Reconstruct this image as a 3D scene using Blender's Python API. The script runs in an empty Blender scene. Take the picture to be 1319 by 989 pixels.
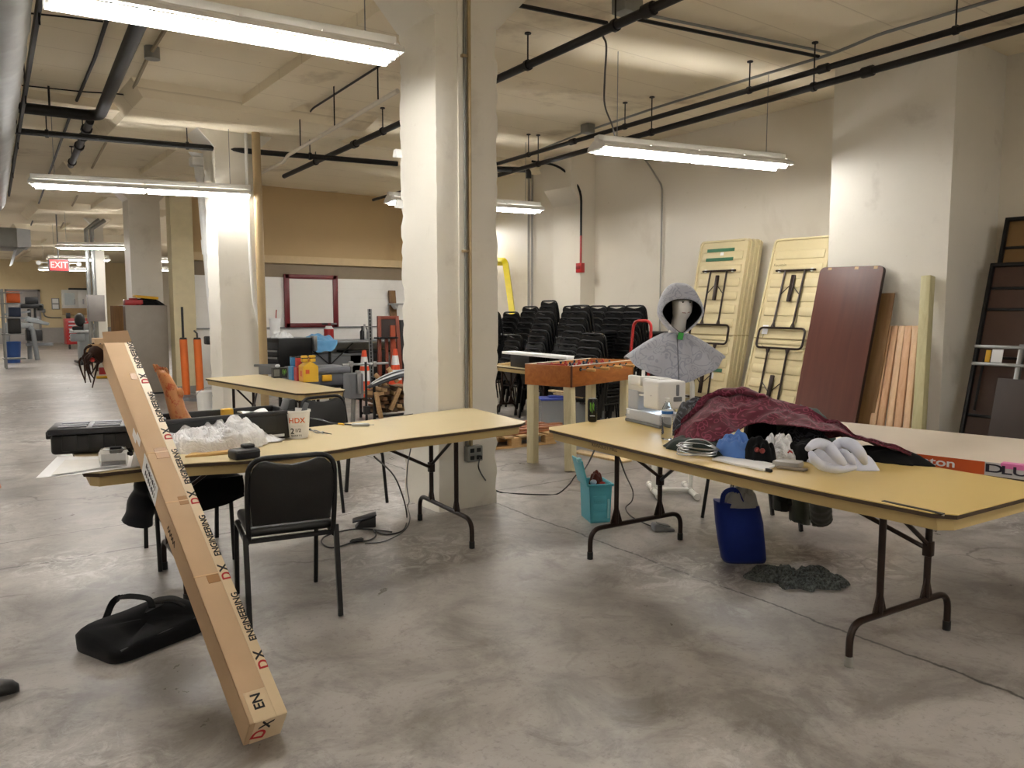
import bpy, bmesh, math, random
from mathutils import Vector, Matrix, noise, Euler
random.seed(7)
SC = bpy.context.scene
COL = SC.collection
PI = math.pi
R = math.radians

# ------------------------------------------------------------------ camera
F = 1000.0; CX = 659.5; CY = 494.5; HZ = 402.0; EYE = 1.5
TH = math.atan((CY - HZ) / F); YAW = R(36.2)

def ray(u, v):
    x = (u - CX) / F; y = -(v - CY) / F
    fy = math.cos(TH) + y * math.sin(TH); fz = -math.sin(TH) + y * math.cos(TH)
    return Vector((x * math.cos(YAW) + fy * math.sin(YAW), -x * math.sin(YAW) + fy * math.cos(YAW), fz))
def P(u, v, z=0.0):          # survey: sight line meets the level z
    d = ray(u, v); t = (z - EYE) / d.z
    return Vector((d.x * t, d.y * t, z))
def PX(u, v, X):             # sight line meets the plane x = X
    d = ray(u, v); t = X / d.x
    return Vector((X, d.y * t, EYE + d.z * t))
def PY(u, v, Y):
    d = ray(u, v); t = Y / d.y
    return Vector((d.x * t, Y, EYE + d.z * t))

cam_d = bpy.data.cameras.new('camera'); cam = bpy.data.objects.new('camera', cam_d); COL.objects.link(cam)
cam.location = (0, 0, EYE); cam.rotation_euler = (PI / 2 - TH, 0, -YAW)
cam_d.sensor_width = 36; cam_d.lens = 36 * F / 1319.0; cam_d.clip_start = 0.05; cam_d.clip_end = 200
SC.camera = cam
vs = SC.view_settings
SC.display_settings.display_device = 'sRGB'
vs.view_transform = 'Standard'; vs.look = 'None'; vs.gamma = 1.0; vs.use_curve_mapping = False
vs.exposure = 1.28

# ------------------------------------------------------------------ materials
def lin(c):
    return c / 12.92 if c <= 0.04045 else ((c + 0.055) / 1.055) ** 2.4
def rgb(*c):
    if len(c) == 1 and isinstance(c[0], str):
        h = c[0].lstrip('#'); c = [int(h[i:i + 2], 16) for i in (0, 2, 4)]
    return tuple(lin(v / 255.0) for v in c) + (1.0,)
MATS = {}
def nodes_of(name):
    m = bpy.data.materials.new(name); m.use_nodes = True
    nt = m.node_tree; b = nt.nodes['Principled BSDF']
    return m, nt, b
def mix(nt, fac, a, b):
    n = nt.nodes.new('ShaderNodeMix'); n.data_type = 'RGBA'
    for s, v in ((0, fac), (6, a), (7, b)):
        if hasattr(v, 'is_output'): nt.links.new(v, n.inputs[s])
        else: n.inputs[s].default_value = v
    return n.outputs[2]
def texco(nt, kind='Object', scale=(1, 1, 1), rot=(0, 0, 0)):
    t = nt.nodes.new('ShaderNodeTexCoord'); mp = nt.nodes.new('ShaderNodeMapping')
    mp.inputs['Scale'].default_value = scale; mp.inputs['Rotation'].default_value = rot
    nt.links.new(t.outputs[kind], mp.inputs[0]); return mp.outputs[0]
def noise_n(nt, vec, scale, detail=4, rough=0.55, dist=0.0):
    n = nt.nodes.new('ShaderNodeTexNoise'); n.inputs['Scale'].default_value = scale
    n.inputs['Detail'].default_value = detail; n.inputs['Roughness'].default_value = rough
    n.inputs['Distortion'].default_value = dist
    nt.links.new(vec, n.inputs['Vector']); return n.outputs['Fac']
def ramp(nt, fac, stops, interp='LINEAR'):
    n = nt.nodes.new('ShaderNodeValToRGB'); e = n.color_ramp.elements
    n.color_ramp.interpolation = interp
    while len(e) < len(stops): e.new(0.5)
    for i, (p, c) in enumerate(stops):
        e[i].position = p; e[i].color = c if len(c) == 4 else tuple(c) + (1,)
    nt.links.new(fac, n.inputs[0]); return n.outputs[0]
def bump(nt, b, h, strength=0.2, dist=0.01):
    n = nt.nodes.new('ShaderNodeBump'); n.inputs['Strength'].default_value = strength
    n.inputs['Distance'].default_value = dist
    nt.links.new(h, n.inputs['Height']); nt.links.new(n.outputs[0], b.inputs['Normal'])
def mth(nt, op, a, b=None, c=None):
    n = nt.nodes.new('ShaderNodeMath'); n.operation = op
    for i, v in enumerate((a, b, c)):
        if v is None: continue
        if hasattr(v, 'is_output'): nt.links.new(v, n.inputs[i])
        else: n.inputs[i].default_value = v
    return n.outputs[0]
def M(name, col=None, rough=0.6, metal=0.0, var=0.12, scale=8.0, bmp=0.0, bscale=60.0, spec=0.5, coat=0.0):
    """plain paint / plastic / metal with a little wear in colour and surface"""
    if name in MATS: return MATS[name]
    m, nt, b = nodes_of(name)
    c = rgb(col) if isinstance(col, str) else rgb(*col)
    v = texco(nt)
    f = noise_n(nt, v, scale)
    d = tuple(x * (1 - var) for x in c[:3]) + (1,); l = tuple(min(1, x * (1 + var)) for x in c[:3]) + (1,)
    nt.links.new(mix(nt, f, d, l), b.inputs['Base Color'])
    b.inputs['Roughness'].default_value = rough; b.inputs['Metallic'].default_value = metal
    b.inputs['Specular IOR Level'].default_value = spec
    b.inputs['Coat Weight'].default_value = coat
    if bmp: bump(nt, b, noise_n(nt, v, bscale, 5), bmp, 0.004)
    MATS[name] = m; return m
def wood(name, c0, c1, axis='x', scale=1.0, rough=0.55, spec=0.4):
    if name in MATS: return MATS[name]
    m, nt, b = nodes_of(name)
    s = {'x': (1.2, 14, 14), 'y': (14, 1.2, 14), 'z': (14, 14, 1.2)}[axis]
    v = texco(nt, 'Object', tuple(k * scale for k in s))
    f = noise_n(nt, v, 2.2, 6, 0.6, 0.6)
    nt.links.new(ramp(nt, f, [(0.28, rgb(c0)), (0.72, rgb(c1))]), b.inputs['Base Color'])
    b.inputs['Roughness'].default_value = rough; b.inputs['Specular IOR Level'].default_value = spec
    bump(nt, b, f, 0.08, 0.003)
    MATS[name] = m; return m
def fabric(name, c0, c1=None, rough=0.9, scale=7, weave=260, pattern=None, pcol=None, sheen=0.2):
    if name in MATS: return MATS[name]
    m, nt, b = nodes_of(name); c1 = c1 or c0
    v = texco(nt)
    base = mix(nt, noise_n(nt, v, scale, 4), rgb(c0), rgb(c1))
    if pattern:                      # curling scroll-work woven into the cloth
        d = noise_n(nt, v, pattern * 0.55, 1, 0.4)
        vv = nt.nodes.new('ShaderNodeVectorMath'); vv.operation = 'MULTIPLY_ADD'
        nz = nt.nodes.new('ShaderNodeTexNoise'); nz.inputs['Scale'].default_value = pattern * 0.8; nz.inputs['Detail'].default_value = 0
        nt.links.new(v, nz.inputs['Vector'])
        nt.links.new(nz.outputs['Color'], vv.inputs[0]); vv.inputs[1].default_value = (0.9 / pattern * 3,) * 3
        nt.links.new(v, vv.inputs[2])
        vo = nt.nodes.new('ShaderNodeTexVoronoi'); vo.inputs['Scale'].default_value = pattern; vo.feature = 'F1'
        nt.links.new(vv.outputs[0], vo.inputs['Vector'])
        s = mth(nt, 'SINE', mth(nt, 'MULTIPLY', vo.outputs['Distance'], 15.0))
        k = ramp(nt, s, [(0.55, (0, 0, 0)), (0.75, (1, 1, 1))])
        base = mix(nt, k, base, rgb(pcol))
    nt.links.new(base, b.inputs['Base Color'])
    b.inputs['Roughness'].default_value = rough; b.inputs['Sheen Weight'].default_value = sheen
    b.inputs['Specular IOR Level'].default_value = 0.2
    bump(nt, b, noise_n(nt, v, weave, 2), 0.25, 0.002)
    MATS[name] = m; return m
def emit(name, col, strength, base=(0.8, 0.8, 0.8)):
    if name in MATS: return MATS[name]
    m, nt, b = nodes_of(name)
    b.inputs['Base Color'].default_value = tuple(base) + (1,)
    b.inputs['Emission Color'].default_value = tuple(col) + (1,); b.inputs['Emission Strength'].default_value = strength
    MATS[name] = m; return m
def glassy(name, col, rough=0.05, trans=1.0, ior=1.35, alpha=1.0):
    if name in MATS: return MATS[name]
    m, nt, b = nodes_of(name)
    v = texco(nt); c = rgb(col)
    nt.links.new(mix(nt, noise_n(nt, v, 9), c, tuple(x * .94 for x in c[:3]) + (1,)), b.inputs['Base Color'])
    b.inputs['Roughness'].default_value = rough; b.inputs['Transmission Weight'].default_value = trans
    b.inputs['IOR'].default_value = ior; b.inputs['Alpha'].default_value = alpha
    MATS[name] = m; return m

# ------------------------------------------------------------------ mesh building
def fillet(pts, r, n=5):
    pts = [Vector(p) for p in pts]; out = [pts[0]]
    for i in range(1, len(pts) - 1):
        a, b, c = pts[i - 1], pts[i], pts[i + 1]
        d1 = (a - b); d2 = (c - b); l = min(r, d1.length * .49, d2.length * .49)
        p1 = b + d1.normalized() * l; p2 = b + d2.normalized() * l
        for k in range(n + 1):
            t = k / n
            out.append(p1 * (1 - t) ** 2 + b * 2 * t * (1 - t) + p2 * t * t)
    out.append(pts[-1]); return out
def spline(pts, n=8):
    pts = [Vector(p) for p in pts]
    q = [pts[0] * 2 - pts[1]] + pts + [pts[-1] * 2 - pts[-2]]
    out = []
    for i in range(1, len(q) - 2):
        a, b, c, d = q[i - 1:i + 3]
        for k in range(n):
            t = k / n
            out.append(0.5 * ((2 * b) + (c - a) * t + (2 * a - 5 * b + 4 * c - d) * t * t + (3 * b - a - 3 * c + d) * t ** 3))
    out.append(pts[-1]); return out
class MB:
    def __init__(s): s.bm = bmesh.new(); s.mi = 0
    def _merge(s, t, mat=None):
        if mat is not None: bmesh.ops.transform(t, matrix=mat, verts=t.verts)
        for f in t.faces: f.material_index = s.mi
        me = bpy.data.meshes.new('tmp'); t.to_mesh(me); t.free()
        s.bm.from_mesh(me); bpy.data.meshes.remove(me); return s
    def box(s, x0, x1, y0, y1, z0, z1, bev=0.0, seg=2, mat=None):
        t = bmesh.new(); bmesh.ops.create_cube(t, size=1)
        for v in t.verts:
            v.co = Vector(((x0 + x1) / 2 + v.co.x * abs(x1 - x0), (y0 + y1) / 2 + v.co.y * abs(y1 - y0), (z0 + z1) / 2 + v.co.z * abs(z1 - z0)))
        if bev: bmesh.ops.bevel(t, geom=t.edges[:], offset=bev, segments=seg, profile=.5, affect='EDGES')
        return s._merge(t, mat)
    def cbox(s, c, size, rot=(0, 0, 0), bev=0.0, seg=2):
        mt = Matrix.Translation(Vector(c)) @ Euler(rot).to_matrix().to_4x4()
        a, b, d = (k / 2 for k in size)
        return s.box(-a, a, -b, b, -d, d, bev, seg, mt)
    def beam(s, p0, p1, w, h, up=(0, 0, 1), bev=0.0):      # a bar of section w x h from p0 to p1
        p0 = Vector(p0); p1 = Vector(p1); y = (p1 - p0).normalized(); u = Vector(up)
        x = y.cross(u)
        if x.length < 1e-4: x = y.cross(Vector((1, 0, 0)))
        x.normalize(); z = x.cross(y)
        mt = Matrix((x, y, z)).transposed().to_4x4(); mt.translation = (p0 + p1) / 2
        l = (p1 - p0).length / 2
        return s.box(-w / 2, w / 2, -l, l, -h / 2, h / 2, bev, 2, mt)
    def tube(s, pts, r, seg=8, cap=True, closed=False):
        pts = [Vector(p) for p in pts]; n = len(pts); rr = r if isinstance(r, (list, tuple)) else [r] * n
        t = bmesh.new(); rings = []; prev = None
        for i in range(n):
            a = pts[i - 1] if (i or closed) else pts[0]; c = pts[(i + 1) % n] if (i < n - 1 or closed) else pts[-1]
            d = (c - a)
            if d.length < 1e-9: d = Vector((0, 0, 1))
            d.normalize()
            if prev is None:
                u = d.cross(Vector((0, 0, 1)))
                if u.length < 1e-3: u = d.cross(Vector((1, 0, 0)))
            else:
                u = prev - d * prev.dot(d)
                if u.length < 1e-4: u = d.cross(Vector((0, .3, 1)))
            u.normalize(); prev = u; w = d.cross(u)
            rings.append([t.verts.new(pts[i] + (u * math.cos(2 * PI * k / seg) + w * math.sin(2 * PI * k / seg)) * rr[i]) for k in range(seg)])
        m = n if closed else n - 1
        for i in range(m):
            A = rings[i]; B = rings[(i + 1) % n]
            for k in range(seg): t.faces.new((A[k], A[(k + 1) % seg], B[(k + 1) % seg], B[k]))
        if cap and not closed: t.faces.new(rings[0][::-1]); t.faces.new(rings[-1])
        bmesh.ops.recalc_face_normals(t, faces=t.faces[:])
        return s._merge(t)
    def cyl(s, p0, p1, r, seg=12, r1=None): return s.tube([p0, p1], [r, r if r1 is None else r1], seg)
    def lathe(s, prof, seg=20, c=(0, 0, 0), mat=None):
        t = bmesh.new(); rings = []
        for (r, z) in prof:
            if r < 1e-6: rings.append([t.verts.new((c[0], c[1], c[2] + z))])
            else: rings.append([t.verts.new((c[0] + r * math.cos(2 * PI * k / seg), c[1] + r * math.sin(2 * PI * k / seg), c[2] + z)) for k in range(seg)])
        for A, B in zip(rings, rings[1:]):
            for k in range(seg):
                q = [A[k % len(A)], A[(k + 1) % len(A)], B[(k + 1) % len(B)], B[k % len(B)]]
                f = []
                for v in q:
                    if v not in f: f.append(v)
                if len(f) > 2: t.faces.new(f)
        for rg in (rings[0], rings[-1]):
            if len(rg) > 2: t.faces.new(rg)
        bmesh.ops.recalc_face_normals(t, faces=t.faces[:])
        return s._merge(t, mat)
    def prism(s, poly, z0, z1, axis='z', bev=0.0, mat=None):
        t = bmesh.new()
        def co(p, h): return {'z': (p[0], p[1], h), 'y': (p[0], h, p[1]), 'x': (h, p[0], p[1])}[axis]
        a = [t.verts.new(co(p, z0)) for p in poly]; b = [t.verts.new(co(p, z1)) for p in poly]; n = len(poly)
        t.faces.new(a); t.faces.new(b)
        for i in range(n): t.faces.new((a[i], a[(i + 1) % n], b[(i + 1) % n], b[i]))
        bmesh.ops.recalc_face_normals(t, faces=t.faces[:])
        if bev: bmesh.ops.bevel(t, geom=t.edges[:], offset=bev, segments=2, profile=.5, affect='EDGES')
        return s._merge(t, mat)
    def grid(s, nu, nv, f, thick=0.0, mat=None):
        t = bmesh.new()
        g = [[t.verts.new(f(i / nu, j / nv)) for j in range(nv + 1)] for i in range(nu + 1)]
        for i in range(nu):
            for j in range(nv): t.faces.new((g[i][j], g[i + 1][j], g[i + 1][j + 1], g[i][j + 1]))
        bmesh.ops.recalc_face_normals(t, faces=t.faces[:])
        if thick:
            t.normal_update()
            lo = [[t.verts.new(v.co - v.normal * thick) for v in row] for row in g]
            for i in range(nu):
                for j in range(nv): t.faces.new((lo[i][j], lo[i][j + 1], lo[i + 1][j + 1], lo[i + 1][j]))
            for i in range(nu):
                t.faces.new((g[i][0], lo[i][0], lo[i + 1][0], g[i + 1][0])); t.faces.new((g[i][nv], g[i + 1][nv], lo[i + 1][nv], lo[i][nv]))
            for j in range(nv):
                t.faces.new((g[0][j], g[0][j + 1], lo[0][j + 1], lo[0][j])); t.faces.new((g[nu][j], lo[nu][j], lo[nu][j + 1], g[nu][j + 1]))
            bmesh.ops.recalc_face_normals(t, faces=t.faces[:])
        return s._merge(t, mat)
    def ball(s, c, r, seg=14, rings=9):
        r = r if isinstance(r, (tuple, list)) else (r, r, r)
        t = bmesh.new(); bmesh.ops.create_uvsphere(t, u_segments=seg, v_segments=rings, radius=1)
        mt = Matrix.Translation(Vector(c)) @ Matrix.Diagonal((r[0], r[1], r[2], 1))
        return s._merge(t, mt)
    def build(s, name, mat, parent=None, w=True, smooth=True, ang=38, origin=None):
        bm = s.bm
        if parent is not None:
            if w: bmesh.ops.transform(bm, matrix=WM(parent).inverted(), verts=bm.verts)
            o = None
        else:
            xs = [v.co.x for v in bm.verts]; ys = [v.co.y for v in bm.verts]; zs = [v.co.z for v in bm.verts]
            o = Vector(origin) if origin else Vector(((min(xs) + max(xs)) / 2, (min(ys) + max(ys)) / 2, min(zs)))
            bmesh.ops.translate(bm, verts=bm.verts, vec=-o)
        me = bpy.data.meshes.new(name); bm.to_mesh(me); bm.free()
        for mm in (mat if isinstance(mat, (list, tuple)) else [mat]): me.materials.append(mm)
        if smooth:
            me.shade_smooth(); me.set_sharp_from_angle(angle=R(ang))
        ob = bpy.data.objects.new(name, me); COL.objects.link(ob)
        if parent is not None: ob.parent = parent
        else: ob.location = o
        return ob
def WM(o):
    m = o.matrix_basis.copy()
    while o.parent is not None:
        o = o.parent; m = o.matrix_basis @ m
    return m
def tag(o, label, cat, group=None, kind=None):
    o['label'] = label; o['category'] = cat
    if group: o['group'] = group
    if kind: o['kind'] = kind
    return o
def thing(name, label, cat, loc=(0, 0, 0), rz=0.0, group=None):
    o = bpy.data.objects.new(name, None); o.empty_display_size = .1; COL.objects.link(o)
    o.location = Vector(loc); o.rotation_euler = (0, 0, rz)
    return tag(o, label, cat, group)
def struct(o, label=None, cat=None):
    o['kind'] = 'structure'
    if label: o['label'] = label
    if cat: o['category'] = cat
    return o
def dup(root, loc=None, rz=None, label=None, group=None, rot=None):
    def cp(o, par):
        c = o.copy(); COL.objects.link(c); c.parent = par
        for ch in o.children: cp(ch, c)
        return c
    r = cp(root, None)
    if loc is not None: r.location = Vector(loc)
    if rz is not None: r.rotation_euler = (0, 0, rz)
    if rot is not None: r.rotation_euler = rot
    if label: r['label'] = label
    if group: r['group'] = group
    return r
def text_mesh(body, size, extrude=0.0006, bold=False, space=1.0):
    cu = bpy.data.curves.new('lettering', 'FONT'); cu.body = body; cu.size = size; cu.extrude = extrude
    cu.align_x = 'CENTER'; cu.align_y = 'CENTER'; cu.space_character = space
    if bold: cu.offset = size * 0.018
    o = bpy.data.objects.new('lettering', cu); COL.objects.link(o)
    dg = bpy.context.evaluated_depsgraph_get(); dg.update()
    me = bpy.data.meshes.new_from_object(o.evaluated_get(dg))
    bpy.data.objects.remove(o); bpy.data.curves.remove(cu); me.name = 'lettering'
    return me
def text(body, size, mat, parent, origin, right, up, name='lettering', bold=False, sx=1.0, space=1.0, fold=None):
    """lettering lying on a surface: world origin, reading direction, up direction"""
    me = text_mesh(body, size, bold=bold, space=space)
    x = Vector(right).normalized(); y = Vector(up); y = (y - x * y.dot(x)).normalized(); z = x.cross(y)
    m = Matrix((x * sx, y, z)).transposed().to_4x4(); m.translation = Vector(origin) + z * 0.0008
    if fold:                     # the print wraps over an edge: (point on the edge, direction outwards, direction down)
        me.transform(m); bm = bmesh.new(); bm.from_mesh(me); e0, od, dn = fold
        bmesh.ops.bisect_plane(bm, geom=bm.verts[:] + bm.edges[:] + bm.faces[:], plane_co=e0, plane_no=od)
        for v in bm.verts:
            s_ = (v.co - e0).dot(od)
            if s_ > 1e-6:
                lift_ = -(v.co - e0).dot(dn); v.co += od * (lift_ - s_) + dn * (s_ + lift_ * 1.0)
        bm.to_mesh(me); bm.free(); me.transform(WM(parent).inverted())
    else: me.transform(WM(parent).inverted() @ m)
    me.materials.append(mat)
    ob = bpy.data.objects.new(name, me); COL.objects.link(ob); ob.parent = parent
    return ob
def N3(x, y, z=0.0): return noise.noise(Vector((x, y, z)))

# shared materials
cream = (222, 203, 166)
m_black = M('black_plastic', '#131314', .45, var=.2)
m_blacksteel = M('black_steel', '#161617', .38, .3, var=.15)
m_vinyl = M('black_vinyl', '#0a0a0b', .42, var=.2, bmp=.15, bscale=180)
m_brownsteel = M('dark_brown_steel', '#2b1d17', .35, .35)
m_steel = M('bare_steel', '#a9aaab', .35, .9)
m_galv = M('galvanized_steel', '#8e8f8d', .42, .8, var=.2)
m_white = M('white_plastic', '#e9e9e6', .4, var=.04)
m_pipeblack = M('black_iron_pipe', '#14110f', .5, .3)
m_grey = M('grey_plastic', '#6d6f72', .5)
m_paper = M('white_paper', '#efefef', .8, var=.03)
m_card = M('cardboard', '#c6a886', .85, var=.1, scale=5, bmp=.05)
m_tape = M('tan_tape', '#a67a48', .35, var=.08)
m_beige = M('beige_laminate', '#d0bf97', .42, var=.07, scale=3)
m_beigeedge = M('beige_molded_edge', '#bfa771', .5, var=.08)
m_edge = M('dark_core_edge', '#40301f', .7, var=.3, scale=30)
m_red = M('red_paint', '#a31f1d', .4)
m_orange = M('orange_plastic', '#dc6420', .5)
m_blackcloth = fabric('black_cloth', '#08080a', '#111113', sheen=.05)
m_pine = wood('pine_wood', '#c7a878', '#e0c99c', 'z')
m_ink = M('black_ink', '#17161a', .7, var=.05)
m_redink = M('red_ink', '#b51d26', .7, var=.05)
# ------------------------------------------------------------------ room materials
def floor_mat():
    m, nt, b = nodes_of('worn_concrete'); v = texco(nt)
    big = noise_n(nt, v, 0.45, 5, .6, .4); mid = noise_n(nt, v, 2.3, 7, .68, .5); fine = noise_n(nt, v, 38, 4, .7)
    c = ramp(nt, big, [(.3, rgb('#8f8983')), (.52, rgb('#a7a19b')), (.72, rgb('#b8b4b0'))])
    c = mix(nt, mth(nt, 'MULTIPLY', ramp(nt, mid, [(.38, (1, 1, 1)), (.56, (0, 0, 0))]), .75), c, rgb('#6e6862'))
    c = mix(nt, mth(nt, 'MULTIPLY', ramp(nt, mid, [(.58, (0, 0, 0)), (.75, (1, 1, 1))]), .5), c, rgb('#b9b5b0'))
    c = mix(nt, mth(nt, 'MULTIPLY', ramp(nt, fine, [(.33, (1, 1, 1)), (.45, (0, 0, 0))]), .35), c, rgb('#625d57'))
    # joints and cracks
    sp = nt.nodes.new('ShaderNodeSeparateXYZ'); nt.links.new(v, sp.inputs[0])
    wob = mth(nt, 'MULTIPLY', mth(nt, 'SUBTRACT', noise_n(nt, v, 2.2, 6, .7), .5), .12)
    def line(coord, at, w, slope=0.0, other=None):
        d = mth(nt, 'SUBTRACT', coord, at)
        if slope: d = mth(nt, 'SUBTRACT', d, mth(nt, 'MULTIPLY', other, slope))
        d = mth(nt, 'ABSOLUTE', mth(nt, 'ADD', d, wob))
        return ramp(nt, d, [(w * .5, (1, 1, 1)), (w, (0, 0, 0))])
    X, Y = sp.outputs[0], sp.outputs[1]
    for (cd, at, w, sl, ot, col, k) in ((X, 3.30, .010, 0.03, Y, '#2f2b27', .9), (Y, 5.35, .012, -.02, X, '#332f2b', .8), (Y, 5.95, .010, .04, X, '#3a3631', .7),
                          (Y, 11.4, .02, 0, None, '#57524c', .6), (X, 8.9, .01, 0, None, '#332f2b', .8), (Y, 9.0, .014, .05, X, '#55504a', .6)):
        c = mix(nt, mth(nt, 'MULTIPLY', line(cd, at, w, sl, ot), k), c, rgb(col))
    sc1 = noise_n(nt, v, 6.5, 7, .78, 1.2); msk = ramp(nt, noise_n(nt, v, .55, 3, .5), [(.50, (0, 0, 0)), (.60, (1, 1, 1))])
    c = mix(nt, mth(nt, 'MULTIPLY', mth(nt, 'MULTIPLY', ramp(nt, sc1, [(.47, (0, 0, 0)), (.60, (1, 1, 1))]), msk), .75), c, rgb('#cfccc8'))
    c = mix(nt, mth(nt, 'MULTIPLY', ramp(nt, noise_n(nt, v, 3.4, 8, .75, .8), [(.54, (0, 0, 0)), (.68, (1, 1, 1))]), .6), c, rgb('#645d56'))
    vo = nt.nodes.new('ShaderNodeTexVoronoi'); vo.feature = 'DISTANCE_TO_EDGE'; vo.inputs['Scale'].default_value = .55
    wv = nt.nodes.new('ShaderNodeVectorMath'); wv.operation = 'ADD'
    nz = nt.nodes.new('ShaderNodeTexNoise'); nz.inputs['Scale'].default_value = 1.6; nz.inputs['Detail'].default_value = 6
    nt.links.new(v, nz.inputs['Vector']); nt.links.new(v, wv.inputs[0]); nt.links.new(nz.outputs['Color'], wv.inputs[1])
    nt.links.new(wv.outputs[0], vo.inputs['Vector'])
    cr = ramp(nt, vo.outputs['Distance'], [(.003, (1, 1, 1)), (.009, (0, 0, 0))])
    cr = mth(nt, 'MULTIPLY', cr, ramp(nt, noise_n(nt, v, .8, 2), [(.5, (0, 0, 0)), (.62, (.7, .7, .7))]))
    c = mix(nt, cr, c, rgb('#59534d'))
    nt.links.new(c, b.inputs['Base Color'])
    nt.links.new(ramp(nt, mid, [(.3, (.26,) * 3), (.7, (.52,) * 3)]), b.inputs['Roughness'])
    b.inputs['Specular IOR Level'].default_value = .45
    bump(nt, b, mth(nt, 'ADD', mth(nt, 'MULTIPLY', mid, .8), mth(nt, 'MULTIPLY', fine, .15)), .18, .01)
    return m
def plaster(name, c, stain, amount=.5, rough=.55, lines=None, sc=1.0):
    m, nt, b = nodes_of(name); v = texco(nt)
    a = noise_n(nt, v, .8 * sc, 6, .62, .3); f = noise_n(nt, v, 9 * sc, 6, .7)
    k = mix(nt, a, rgb(c), tuple(x * .9 for x in rgb(c)[:3]) + (1,))
    k = mix(nt, mth(nt, 'MULTIPLY', ramp(nt, a, [(.58, (0, 0, 0)), (.76, (1, 1, 1))]), amount), k, rgb(stain))
    k = mix(nt, mth(nt, 'MULTIPLY', ramp(nt, f, [(.66, (0, 0, 0)), (.74, (1, 1, 1))]), amount * .8), k, rgb(stain))
    if lines:        # board marks of the formwork / block courses along one axis
        sp = nt.nodes.new('ShaderNodeSeparateXYZ'); nt.links.new(v, sp.inputs[0])
        s = mth(nt, 'FRACT', mth(nt, 'ADD', mth(nt, 'MULTIPLY', sp.outputs[lines[0]], 1 / lines[1]), mth(nt, 'MULTIPLY', a, .05)))
        k = mix(nt, mth(nt, 'MULTIPLY', ramp(nt, s, [(.0, (1, 1, 1)), (.03, (0, 0, 0))]), lines[2]), k, rgb(stain))
    nt.links.new(k, b.inputs['Base Color']); b.inputs['Roughness'].default_value = rough
    bump(nt, b, mth(nt, 'ADD', a, mth(nt, 'MULTIPLY', f, .3)), .25, .02)
    return m
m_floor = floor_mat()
m_ceil = plaster('ceiling_paint', '#f1e5cb', '#8a6f46', .75, .8, (1, .62, .35))
m_wall = plaster('cream_wall_paint', '#e9e1d1', '#a8946e', .3, .5)
m_wallwhite = plaster('white_wall_paint', '#f3f1ec', '#b3aca0', .3, .5, (2, .2, .25))
m_wallfar = plaster('far_wall_paint', '#e3cfa3', '#b89a66', .3, .6)
m_column = plaster('chipped_column_paint', '#e9e4d8', '#93836a', .35, .42, None, 2.2)
m_stripe = M('brown_stripe_paint', '#8a7a63', .6)
ZC = 3.98; XR = 8.5; XL = -5.0; YF = 44.0; YB = -4.0

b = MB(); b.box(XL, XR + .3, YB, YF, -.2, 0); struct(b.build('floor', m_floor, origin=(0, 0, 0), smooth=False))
b = MB(); b.box(XL, XR + .3, YB, YF, ZC, ZC + .25); CEIL = struct(b.build('ceiling', m_ceil, origin=(0, 0, ZC), smooth=False))
b = MB(); b.box(XR, XR + .3, YB, YF, 0, ZC); struct(b.build('wall_right', m_wall, smooth=False))
b = MB(); b.box(XL - .3, XL, YB, YF, 0, ZC); struct(b.build('wall_left', m_wall, smooth=False))
b = MB(); b.box(XL - .3, XR + .3, YF, YF + .3, 0, ZC); struct(b.build('wall_far', m_wallfar, smooth=False))
b = MB(); b.box(XL - .3, XR + .3, YB - .3, YB, 0, ZC); struct(b.build('wall_rear', m_wall, smooth=False))
# cross wall closing the bay behind the tables: white block below, brown band, cream above
YW = 15.45
wb = MB(); wb.box(3.62, XR, YW, YW + .25, 2.2, ZC); wb = struct(wb.build('wall_back', plaster('tan_wall_paint', '#bfa478', '#8f7449', .3, .6), smooth=False))
b = MB(); b.box(3.62, XR, YW - .02, YW + .22, 0, 2.2); b.build('white_block_courses', m_wallwhite, wb, smooth=False)
b = MB(); b.box(3.62, XR, YW - .03, YW - .001, 2.2, 2.46); b.build('brown_band', m_stripe, wb, smooth=False)
b = MB(); b.box(3.62, XR, YW - .16, YW - .001, 2.47, 2.62); b.build('ledge', M('tan_ledge_paint', '#cbb48a', .6), wb, smooth=False)
# right-hand pier and pilaster
b = MB()
b.prism([(7.5, 3.46), (7.5, 4.66), (8.5, 4.66), (8.5, 3.46)], 0, ZC)
struct(b.build('trim_1', m_column, smooth=False), 'wide cream painted concrete pier on the right wall', 'pier')
b = MB(); b.box(8.2, 8.5, 9.37, 10.05, 0, ZC)
b.prism([(9.37, 3.45), (10.05, 3.45), (10.05, ZC), (9.37, ZC)], 8.0, 8.2, 'x')
b.prism([(8.0, 3.45), (8.2, 3.45), (8.2, 3.2)], 9.37, 10.05, 'y')
b.prism([(10.05, 3.3), (10.5, ZC), (10.05, ZC)], 8.2, 8.5, 'x')
struct(b.build('trim_2', m_wall, smooth=False), 'pilaster against the right wall behind the stacked chairs', 'pilaster')
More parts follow.
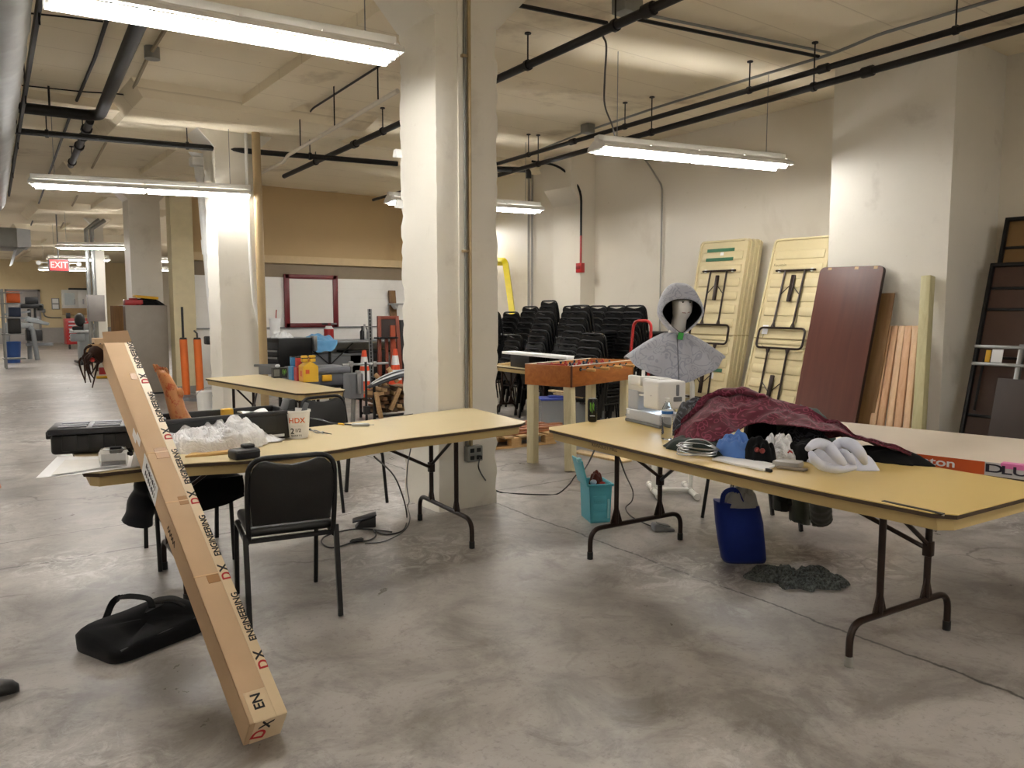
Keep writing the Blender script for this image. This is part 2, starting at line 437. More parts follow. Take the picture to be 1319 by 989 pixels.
# columns of the nave, with bracket heads and shallow drop panels
def chip(v, seed, amp):
    return amp * (abs(N3(v.x * 9 + seed, v.y * 9, v.z * 7)) + .5 * abs(N3(v.x * 22, v.y * 22 + seed, v.z * 19)))
def column(x, y, w, label, seed, detail):
    t = bmesh.new(); h = w / 2; zs = [0.0]
    n = 90 if detail else 8
    zs = [3.61 * i / n for i in range(n + 1)]
    rings = []
    K = 8 if detail else 2
    for z in zs:
        ring = []
        c = [(-h, -h), (h, -h), (h, h), (-h, h)]
        for i in range(4):
            a, bb = c[i], c[(i + 1) % 4]
            for k in range(K):
                f = k / K; px = a[0] + (bb[0] - a[0]) * f; py = a[1] + (bb[1] - a[1]) * f
                if k == 0 and detail:      # broken arrises
                    d = .004 + max(0, N3(seed + i * 7.3, 0, z * 6.5)) * .022 + max(0, N3(seed + i * 3.3, 5, z * 23)) * .012
                    if z < .6: d += .012 * max(0, N3(z * 9, seed, i))
                    px -= math.copysign(d, px); py -= math.copysign(d, py)
                elif detail:
                    d = .0035 * N3(px * 6 + seed, py * 6, z * 3)
                    if abs(px) > h - 1e-6: px += d
                    else: py += d
                ring.append(t.verts.new((x + px, y + py, z)))
        rings.append(ring)
    for A, B in zip(rings, rings[1:]):
        m_ = len(A)
        for k in range(m_): t.faces.new((A[k], A[(k + 1) % m_], B[(k + 1) % m_], B[k]))
    t.faces.new(rings[0]); t.faces.new(rings[-1])
    bmesh.ops.recalc_face_normals(t, faces=t.faces[:])
    b = MB(); b._merge(t)
    b.prism([(x - h, 3.61), (x + h, 3.61), (x + h + .36, ZC), (x - h - .36, ZC)], y - h, y + h, 'y')
    o = struct(b.build('column', m_column, smooth=detail, ang=25), label, 'column')
    return o
CXC = 3.205; HW = .275
col1 = column(CXC, 4.93 + HW, .55, 'big chipped white concrete column in the middle of the hall', 1.3, True)
column(CXC, 10.72, .55, 'white concrete column behind the table with drink cartons', 4.1, True)
column(CXC, 16.45, .55, 'cream concrete column just behind the grey cabinet', 2, False)
column(3.27, 22.0, .2, 'narrow far cream column behind the grey table saw', 3, False)
# ceiling: shallow beam along the column line and drop panels with splayed edges
def panel(x0, x1, y0, y1, d=.16, s=.14):
    t = MB(); bm = bmesh.new()
    lo = [bm.verts.new(p) for p in ((x0 + s, y0 + s, ZC - d), (x1 - s, y0 + s, ZC - d), (x1 - s, y1 - s, ZC - d), (x0 + s, y1 - s, ZC - d))]
    hi = [bm.verts.new(p) for p in ((x0, y0, ZC + .01), (x1, y0, ZC + .01), (x1, y1, ZC + .01), (x0, y1, ZC + .01))]
    bm.faces.new(lo); bm.faces.new(hi)
    for i in range(4): bm.faces.new((lo[i], lo[(i + 1) % 4], hi[(i + 1) % 4], hi[i]))
    bmesh.ops.recalc_face_normals(bm, faces=bm.faces[:])
    t._merge(bm); return t
for i, yc in enumerate((10.72, 16.45, 22.0, 27.6, 33.2)):
    o = panel(1.75, 4.65, yc - 1.5, yc + 1.5).build('drop_panel', m_ceil, CEIL, smooth=False)
b = MB(); b.box(2.93, 3.48, YB, YF, ZC - .1, ZC + .01); b.build('ceiling_beam', m_ceil, CEIL, smooth=False)
b = MB()
for yc in (10.4,): b.box(XL, XR, yc, yc + .5, ZC - .1, ZC + .01)
b.build('ceiling_beam', m_ceil, CEIL, smooth=False)
# cream post that ends the cross wall
b = MB(); b.box(3.42, 3.80, 15.10, 15.42, 0, ZC)
struct(b.build('trim_3', M('yellowed_post_paint', '#d0c39e', .6), smooth=False), 'yellowed cream post at the end of the back wall', 'post')
b = MB(); b.box(3.40, 3.82, 15.08, 15.44, 0, .14)
struct(b.build('baseboard_post', M('grey_base_paint', '#8a8782', .6), smooth=False))
b = MB(); b.box(XL, XR, YF - .03, YF, 0, .75)
struct(b.build('baseboard_far', M('grey_dado_paint', '#a5a09a', .6), smooth=False))
# ------------------------------------------------------------------ strip lights
m_tube = emit('lit_fluorescent_tube', (1.0, .98, .955), 26)
m_reflect = M('white_enamel', '#e4e2dc', .35, var=.03)
def strip_light(a, c, label, hang=True, lit=m_tube, simple=False):
    a = Vector(a); c = Vector(c); d = c - a; L = d.length; z = a.z
    o = thing('strip_light', label, 'ceiling light', ((a + c) / 2).to_tuple(), math.atan2(d.y, d.x), 'hanging fluorescent strip lights')
    h = L / 2
    b = MB()                                           # sheet-metal hood, open below
    for s in (-1, 1):                                  # side wings with a slot added to brighten the ceiling, and the centre strip
        b.prism([(s * .17, -.004), (s * .16, .025), (s * .084, .063), (s * .081, .056), (s * .153, .018), (s * .163, -.004)], -h, h, 'x')
    b.prism([(-.07, .066), (-.055, .075), (.055, .075), (.07, .066), (.055, .067), (-.055, .067)], -h, h, 'x')
    for x in (-h * .98, -h / 2, 0, h / 2, h * .98): b.box(x - .01, x + .01, -.1, .1, .05, .072)
    b.build('reflector', m_reflect, o, w=False)
    b = MB(); b.box(-h, h, -.045, .045, .066, .13, .006); b.build('ballast_housing', m_reflect, o, w=False)
    for s in (-1, 1):
        b = MB(); b.prism([(-.17, -.004), (-.16, .03), (-.06, .08), (.06, .08), (.16, .03), (.17, -.004)], s * h - .004, s * h + .004, 'x')
        b.build('end_plate', m_reflect, o, w=False)
    for x0, x1 in ((-h + .03, -.02), (.02, h - .03)):
        for y in (-.075, .075):
            b = MB(); b.cyl((x0, y, -.012), (x1, y, -.012), .019, 8); t = b.build('fluorescent_tube', lit, o, w=False)
    if not simple:
        for x in (-h + .03, 0, h - .03):
            b = MB(); b.box(x - .022, x + .022, -.1, .1, -.01, .06, .004); b.build('lamp_holder', m_white, o, w=False)
    if hang:
        for x in (-h * .8, h * .8):
            b = MB(); b.tube([(x, 0, .12), (x, .0, ZC - z)], .004, 5); b.build('hanger_wire', m_galv, o, w=False)
    return o
r1 = P(508, 76, 3.15); mid = P(306, 41, 3.15)
strip_light(mid * 2 - r1, r1, 'large bright strip light overhead touching the middle column in view')
strip_light(P(40, 238, 3.0), P(323, 252, 3.0), 'strip light hanging in front of the second white column, left half of the hall')
strip_light(P(768, 192, 3.05), P(1008, 215, 3.05), 'strip light over the sewing table, hung below the two long black pipes')
e = P(695, 272, 3.0); strip_light(e - Vector((2.3, -.42, 0)), e, 'strip light in the back bay, mostly hidden behind the middle column')
strip_light(P(75, 319, 3.0), P(180, 320, 3.0), 'nearest of the three strip lights along the far aisle', simple=True)
strip_light(P(62, 334, 3.0), P(140, 335, 3.0), 'second of the three strip lights along the far aisle, just above the exit sign', simple=True)
strip_light(P(50, 347, 3.0), P(112, 348, 3.0), 'farthest of the three strip lights, behind the exit sign', simple=True)
e = P(170, 335, 3.0); strip_light(e, e + Vector((2.2, -.1, 0)), 'far strip light seen past the column beside the grey cabinet', simple=True)
# unseen lamps: row pattern near the camera, extras added to brighten the far aisle
for p in ((-.6, -2.6), (3.7, -.5), (-3.4, 4.6), (-3.4, 10.4), (5.2, 19.8), (5.6, 31.0), (-2.4, 20), (-1.5, 26), (-1.2, 32), (-.9, 36.5), (-.9, 41)):
    strip_light((p[0], p[1], 3.05), (p[0] + 2.3, p[1] - .2, 3.05), 'strip light outside the view', simple=True)

strip_light((6.95, 12.7, 3.05), (8.35, 12.55, 3.05), 'strip light in the back bay hidden behind the middle column', simple=True)  # unseen lamp added to whiten the back wall
# ------------------------------------------------------------------ pipes under the ceiling
def run(name, label, pts, r, mat, hangers=None, couplings=None, seg=10, cat='pipe', group=None, rod=.007, bend=.12):
    o = thing(name, label, cat, Vector(pts[0]), 0, group)
    b = MB(); b.tube(fillet(pts, bend) if len(pts) > 2 else pts, r, seg); b.build('pipe_run', mat, o)
    if hangers:
        for t in hangers:
            p = Vector(pts[0]).lerp(Vector(pts[-1]), t)
            b = MB(); b.tube([p + Vector((0, 0, -r)), Vector((p.x, p.y, ZC))], rod, 6)
            b.lathe([(.001, 0), (.03, 0), (.03, -.012), (.001, -.012)], 8, (p.x, p.y, ZC))
            d = (Vector(pts[-1]) - Vector(pts[0])).normalized()
            b.cyl(p - d * .018, p + d * .018, r * 1.35, 10); b.build('hanger', m_pipeblack, o)
    if couplings:
        for t in couplings:
            p = Vector(pts[0]).lerp(Vector(pts[-1]), t); d = (Vector(pts[-1]) - Vector(pts[0])).normalized()
            b = MB(); b.cyl(p - d * .05, p + d * .05, r * 1.45, 10); b.build('coupling', mat, o)
    return o
a0 = P(864, 0, 3.7); a1 = P(366, 227, 3.7)
dA = (a1 - a0).normalized()
run('sprinkler_pipe', 'black sprinkler main that passes behind the middle column at ceiling height', [a0 - dA * 6, a1], .036, m_pipeblack, [.18, .36, .45, .53, .62, .74, .9], [.425, .6, .8])
b0 = P(1319, 13, 3.7); b1 = P(640, 211, 3.7); dB = (b1 - b0).normalized()
run('sprinkler_pipe', 'upper of the two long black pipes along the right wall', [b0 - dB * 5, b1 + dB * 4.5], .027, m_pipeblack, [.2, .33, .45, .56, .68, .8], [.4, .62])
c0 = P(1319, 36, 3.58); c1 = P(640, 226, 3.58); dC = (c1 - c0).normalized()
run('sprinkler_pipe', 'lower of the two long black pipes, running in front of the wide pier', [c0 - dC * 5, c1 + dC * 1.2], .032, m_pipeblack, [.24, .36, .5, .66, .83], [.46, .7])
# cross pipes between them
p = P(640, 222, 3.6); q = P(681, 219, 3.6)
run('sprinkler_pipe', 'short black cross pipe with an elbow beside the red conduit pilaster', [p + Vector((-.9, .15, 0)), q, q + Vector((0, 0, -.12))], .04, m_pipeblack)
for n, (u0, v0, u1, v1, zz, r, lab, mt) in enumerate((
    (828, 18, 1073, 69, 3.93, .012, 'upper of two thin conduits crossing the ceiling between black pipes', m_galv),
    (822, 25, 1055, 73, 3.91, .016, 'lower of two thin conduits crossing the ceiling between black pipes', m_pipeblack),
    (664, 6, 782, 30, 3.93, .018, 'short dark bar crossing the ceiling right of the middle column', m_pipeblack))):
    run('conduit', lab, [P(u0, v0, zz), P(u1, v1, zz)], r, mt, cat='conduit', seg=6)
g0 = P(1319, -12, 3.93); pts = [g0, P(1130, 45, 3.93), P(1100, 58, 3.9), P(1070, 70, 3.9), P(980, 97, 3.9), P(850, 137, 3.9), P(758, 168, 3.92), P(665, 205, 3.92)]
run('conduit', 'thin grey conduit running just above the upper black pipe', pts, .014, m_galv, cat='conduit', seg=6)
k = P(757, 168, 3.9); b = MB(); b.box(k.x - .07, k.x + .07, k.y - .07, k.y + .07, 3.86, ZC, .01)
tag(b.build('junction_box', m_galv), 'small grey junction box on the ceiling above the sewing table light', 'junction box')
k = P(808, 12, 3.9); b = MB(); b.box(k.x - .1, k.x + .1, k.y - .08, k.y + .08, 3.86, ZC, .01)
tag(b.build('junction_box', m_galv), 'grey junction box beside the sprinkler main at the top of the view', 'junction box')
wp = [P(777, 42, 3.7) + Vector((0, 0, -.03)), PX(781, 60, 4.35), PX(779, 100, 4.45), PX(779, 135, 4.6), PX(788, 160, 4.95), P(792, 176, 3.2)]
b = MB(); b.tube(spline(wp, 6), .008, 6); tag(b.build('power_cable', M('grey_cable', '#4a4640', .6)), 'grey cable drooping from the sprinkler main to the sewing table light', 'cable')
# left half
l0 = P(188, 8, 3.7); l1 = P(128, 150, 3.7)
run('drain_pipe', 'thick black pipe dropping away from the big light to an elbow', [l0 + (l0 - l1) * 1.0, l1, P(18, 141, 3.7) + Vector((-1.2, 0, 0))], .06, m_pipeblack, None, None, 12, bend=.18)
l2 = P(116, 156, 3.75); l3 = P(91, 213, 3.75)
run('drain_pipe', 'shorter black pipe continuing beyond the elbow towards the aisle', [l2, l3], .045, m_pipeblack, [.3, .9], [.15, .5])
for u in (64, ):
    k = P(64, 142, 3.72); b = MB(); b.tube([k, (k.x, k.y, ZC)], .012, 6); tag(b.build('pipe_hanger', m_pipeblack), 'black hanger rod above the pipe at the upper left', 'hanger')
run('conduit', 'left of the two thin conduits on the ceiling under the big light', [P(146, 0, 3.93), P(122, 75, 3.93), P(90, 150, 3.93), P(64, 222, 3.93), P(40, 290, 3.93)], .018, m_pipeblack, cat='conduit', seg=6)
run('conduit', 'right thin conduit on the ceiling under the big light, with a round box', [P(225, 18, 3.93), P(190, 75, 3.93), P(160, 140, 3.93), P(110, 232, 3.93), P(75, 300, 3.93)], .02, M('cream_conduit', '#9c8d70', .6), cat='conduit', seg=6)
k = P(196, 72, 3.9); b = MB(); b.lathe([(.001, -.05), (.07, -.05), (.07, .06), (.001, .06)], 12, (k.x, k.y, 3.92)); tag(b.build('junction_box', m_galv), 'round junction box on the ceiling left of the big light', 'junction box')
run('sprinkler_pipe', 'long dark cross pipe spanning the left bay above the second strip light', [P(18, 172, 3.6) + Vector((-1.5, .1, 0)), P(335, 196, 3.6), P(512, 211, 3.6)], .036, m_pipeblack, [.3, .55, .8], None)
run('white_pipe', 'white painted pipe slanting across the left bay beside the middle column', [P(512, 117, 3.5), P(371, 200, 3.5), P(366, 208, 3.45), P(330, 226, 3.45)], .022, M('white_pipe_paint', '#d8d0c0', .5), cat='pipe', bend=.06)
for (u, v) in ((487, 128), (431, 164), (387, 190)):
    k = P(u, v, 3.5); b = MB(); b.tube([k, (k.x, k.y, ZC)], .007, 6); tag(b.build('pipe_hanger', m_pipeblack), {487: 'hanger rod of the slanting white pipe nearest the middle column', 431: 'middle hanger rod of the slanting white pipe', 387: 'hanger rod of the slanting white pipe above the whiteboard'}[u], 'hanger')
run('conduit', 'thin dark conduit on the ceiling above the slanting white pipe', [P(490, 84, 3.93), P(402, 140, 3.93), P(392, 158, 3.93), P(360, 182, 3.93)], .012, m_pipeblack, cat='conduit', seg=6)
for i, pp in enumerate(([(28, 110), (105, 118), (168, 124), (190, 145), (250, 149), (316, 156), (345, 158), (388, 164), (440, 173)], [(36, 17), (85, 22), (133, 28)], [(160, 152), (185, 158), (270, 165), (318, 172)])):
    b = MB(); b.tube(spline([P(u, v, 3.94) for u, v in pp], 5), .008, 5)
    tag(b.build('ceiling_cable', m_pipeblack), ['long sagging black cable stapled across the left ceiling', 'short black cable at the upper left corner of the ceiling', 'black cable running to the second column head'][i], 'cable')
# spiral duct at the left edge
o = thing('ventilation_duct', 'shiny round metal duct along the upper left edge', 'duct', (.5, 9, 3.3))
b = MB()
t = [(.30 + .0051 * i, 5.0 + .12 * i, 3.5) for i in range(100)]
b.tube(t, [.24 + (.008 if i % 6 == 0 else 0) for i in range(100)], 20); b.build('duct_run', m_galv, o)
b = MB(); b.beam((.60, 5, 3.62), (1.10, 16.9, 3.62), .03, .08); b.build('support_rail', m_pipeblack, o)
for y in (6.5, 9, 11.5, 14):
    b = MB(); b.tube([(.39 + .042 * y, y, 3.5), (.39 + .042 * y, y, ZC)], .008, 6); b.build('hanger', m_pipeblack, o)
o = thing('ventilation_duct', 'square sheet-metal duct with an angled end, far left below the ceiling', 'duct', (.7, 20, 2.9))
a = PY(21, 298, 20); c = PY(40, 318, 20)
b = MB(); b.box(-1.5, a.x, 19.9, 21.2, PY(0, 318, 20).z, PY(0, 293, 20).z, .01); b.build('duct_run', m_galv, o)
b = MB(); b.prism([(a.x, PY(0, 318, 20).z), (c.x, PY(0, 316, 20).z), (c.x, PY(0, 294, 20).z), (a.x, PY(0, 293, 20).z)], 19.95, 21.15, 'y'); b.build('duct_end', m_steel, o)
b = MB(); b.prism([(a.x - .1, PY(0, 340, 20).z), (c.x - .3, PY(0, 330, 20).z), (c.x - .1, PY(0, 318.5, 20).z), (a.x, PY(0, 318.5, 20).z)], 20.0, 21.1, 'y'); b.build('elbow', m_galv, o)

m_cond = M('conduit_grey_paint', '#a5a198', .5)
# ------------------------------------------------------------------ conduits on walls and columns
def wall_run(name, label, pts, r, mat, cat='conduit'):
    b = MB(); b.tube(fillet(pts, .08, 4), r, 8); return tag(b.build(name, mat), label, cat)
X0 = XR - .03
k = PX(852, 300, X0); wall_run('conduit', 'grey conduit down the right wall behind the hooded cape', [(X0, k.y, .02), (X0, k.y, 3.3), (X0, k.y + .25, 3.62), (X0 - .05, k.y + .5, 3.95)], .013, m_cond)
for dy, lab in ((-.05, 'right of the two grey conduits beside the yellow pipe'), (.05, 'left of the two grey conduits beside the yellow pipe')):
    k = PX(683, 340, X0); wall_run('conduit', lab, [(X0, k.y + dy, .02), (X0, k.y + dy, 3.9)], .018, m_cond)
X1 = 8.17; k = PX(748, 345, X1)
o = thing('fire_alarm_box', 'red fire alarm box with red conduit on the pilaster above the chairs', 'alarm', (X1, k.y, k.z))
b = MB(); b.box(X1 - .05, X1 + .028, k.y - .065, k.y + .065, k.z - .075, k.z + .075, .008); b.build('box', m_red, o)
b = MB(); b.box(X1 - .062, X1 - .05, k.y - .05, k.y + .05, k.z - .02, k.z + .03, .004); b.build('pull_handle', M('dark_red_paint', '#7d1416', .4), o)
b = MB(); b.tube([(X1, k.y, k.z + .07), (X1, k.y, k.z + .5)], .018, 8); b.build('red_conduit', m_red, o)
kk = PX(737, 224, X1)
b = MB(); b.tube(fillet([(X1, k.y, k.z + .5), (X1, k.y, kk.z - .25), (X1 - .22, kk.y + .05, kk.z + .12), (X1 - .5, kk.y + .4, kk.z + .2)], .2, 5), .018, 8); b.build('black_conduit', m_pipeblack, o)
# middle column: conduit, rusty pipe, outlet box
YC = 4.93
o = thing('column_conduit', 'grey conduit with a rust brown pipe down the middle column to an outlet box', 'conduit', PY(607, 583, YC))
k = PY(607, 583, YC)
b = MB(); b.tube([(k.x - .055, YC - .022, k.z + .05), (k.x - .055, YC - .022, ZC)], .012, 8); b.build('conduit_run', M('dull_conduit', '#77756f', .5, .3), o)
b = MB(); b.tube([(k.x - .015, YC - .02, k.z + .05), (k.x - .015, YC - .02, ZC)], .014, 8); b.build('rusty_pipe', M('rust_cream_paint', '#b7a27b', .6, var=.3, scale=14), o)
b = MB(); b.box(k.x - .105, k.x - .04, YC - .012, YC, 1.2, ZC); b.build('raised_strip', m_column, o)
for z in (1.95, 3.35):
    b = MB(); b.box(k.x - .085, k.x - .035, YC - .04, YC - .001, z - .01, z + .01, .003); b.build('strap', M('tan_strap', '#a08a68', .6), o)
b = MB(); b.box(k.x - .068, k.x + .068, YC - .06, YC, k.z - .06, k.z + .06, .008); bx = b.build('outlet_box', m_galv, o)
for sx in (-.03, .03):
    for sz in (-.028, .028):
        b = MB(); b.box(k.x + sx - .018, k.x + sx + .018, YC - .066, YC - .055, k.z + sz - .016, k.z + sz + .016, .004); b.build('outlet', m_black, bx)
OUTLET = Vector((k.x + .03, YC - .075, k.z - .028))
for (u, v) in ((515, 199), (517, 264)):
    k2 = PX(u, v, 2.93); b = MB(); b.prism([(k2.y - .03, k2.z - .03), (k2.y + .03, k2.z - .02), (k2.y + .015, k2.z + .03), (k2.y - .02, k2.z + .035)], 2.885, 2.935, 'x')
    tag(b.build('bracket_stub', m_white, ), 'small white stub on the left face of the middle column, ' + ('upper one' if v < 230 else 'lower one'), 'bracket')
# second column: tan riser, white curved conduit, white drain pipe
YR = 10.3; k0 = PY(329, 200, YR); k1 = PY(340, 470, YR)
b = MB(); b.tube([(k1.x, YR, .01), (k1.x - .02, YR, ZC)], .055, 12); tag(b.build('riser_pipe', M('tan_pipe_paint', '#a8916a', .5)), 'tan vertical riser pipe right of the second white column', 'pipe')
YR = 10.44; pts = [PY(318, 255, YR) - Vector((0, .03, 0)), PY(324, 370, YR) - Vector((0, .03, 0)), PY(332, 415, YR) - Vector((0, .03, 0)), PY(335, 430, YR) - Vector((0, .03, 0))]
b = MB(); b.tube([(pts[0].x, pts[0].y, ZC)] + spline(pts, 6) + [(pts[-1].x, pts[-1].y, .9)], .022, 8); tag(b.build('conduit', m_white), 'white curved conduit on the front of the second column', 'conduit')
YD = 12.2; k0 = PY(256, 215, YD); k1 = PY(284, 520, YD)
o = thing('drain_pipe', 'white plastic drain pipe with couplings left of the second column', 'pipe', (k1.x, YD, 0))
d = (k1 - k0)
def at(t): return k0 + d * t
b = MB(); b.tube([(k0.x - .05, YD, ZC), at(0), at(.98)], .055, 12); b.build('pipe_run', m_white, o)
for t in (.02, .33, .72):
    b = MB(); b.cyl(at(t - .03), at(t + .03), .068, 12); b.build('coupling', m_white, o)
b = MB(); q = at(0); b.box(q.x - .12, q.x + .1, YD - .1, YD + .1, q.z - .0, q.z + .14, .03); b.build('clean_out', m_white, o)
b = MB(); b.tube([q + Vector((.02, 0, .1)), q + Vector((-.35, 0, .62))], .07, 12); b.tube([q + Vector((-.1, 0, .32)), q + Vector((.3, 0, .08))], .06, 12); b.build('branch_fitting', m_white, o)
# ------------------------------------------------------------------ folding tables
def smooth_line(pts, n):
    pts = spline(pts, 12); L = [0]
    for a, c in zip(pts, pts[1:]): L.append(L[-1] + (c - a).length)
    out = []
    for i in range(n + 1):
        t = L[-1] * i / n; j = 0
        while j < len(L) - 2 and L[j + 1] < t: j += 1
        out.append(pts[j].lerp(pts[j + 1], (t - L[j]) / max(1e-9, L[j + 1] - L[j])))
    return out
def slab(near, far, zt, zb, inset, n=40, mi=0, bulge=0.0):
    """thick sheet between two (gently sagging) edges"""
    A = smooth_line(near, n); B = smooth_line(far, n); m = 6
    t = bmesh.new(); up = []; lo = []
    for i in range(n + 1):
        a, c = A[i], B[i]; d = (c - a).normalized()
        e = (A[min(i + 1, n)] - A[max(i - 1, 0)]).normalized()
        k = inset * (1 if i == 0 else (-1 if i == n else 0))
        a2 = a + d * inset + e * k; c2 = c - d * inset + e * k
        # rounded corners in plan
        rc = .05
        for end, s in ((i, 1), (n - i, -1)):
            L = (A[n] - A[0]).length * end / n
            if L < rc:
                q = rc - math.sqrt(max(0, rc * rc - (rc - L) ** 2))
                a2 = a2 + d * q; c2 = c2 - d * q
        up.append([t.verts.new(a2.lerp(c2, j / m) + Vector((0, 0, zt))) for j in range(m + 1)])
        lo.append([t.verts.new(a2.lerp(c2, j / m) + Vector((0, 0, zb)) + (d * bulge if j == 0 else (d * -bulge if j == m else Vector()))) for j in range(m + 1)])
    for i in range(n):
        for j in range(m):
            t.faces.new((up[i][j], up[i + 1][j], up[i + 1][j + 1], up[i][j + 1])); t.faces.new((lo[i][j], lo[i][j + 1], lo[i + 1][j + 1], lo[i + 1][j]))
        for j in (0, m): t.faces.new((up[i][j], up[i + 1][j], lo[i + 1][j], lo[i][j]))
    for i in (0, n):
        for j in range(m): t.faces.new((up[i][j], up[i][j + 1], lo[i][j + 1], lo[i][j]))
    bmesh.ops.recalc_face_normals(t, faces=t.faces[:])
    b = MB(); b._merge(t); return b
def leg_frame(o, fa, fb, ztop, to, dust=None):
    """bent tube foot bar, two posts, gussets and a folding brace"""
    fa = Vector((fa[0], fa[1], 0)); fb = Vector((fb[0], fb[1], 0)); h = Vector((0, 0, .185)); z = Vector((0, 0, 1))
    b = MB(); b.tube(fillet([fa + z * .004, fa + h, fb + h, fb + z * .004], .11, 7), .0155, 10)
    l = b.build('leg_frame', m_brownsteel, o)
    ps = [fa.lerp(fb, .27), fa.lerp(fb, .75)]
    for p in ps:
        b = MB(); b.cyl(p + h, p + z * ztop, .0155, 10)
        d = (fb - fa).normalized()
        b.prism([(-.05, 0), (.05, 0), (.016, .1), (-.016, .1)], -.004, .004, 'y', mat=Matrix.Translation(p + h) @ Matrix.Rotation(math.atan2(d.y, d.x), 4, 'Z'))
        b.build('post', m_brownsteel, l)
    for f in (fa, fb):
        b = MB(); b.cyl(f + z * .001, f + z * .045, .0185, 10); b.build('foot_cap', m_black if dust is None or f != fa else dust, l)
    q = ps[0].lerp(ps[1], .5); to = Vector((to[0], to[1], ztop - .01))
    b = MB(); b.tube([ps[0] + z * (ztop - .02), ps[0].lerp(ps[1], .25) + z * (ztop - .09), ps[1] + z * (ztop - .28)], .011, 8)
    b.tube([ps[1] + z * (ztop - .3), (ps[1] + z * (ztop - .3)).lerp(to, .5) + z * -.0, to], .011, 8)
    b.box(-.02, .02, -.02, .02, -.05, .02, .005, mat=Matrix.Translation(ps[1] + z * (ztop - .28)))
    b.build('brace', m_brownsteel, l)
    return l
m_ochre = M('ochre_laminate', '#d4b875', .4, var=.08, scale=2)
def worn_table(name, label, near, far, th=.02, inset=.03, top=None):
    o = thing(name, label, 'folding table', (sum((p.x for p in near + far)) / len(near + far), sum((p.y for p in near + far)) / len(near + far), 0))
    slab(near, far, 0, -.004, 0).build('tabletop', top or m_beige, o, ang=30)
    slab(near, far, -.0042, -th, .002).build('core_edge', m_edge, o, ang=30)
    slab(near, far, -th - .0002, -th - .052, inset, bulge=.012).build('molded_underside', m_beigeedge, o, ang=30)
    return o
TZ = .78
nearL = [P(108, 611, .778), P(240, 597, .766), P(330, 591.5, .757), P(422, 580.5, .755), P(508, 566.5, .757), P(581, 557.5, .764), P(654, 548, .775), P(682, 544, .78)]
farL = [Vector((.52, 4.74, .775)), Vector((1.04, 4.75, .766)), Vector((1.7, 4.8, .755)), Vector((2.2, 4.85, .757)), Vector((2.8, 4.9, .77)), Vector((3.2, 4.915, .78))]
tl = worn_table('folding_table', 'beige folding table with a sagging top, carrying the white bag and bucket', nearL, farL)
leg_frame(tl, P(608, 706), P(541, 670), .72, (2.1, 4.45))
leg_frame(tl, P(241, 775), P(212, 733), .72, (1.3, 4.45))
for f in (.42, .55, .8):       # stringer under the sagging top
    pass
def on_left(x, y):             # height of the left table's surface
    A = smooth_line(nearL, 60); p = min(A, key=lambda q: abs(q.x - x)); Bq = min(smooth_line(farL, 60), key=lambda q: abs(q.x - x))
    t = (y - p.y) / (Bq.y - p.y); return p.z + (Bq.z - p.z) * max(0, min(1, t))
nearR = [P(700, 551, TZ), P(960, 611.5, TZ), P(1224, 665, TZ)]
farR = [Vector((3.86, 3.86, TZ)), Vector((3.75, 2.5, TZ)), Vector((3.68, 1.2, TZ))]
tr = worn_table('folding_table', 'beige folding table with dark chipped edges, carrying the sewing machine and red fabric', nearR, farR, top=m_ochre)
leg_frame(tr, P(760, 720), P(876, 695), .72, (3.4, 2.9))
leg_frame(tr, P(1093, 858), P(1219, 811), .72, (3.3, 2.2), dust=M('dusty_tape', '#8d8a84', .9))
k = P(775, 572, TZ - .045); dr = (nearR[2] - nearR[0]).normalized()
nn = Vector((-1, .08, 0))
kq = min(smooth_line(nearR, 200), key=lambda q_: abs(q_.y - P(775, 568, TZ).y))
text('KEARSLEY HILL', .032, M('pencil_grey', '#75694c', .8), tr, kq + Vector((.0285, 0, -.037)), dr, (0, 0, 1), sx=1.05)
b = MB(); p0 = nearR[2] + dr * -.42; b.beam(p0 + Vector((.05, .1, -.006)), nearR[2] + Vector((.05, .03, -.006)), .06, .006); b.build('chipped_corner', M('torn_laminate', '#d8d0bd', .7), tr)
b = MB(); b.beam(nearR[2] + dr * -.26 + Vector((.012, 0, .0)), nearR[2] + dr * -.03 + Vector((.012, 0, .0)), .02, .004); b.build('black_edge_strip', m_black, tr)

# third table behind, with the drink cartons
n2 = [P(262, 487, .745), P(385, 507, .745)]
c2 = P(385, 507, .745); a2 = P(262, 487, .745); d2 = P(448, 502, .745); e2 = a2 + (d2 - c2) * 1.05 + Vector((.15, .1, 0))
n2 = [a2 , a2.lerp(c2, .5), c2]; f2 = [e2, e2.lerp(d2, .5), d2]
t3 = worn_table('folding_table', 'beige folding table in the back, carrying drink cartons', n2, f2, .02, .02)
d_ = (c2 - a2).normalized(); s_ = Vector((-d_.y, d_.x, 0)); s_ = s_ if s_.x > 0 else -s_
for t_ in (.14, .86):
    q = a2.lerp(c2, t_); qq = e2.lerp(d2, t_); leg_frame(t3, q.lerp(qq, .12), q.lerp(qq, .88), .69, q.lerp(qq, .5) + d_ * (.4 if t_ < .5 else -.4))

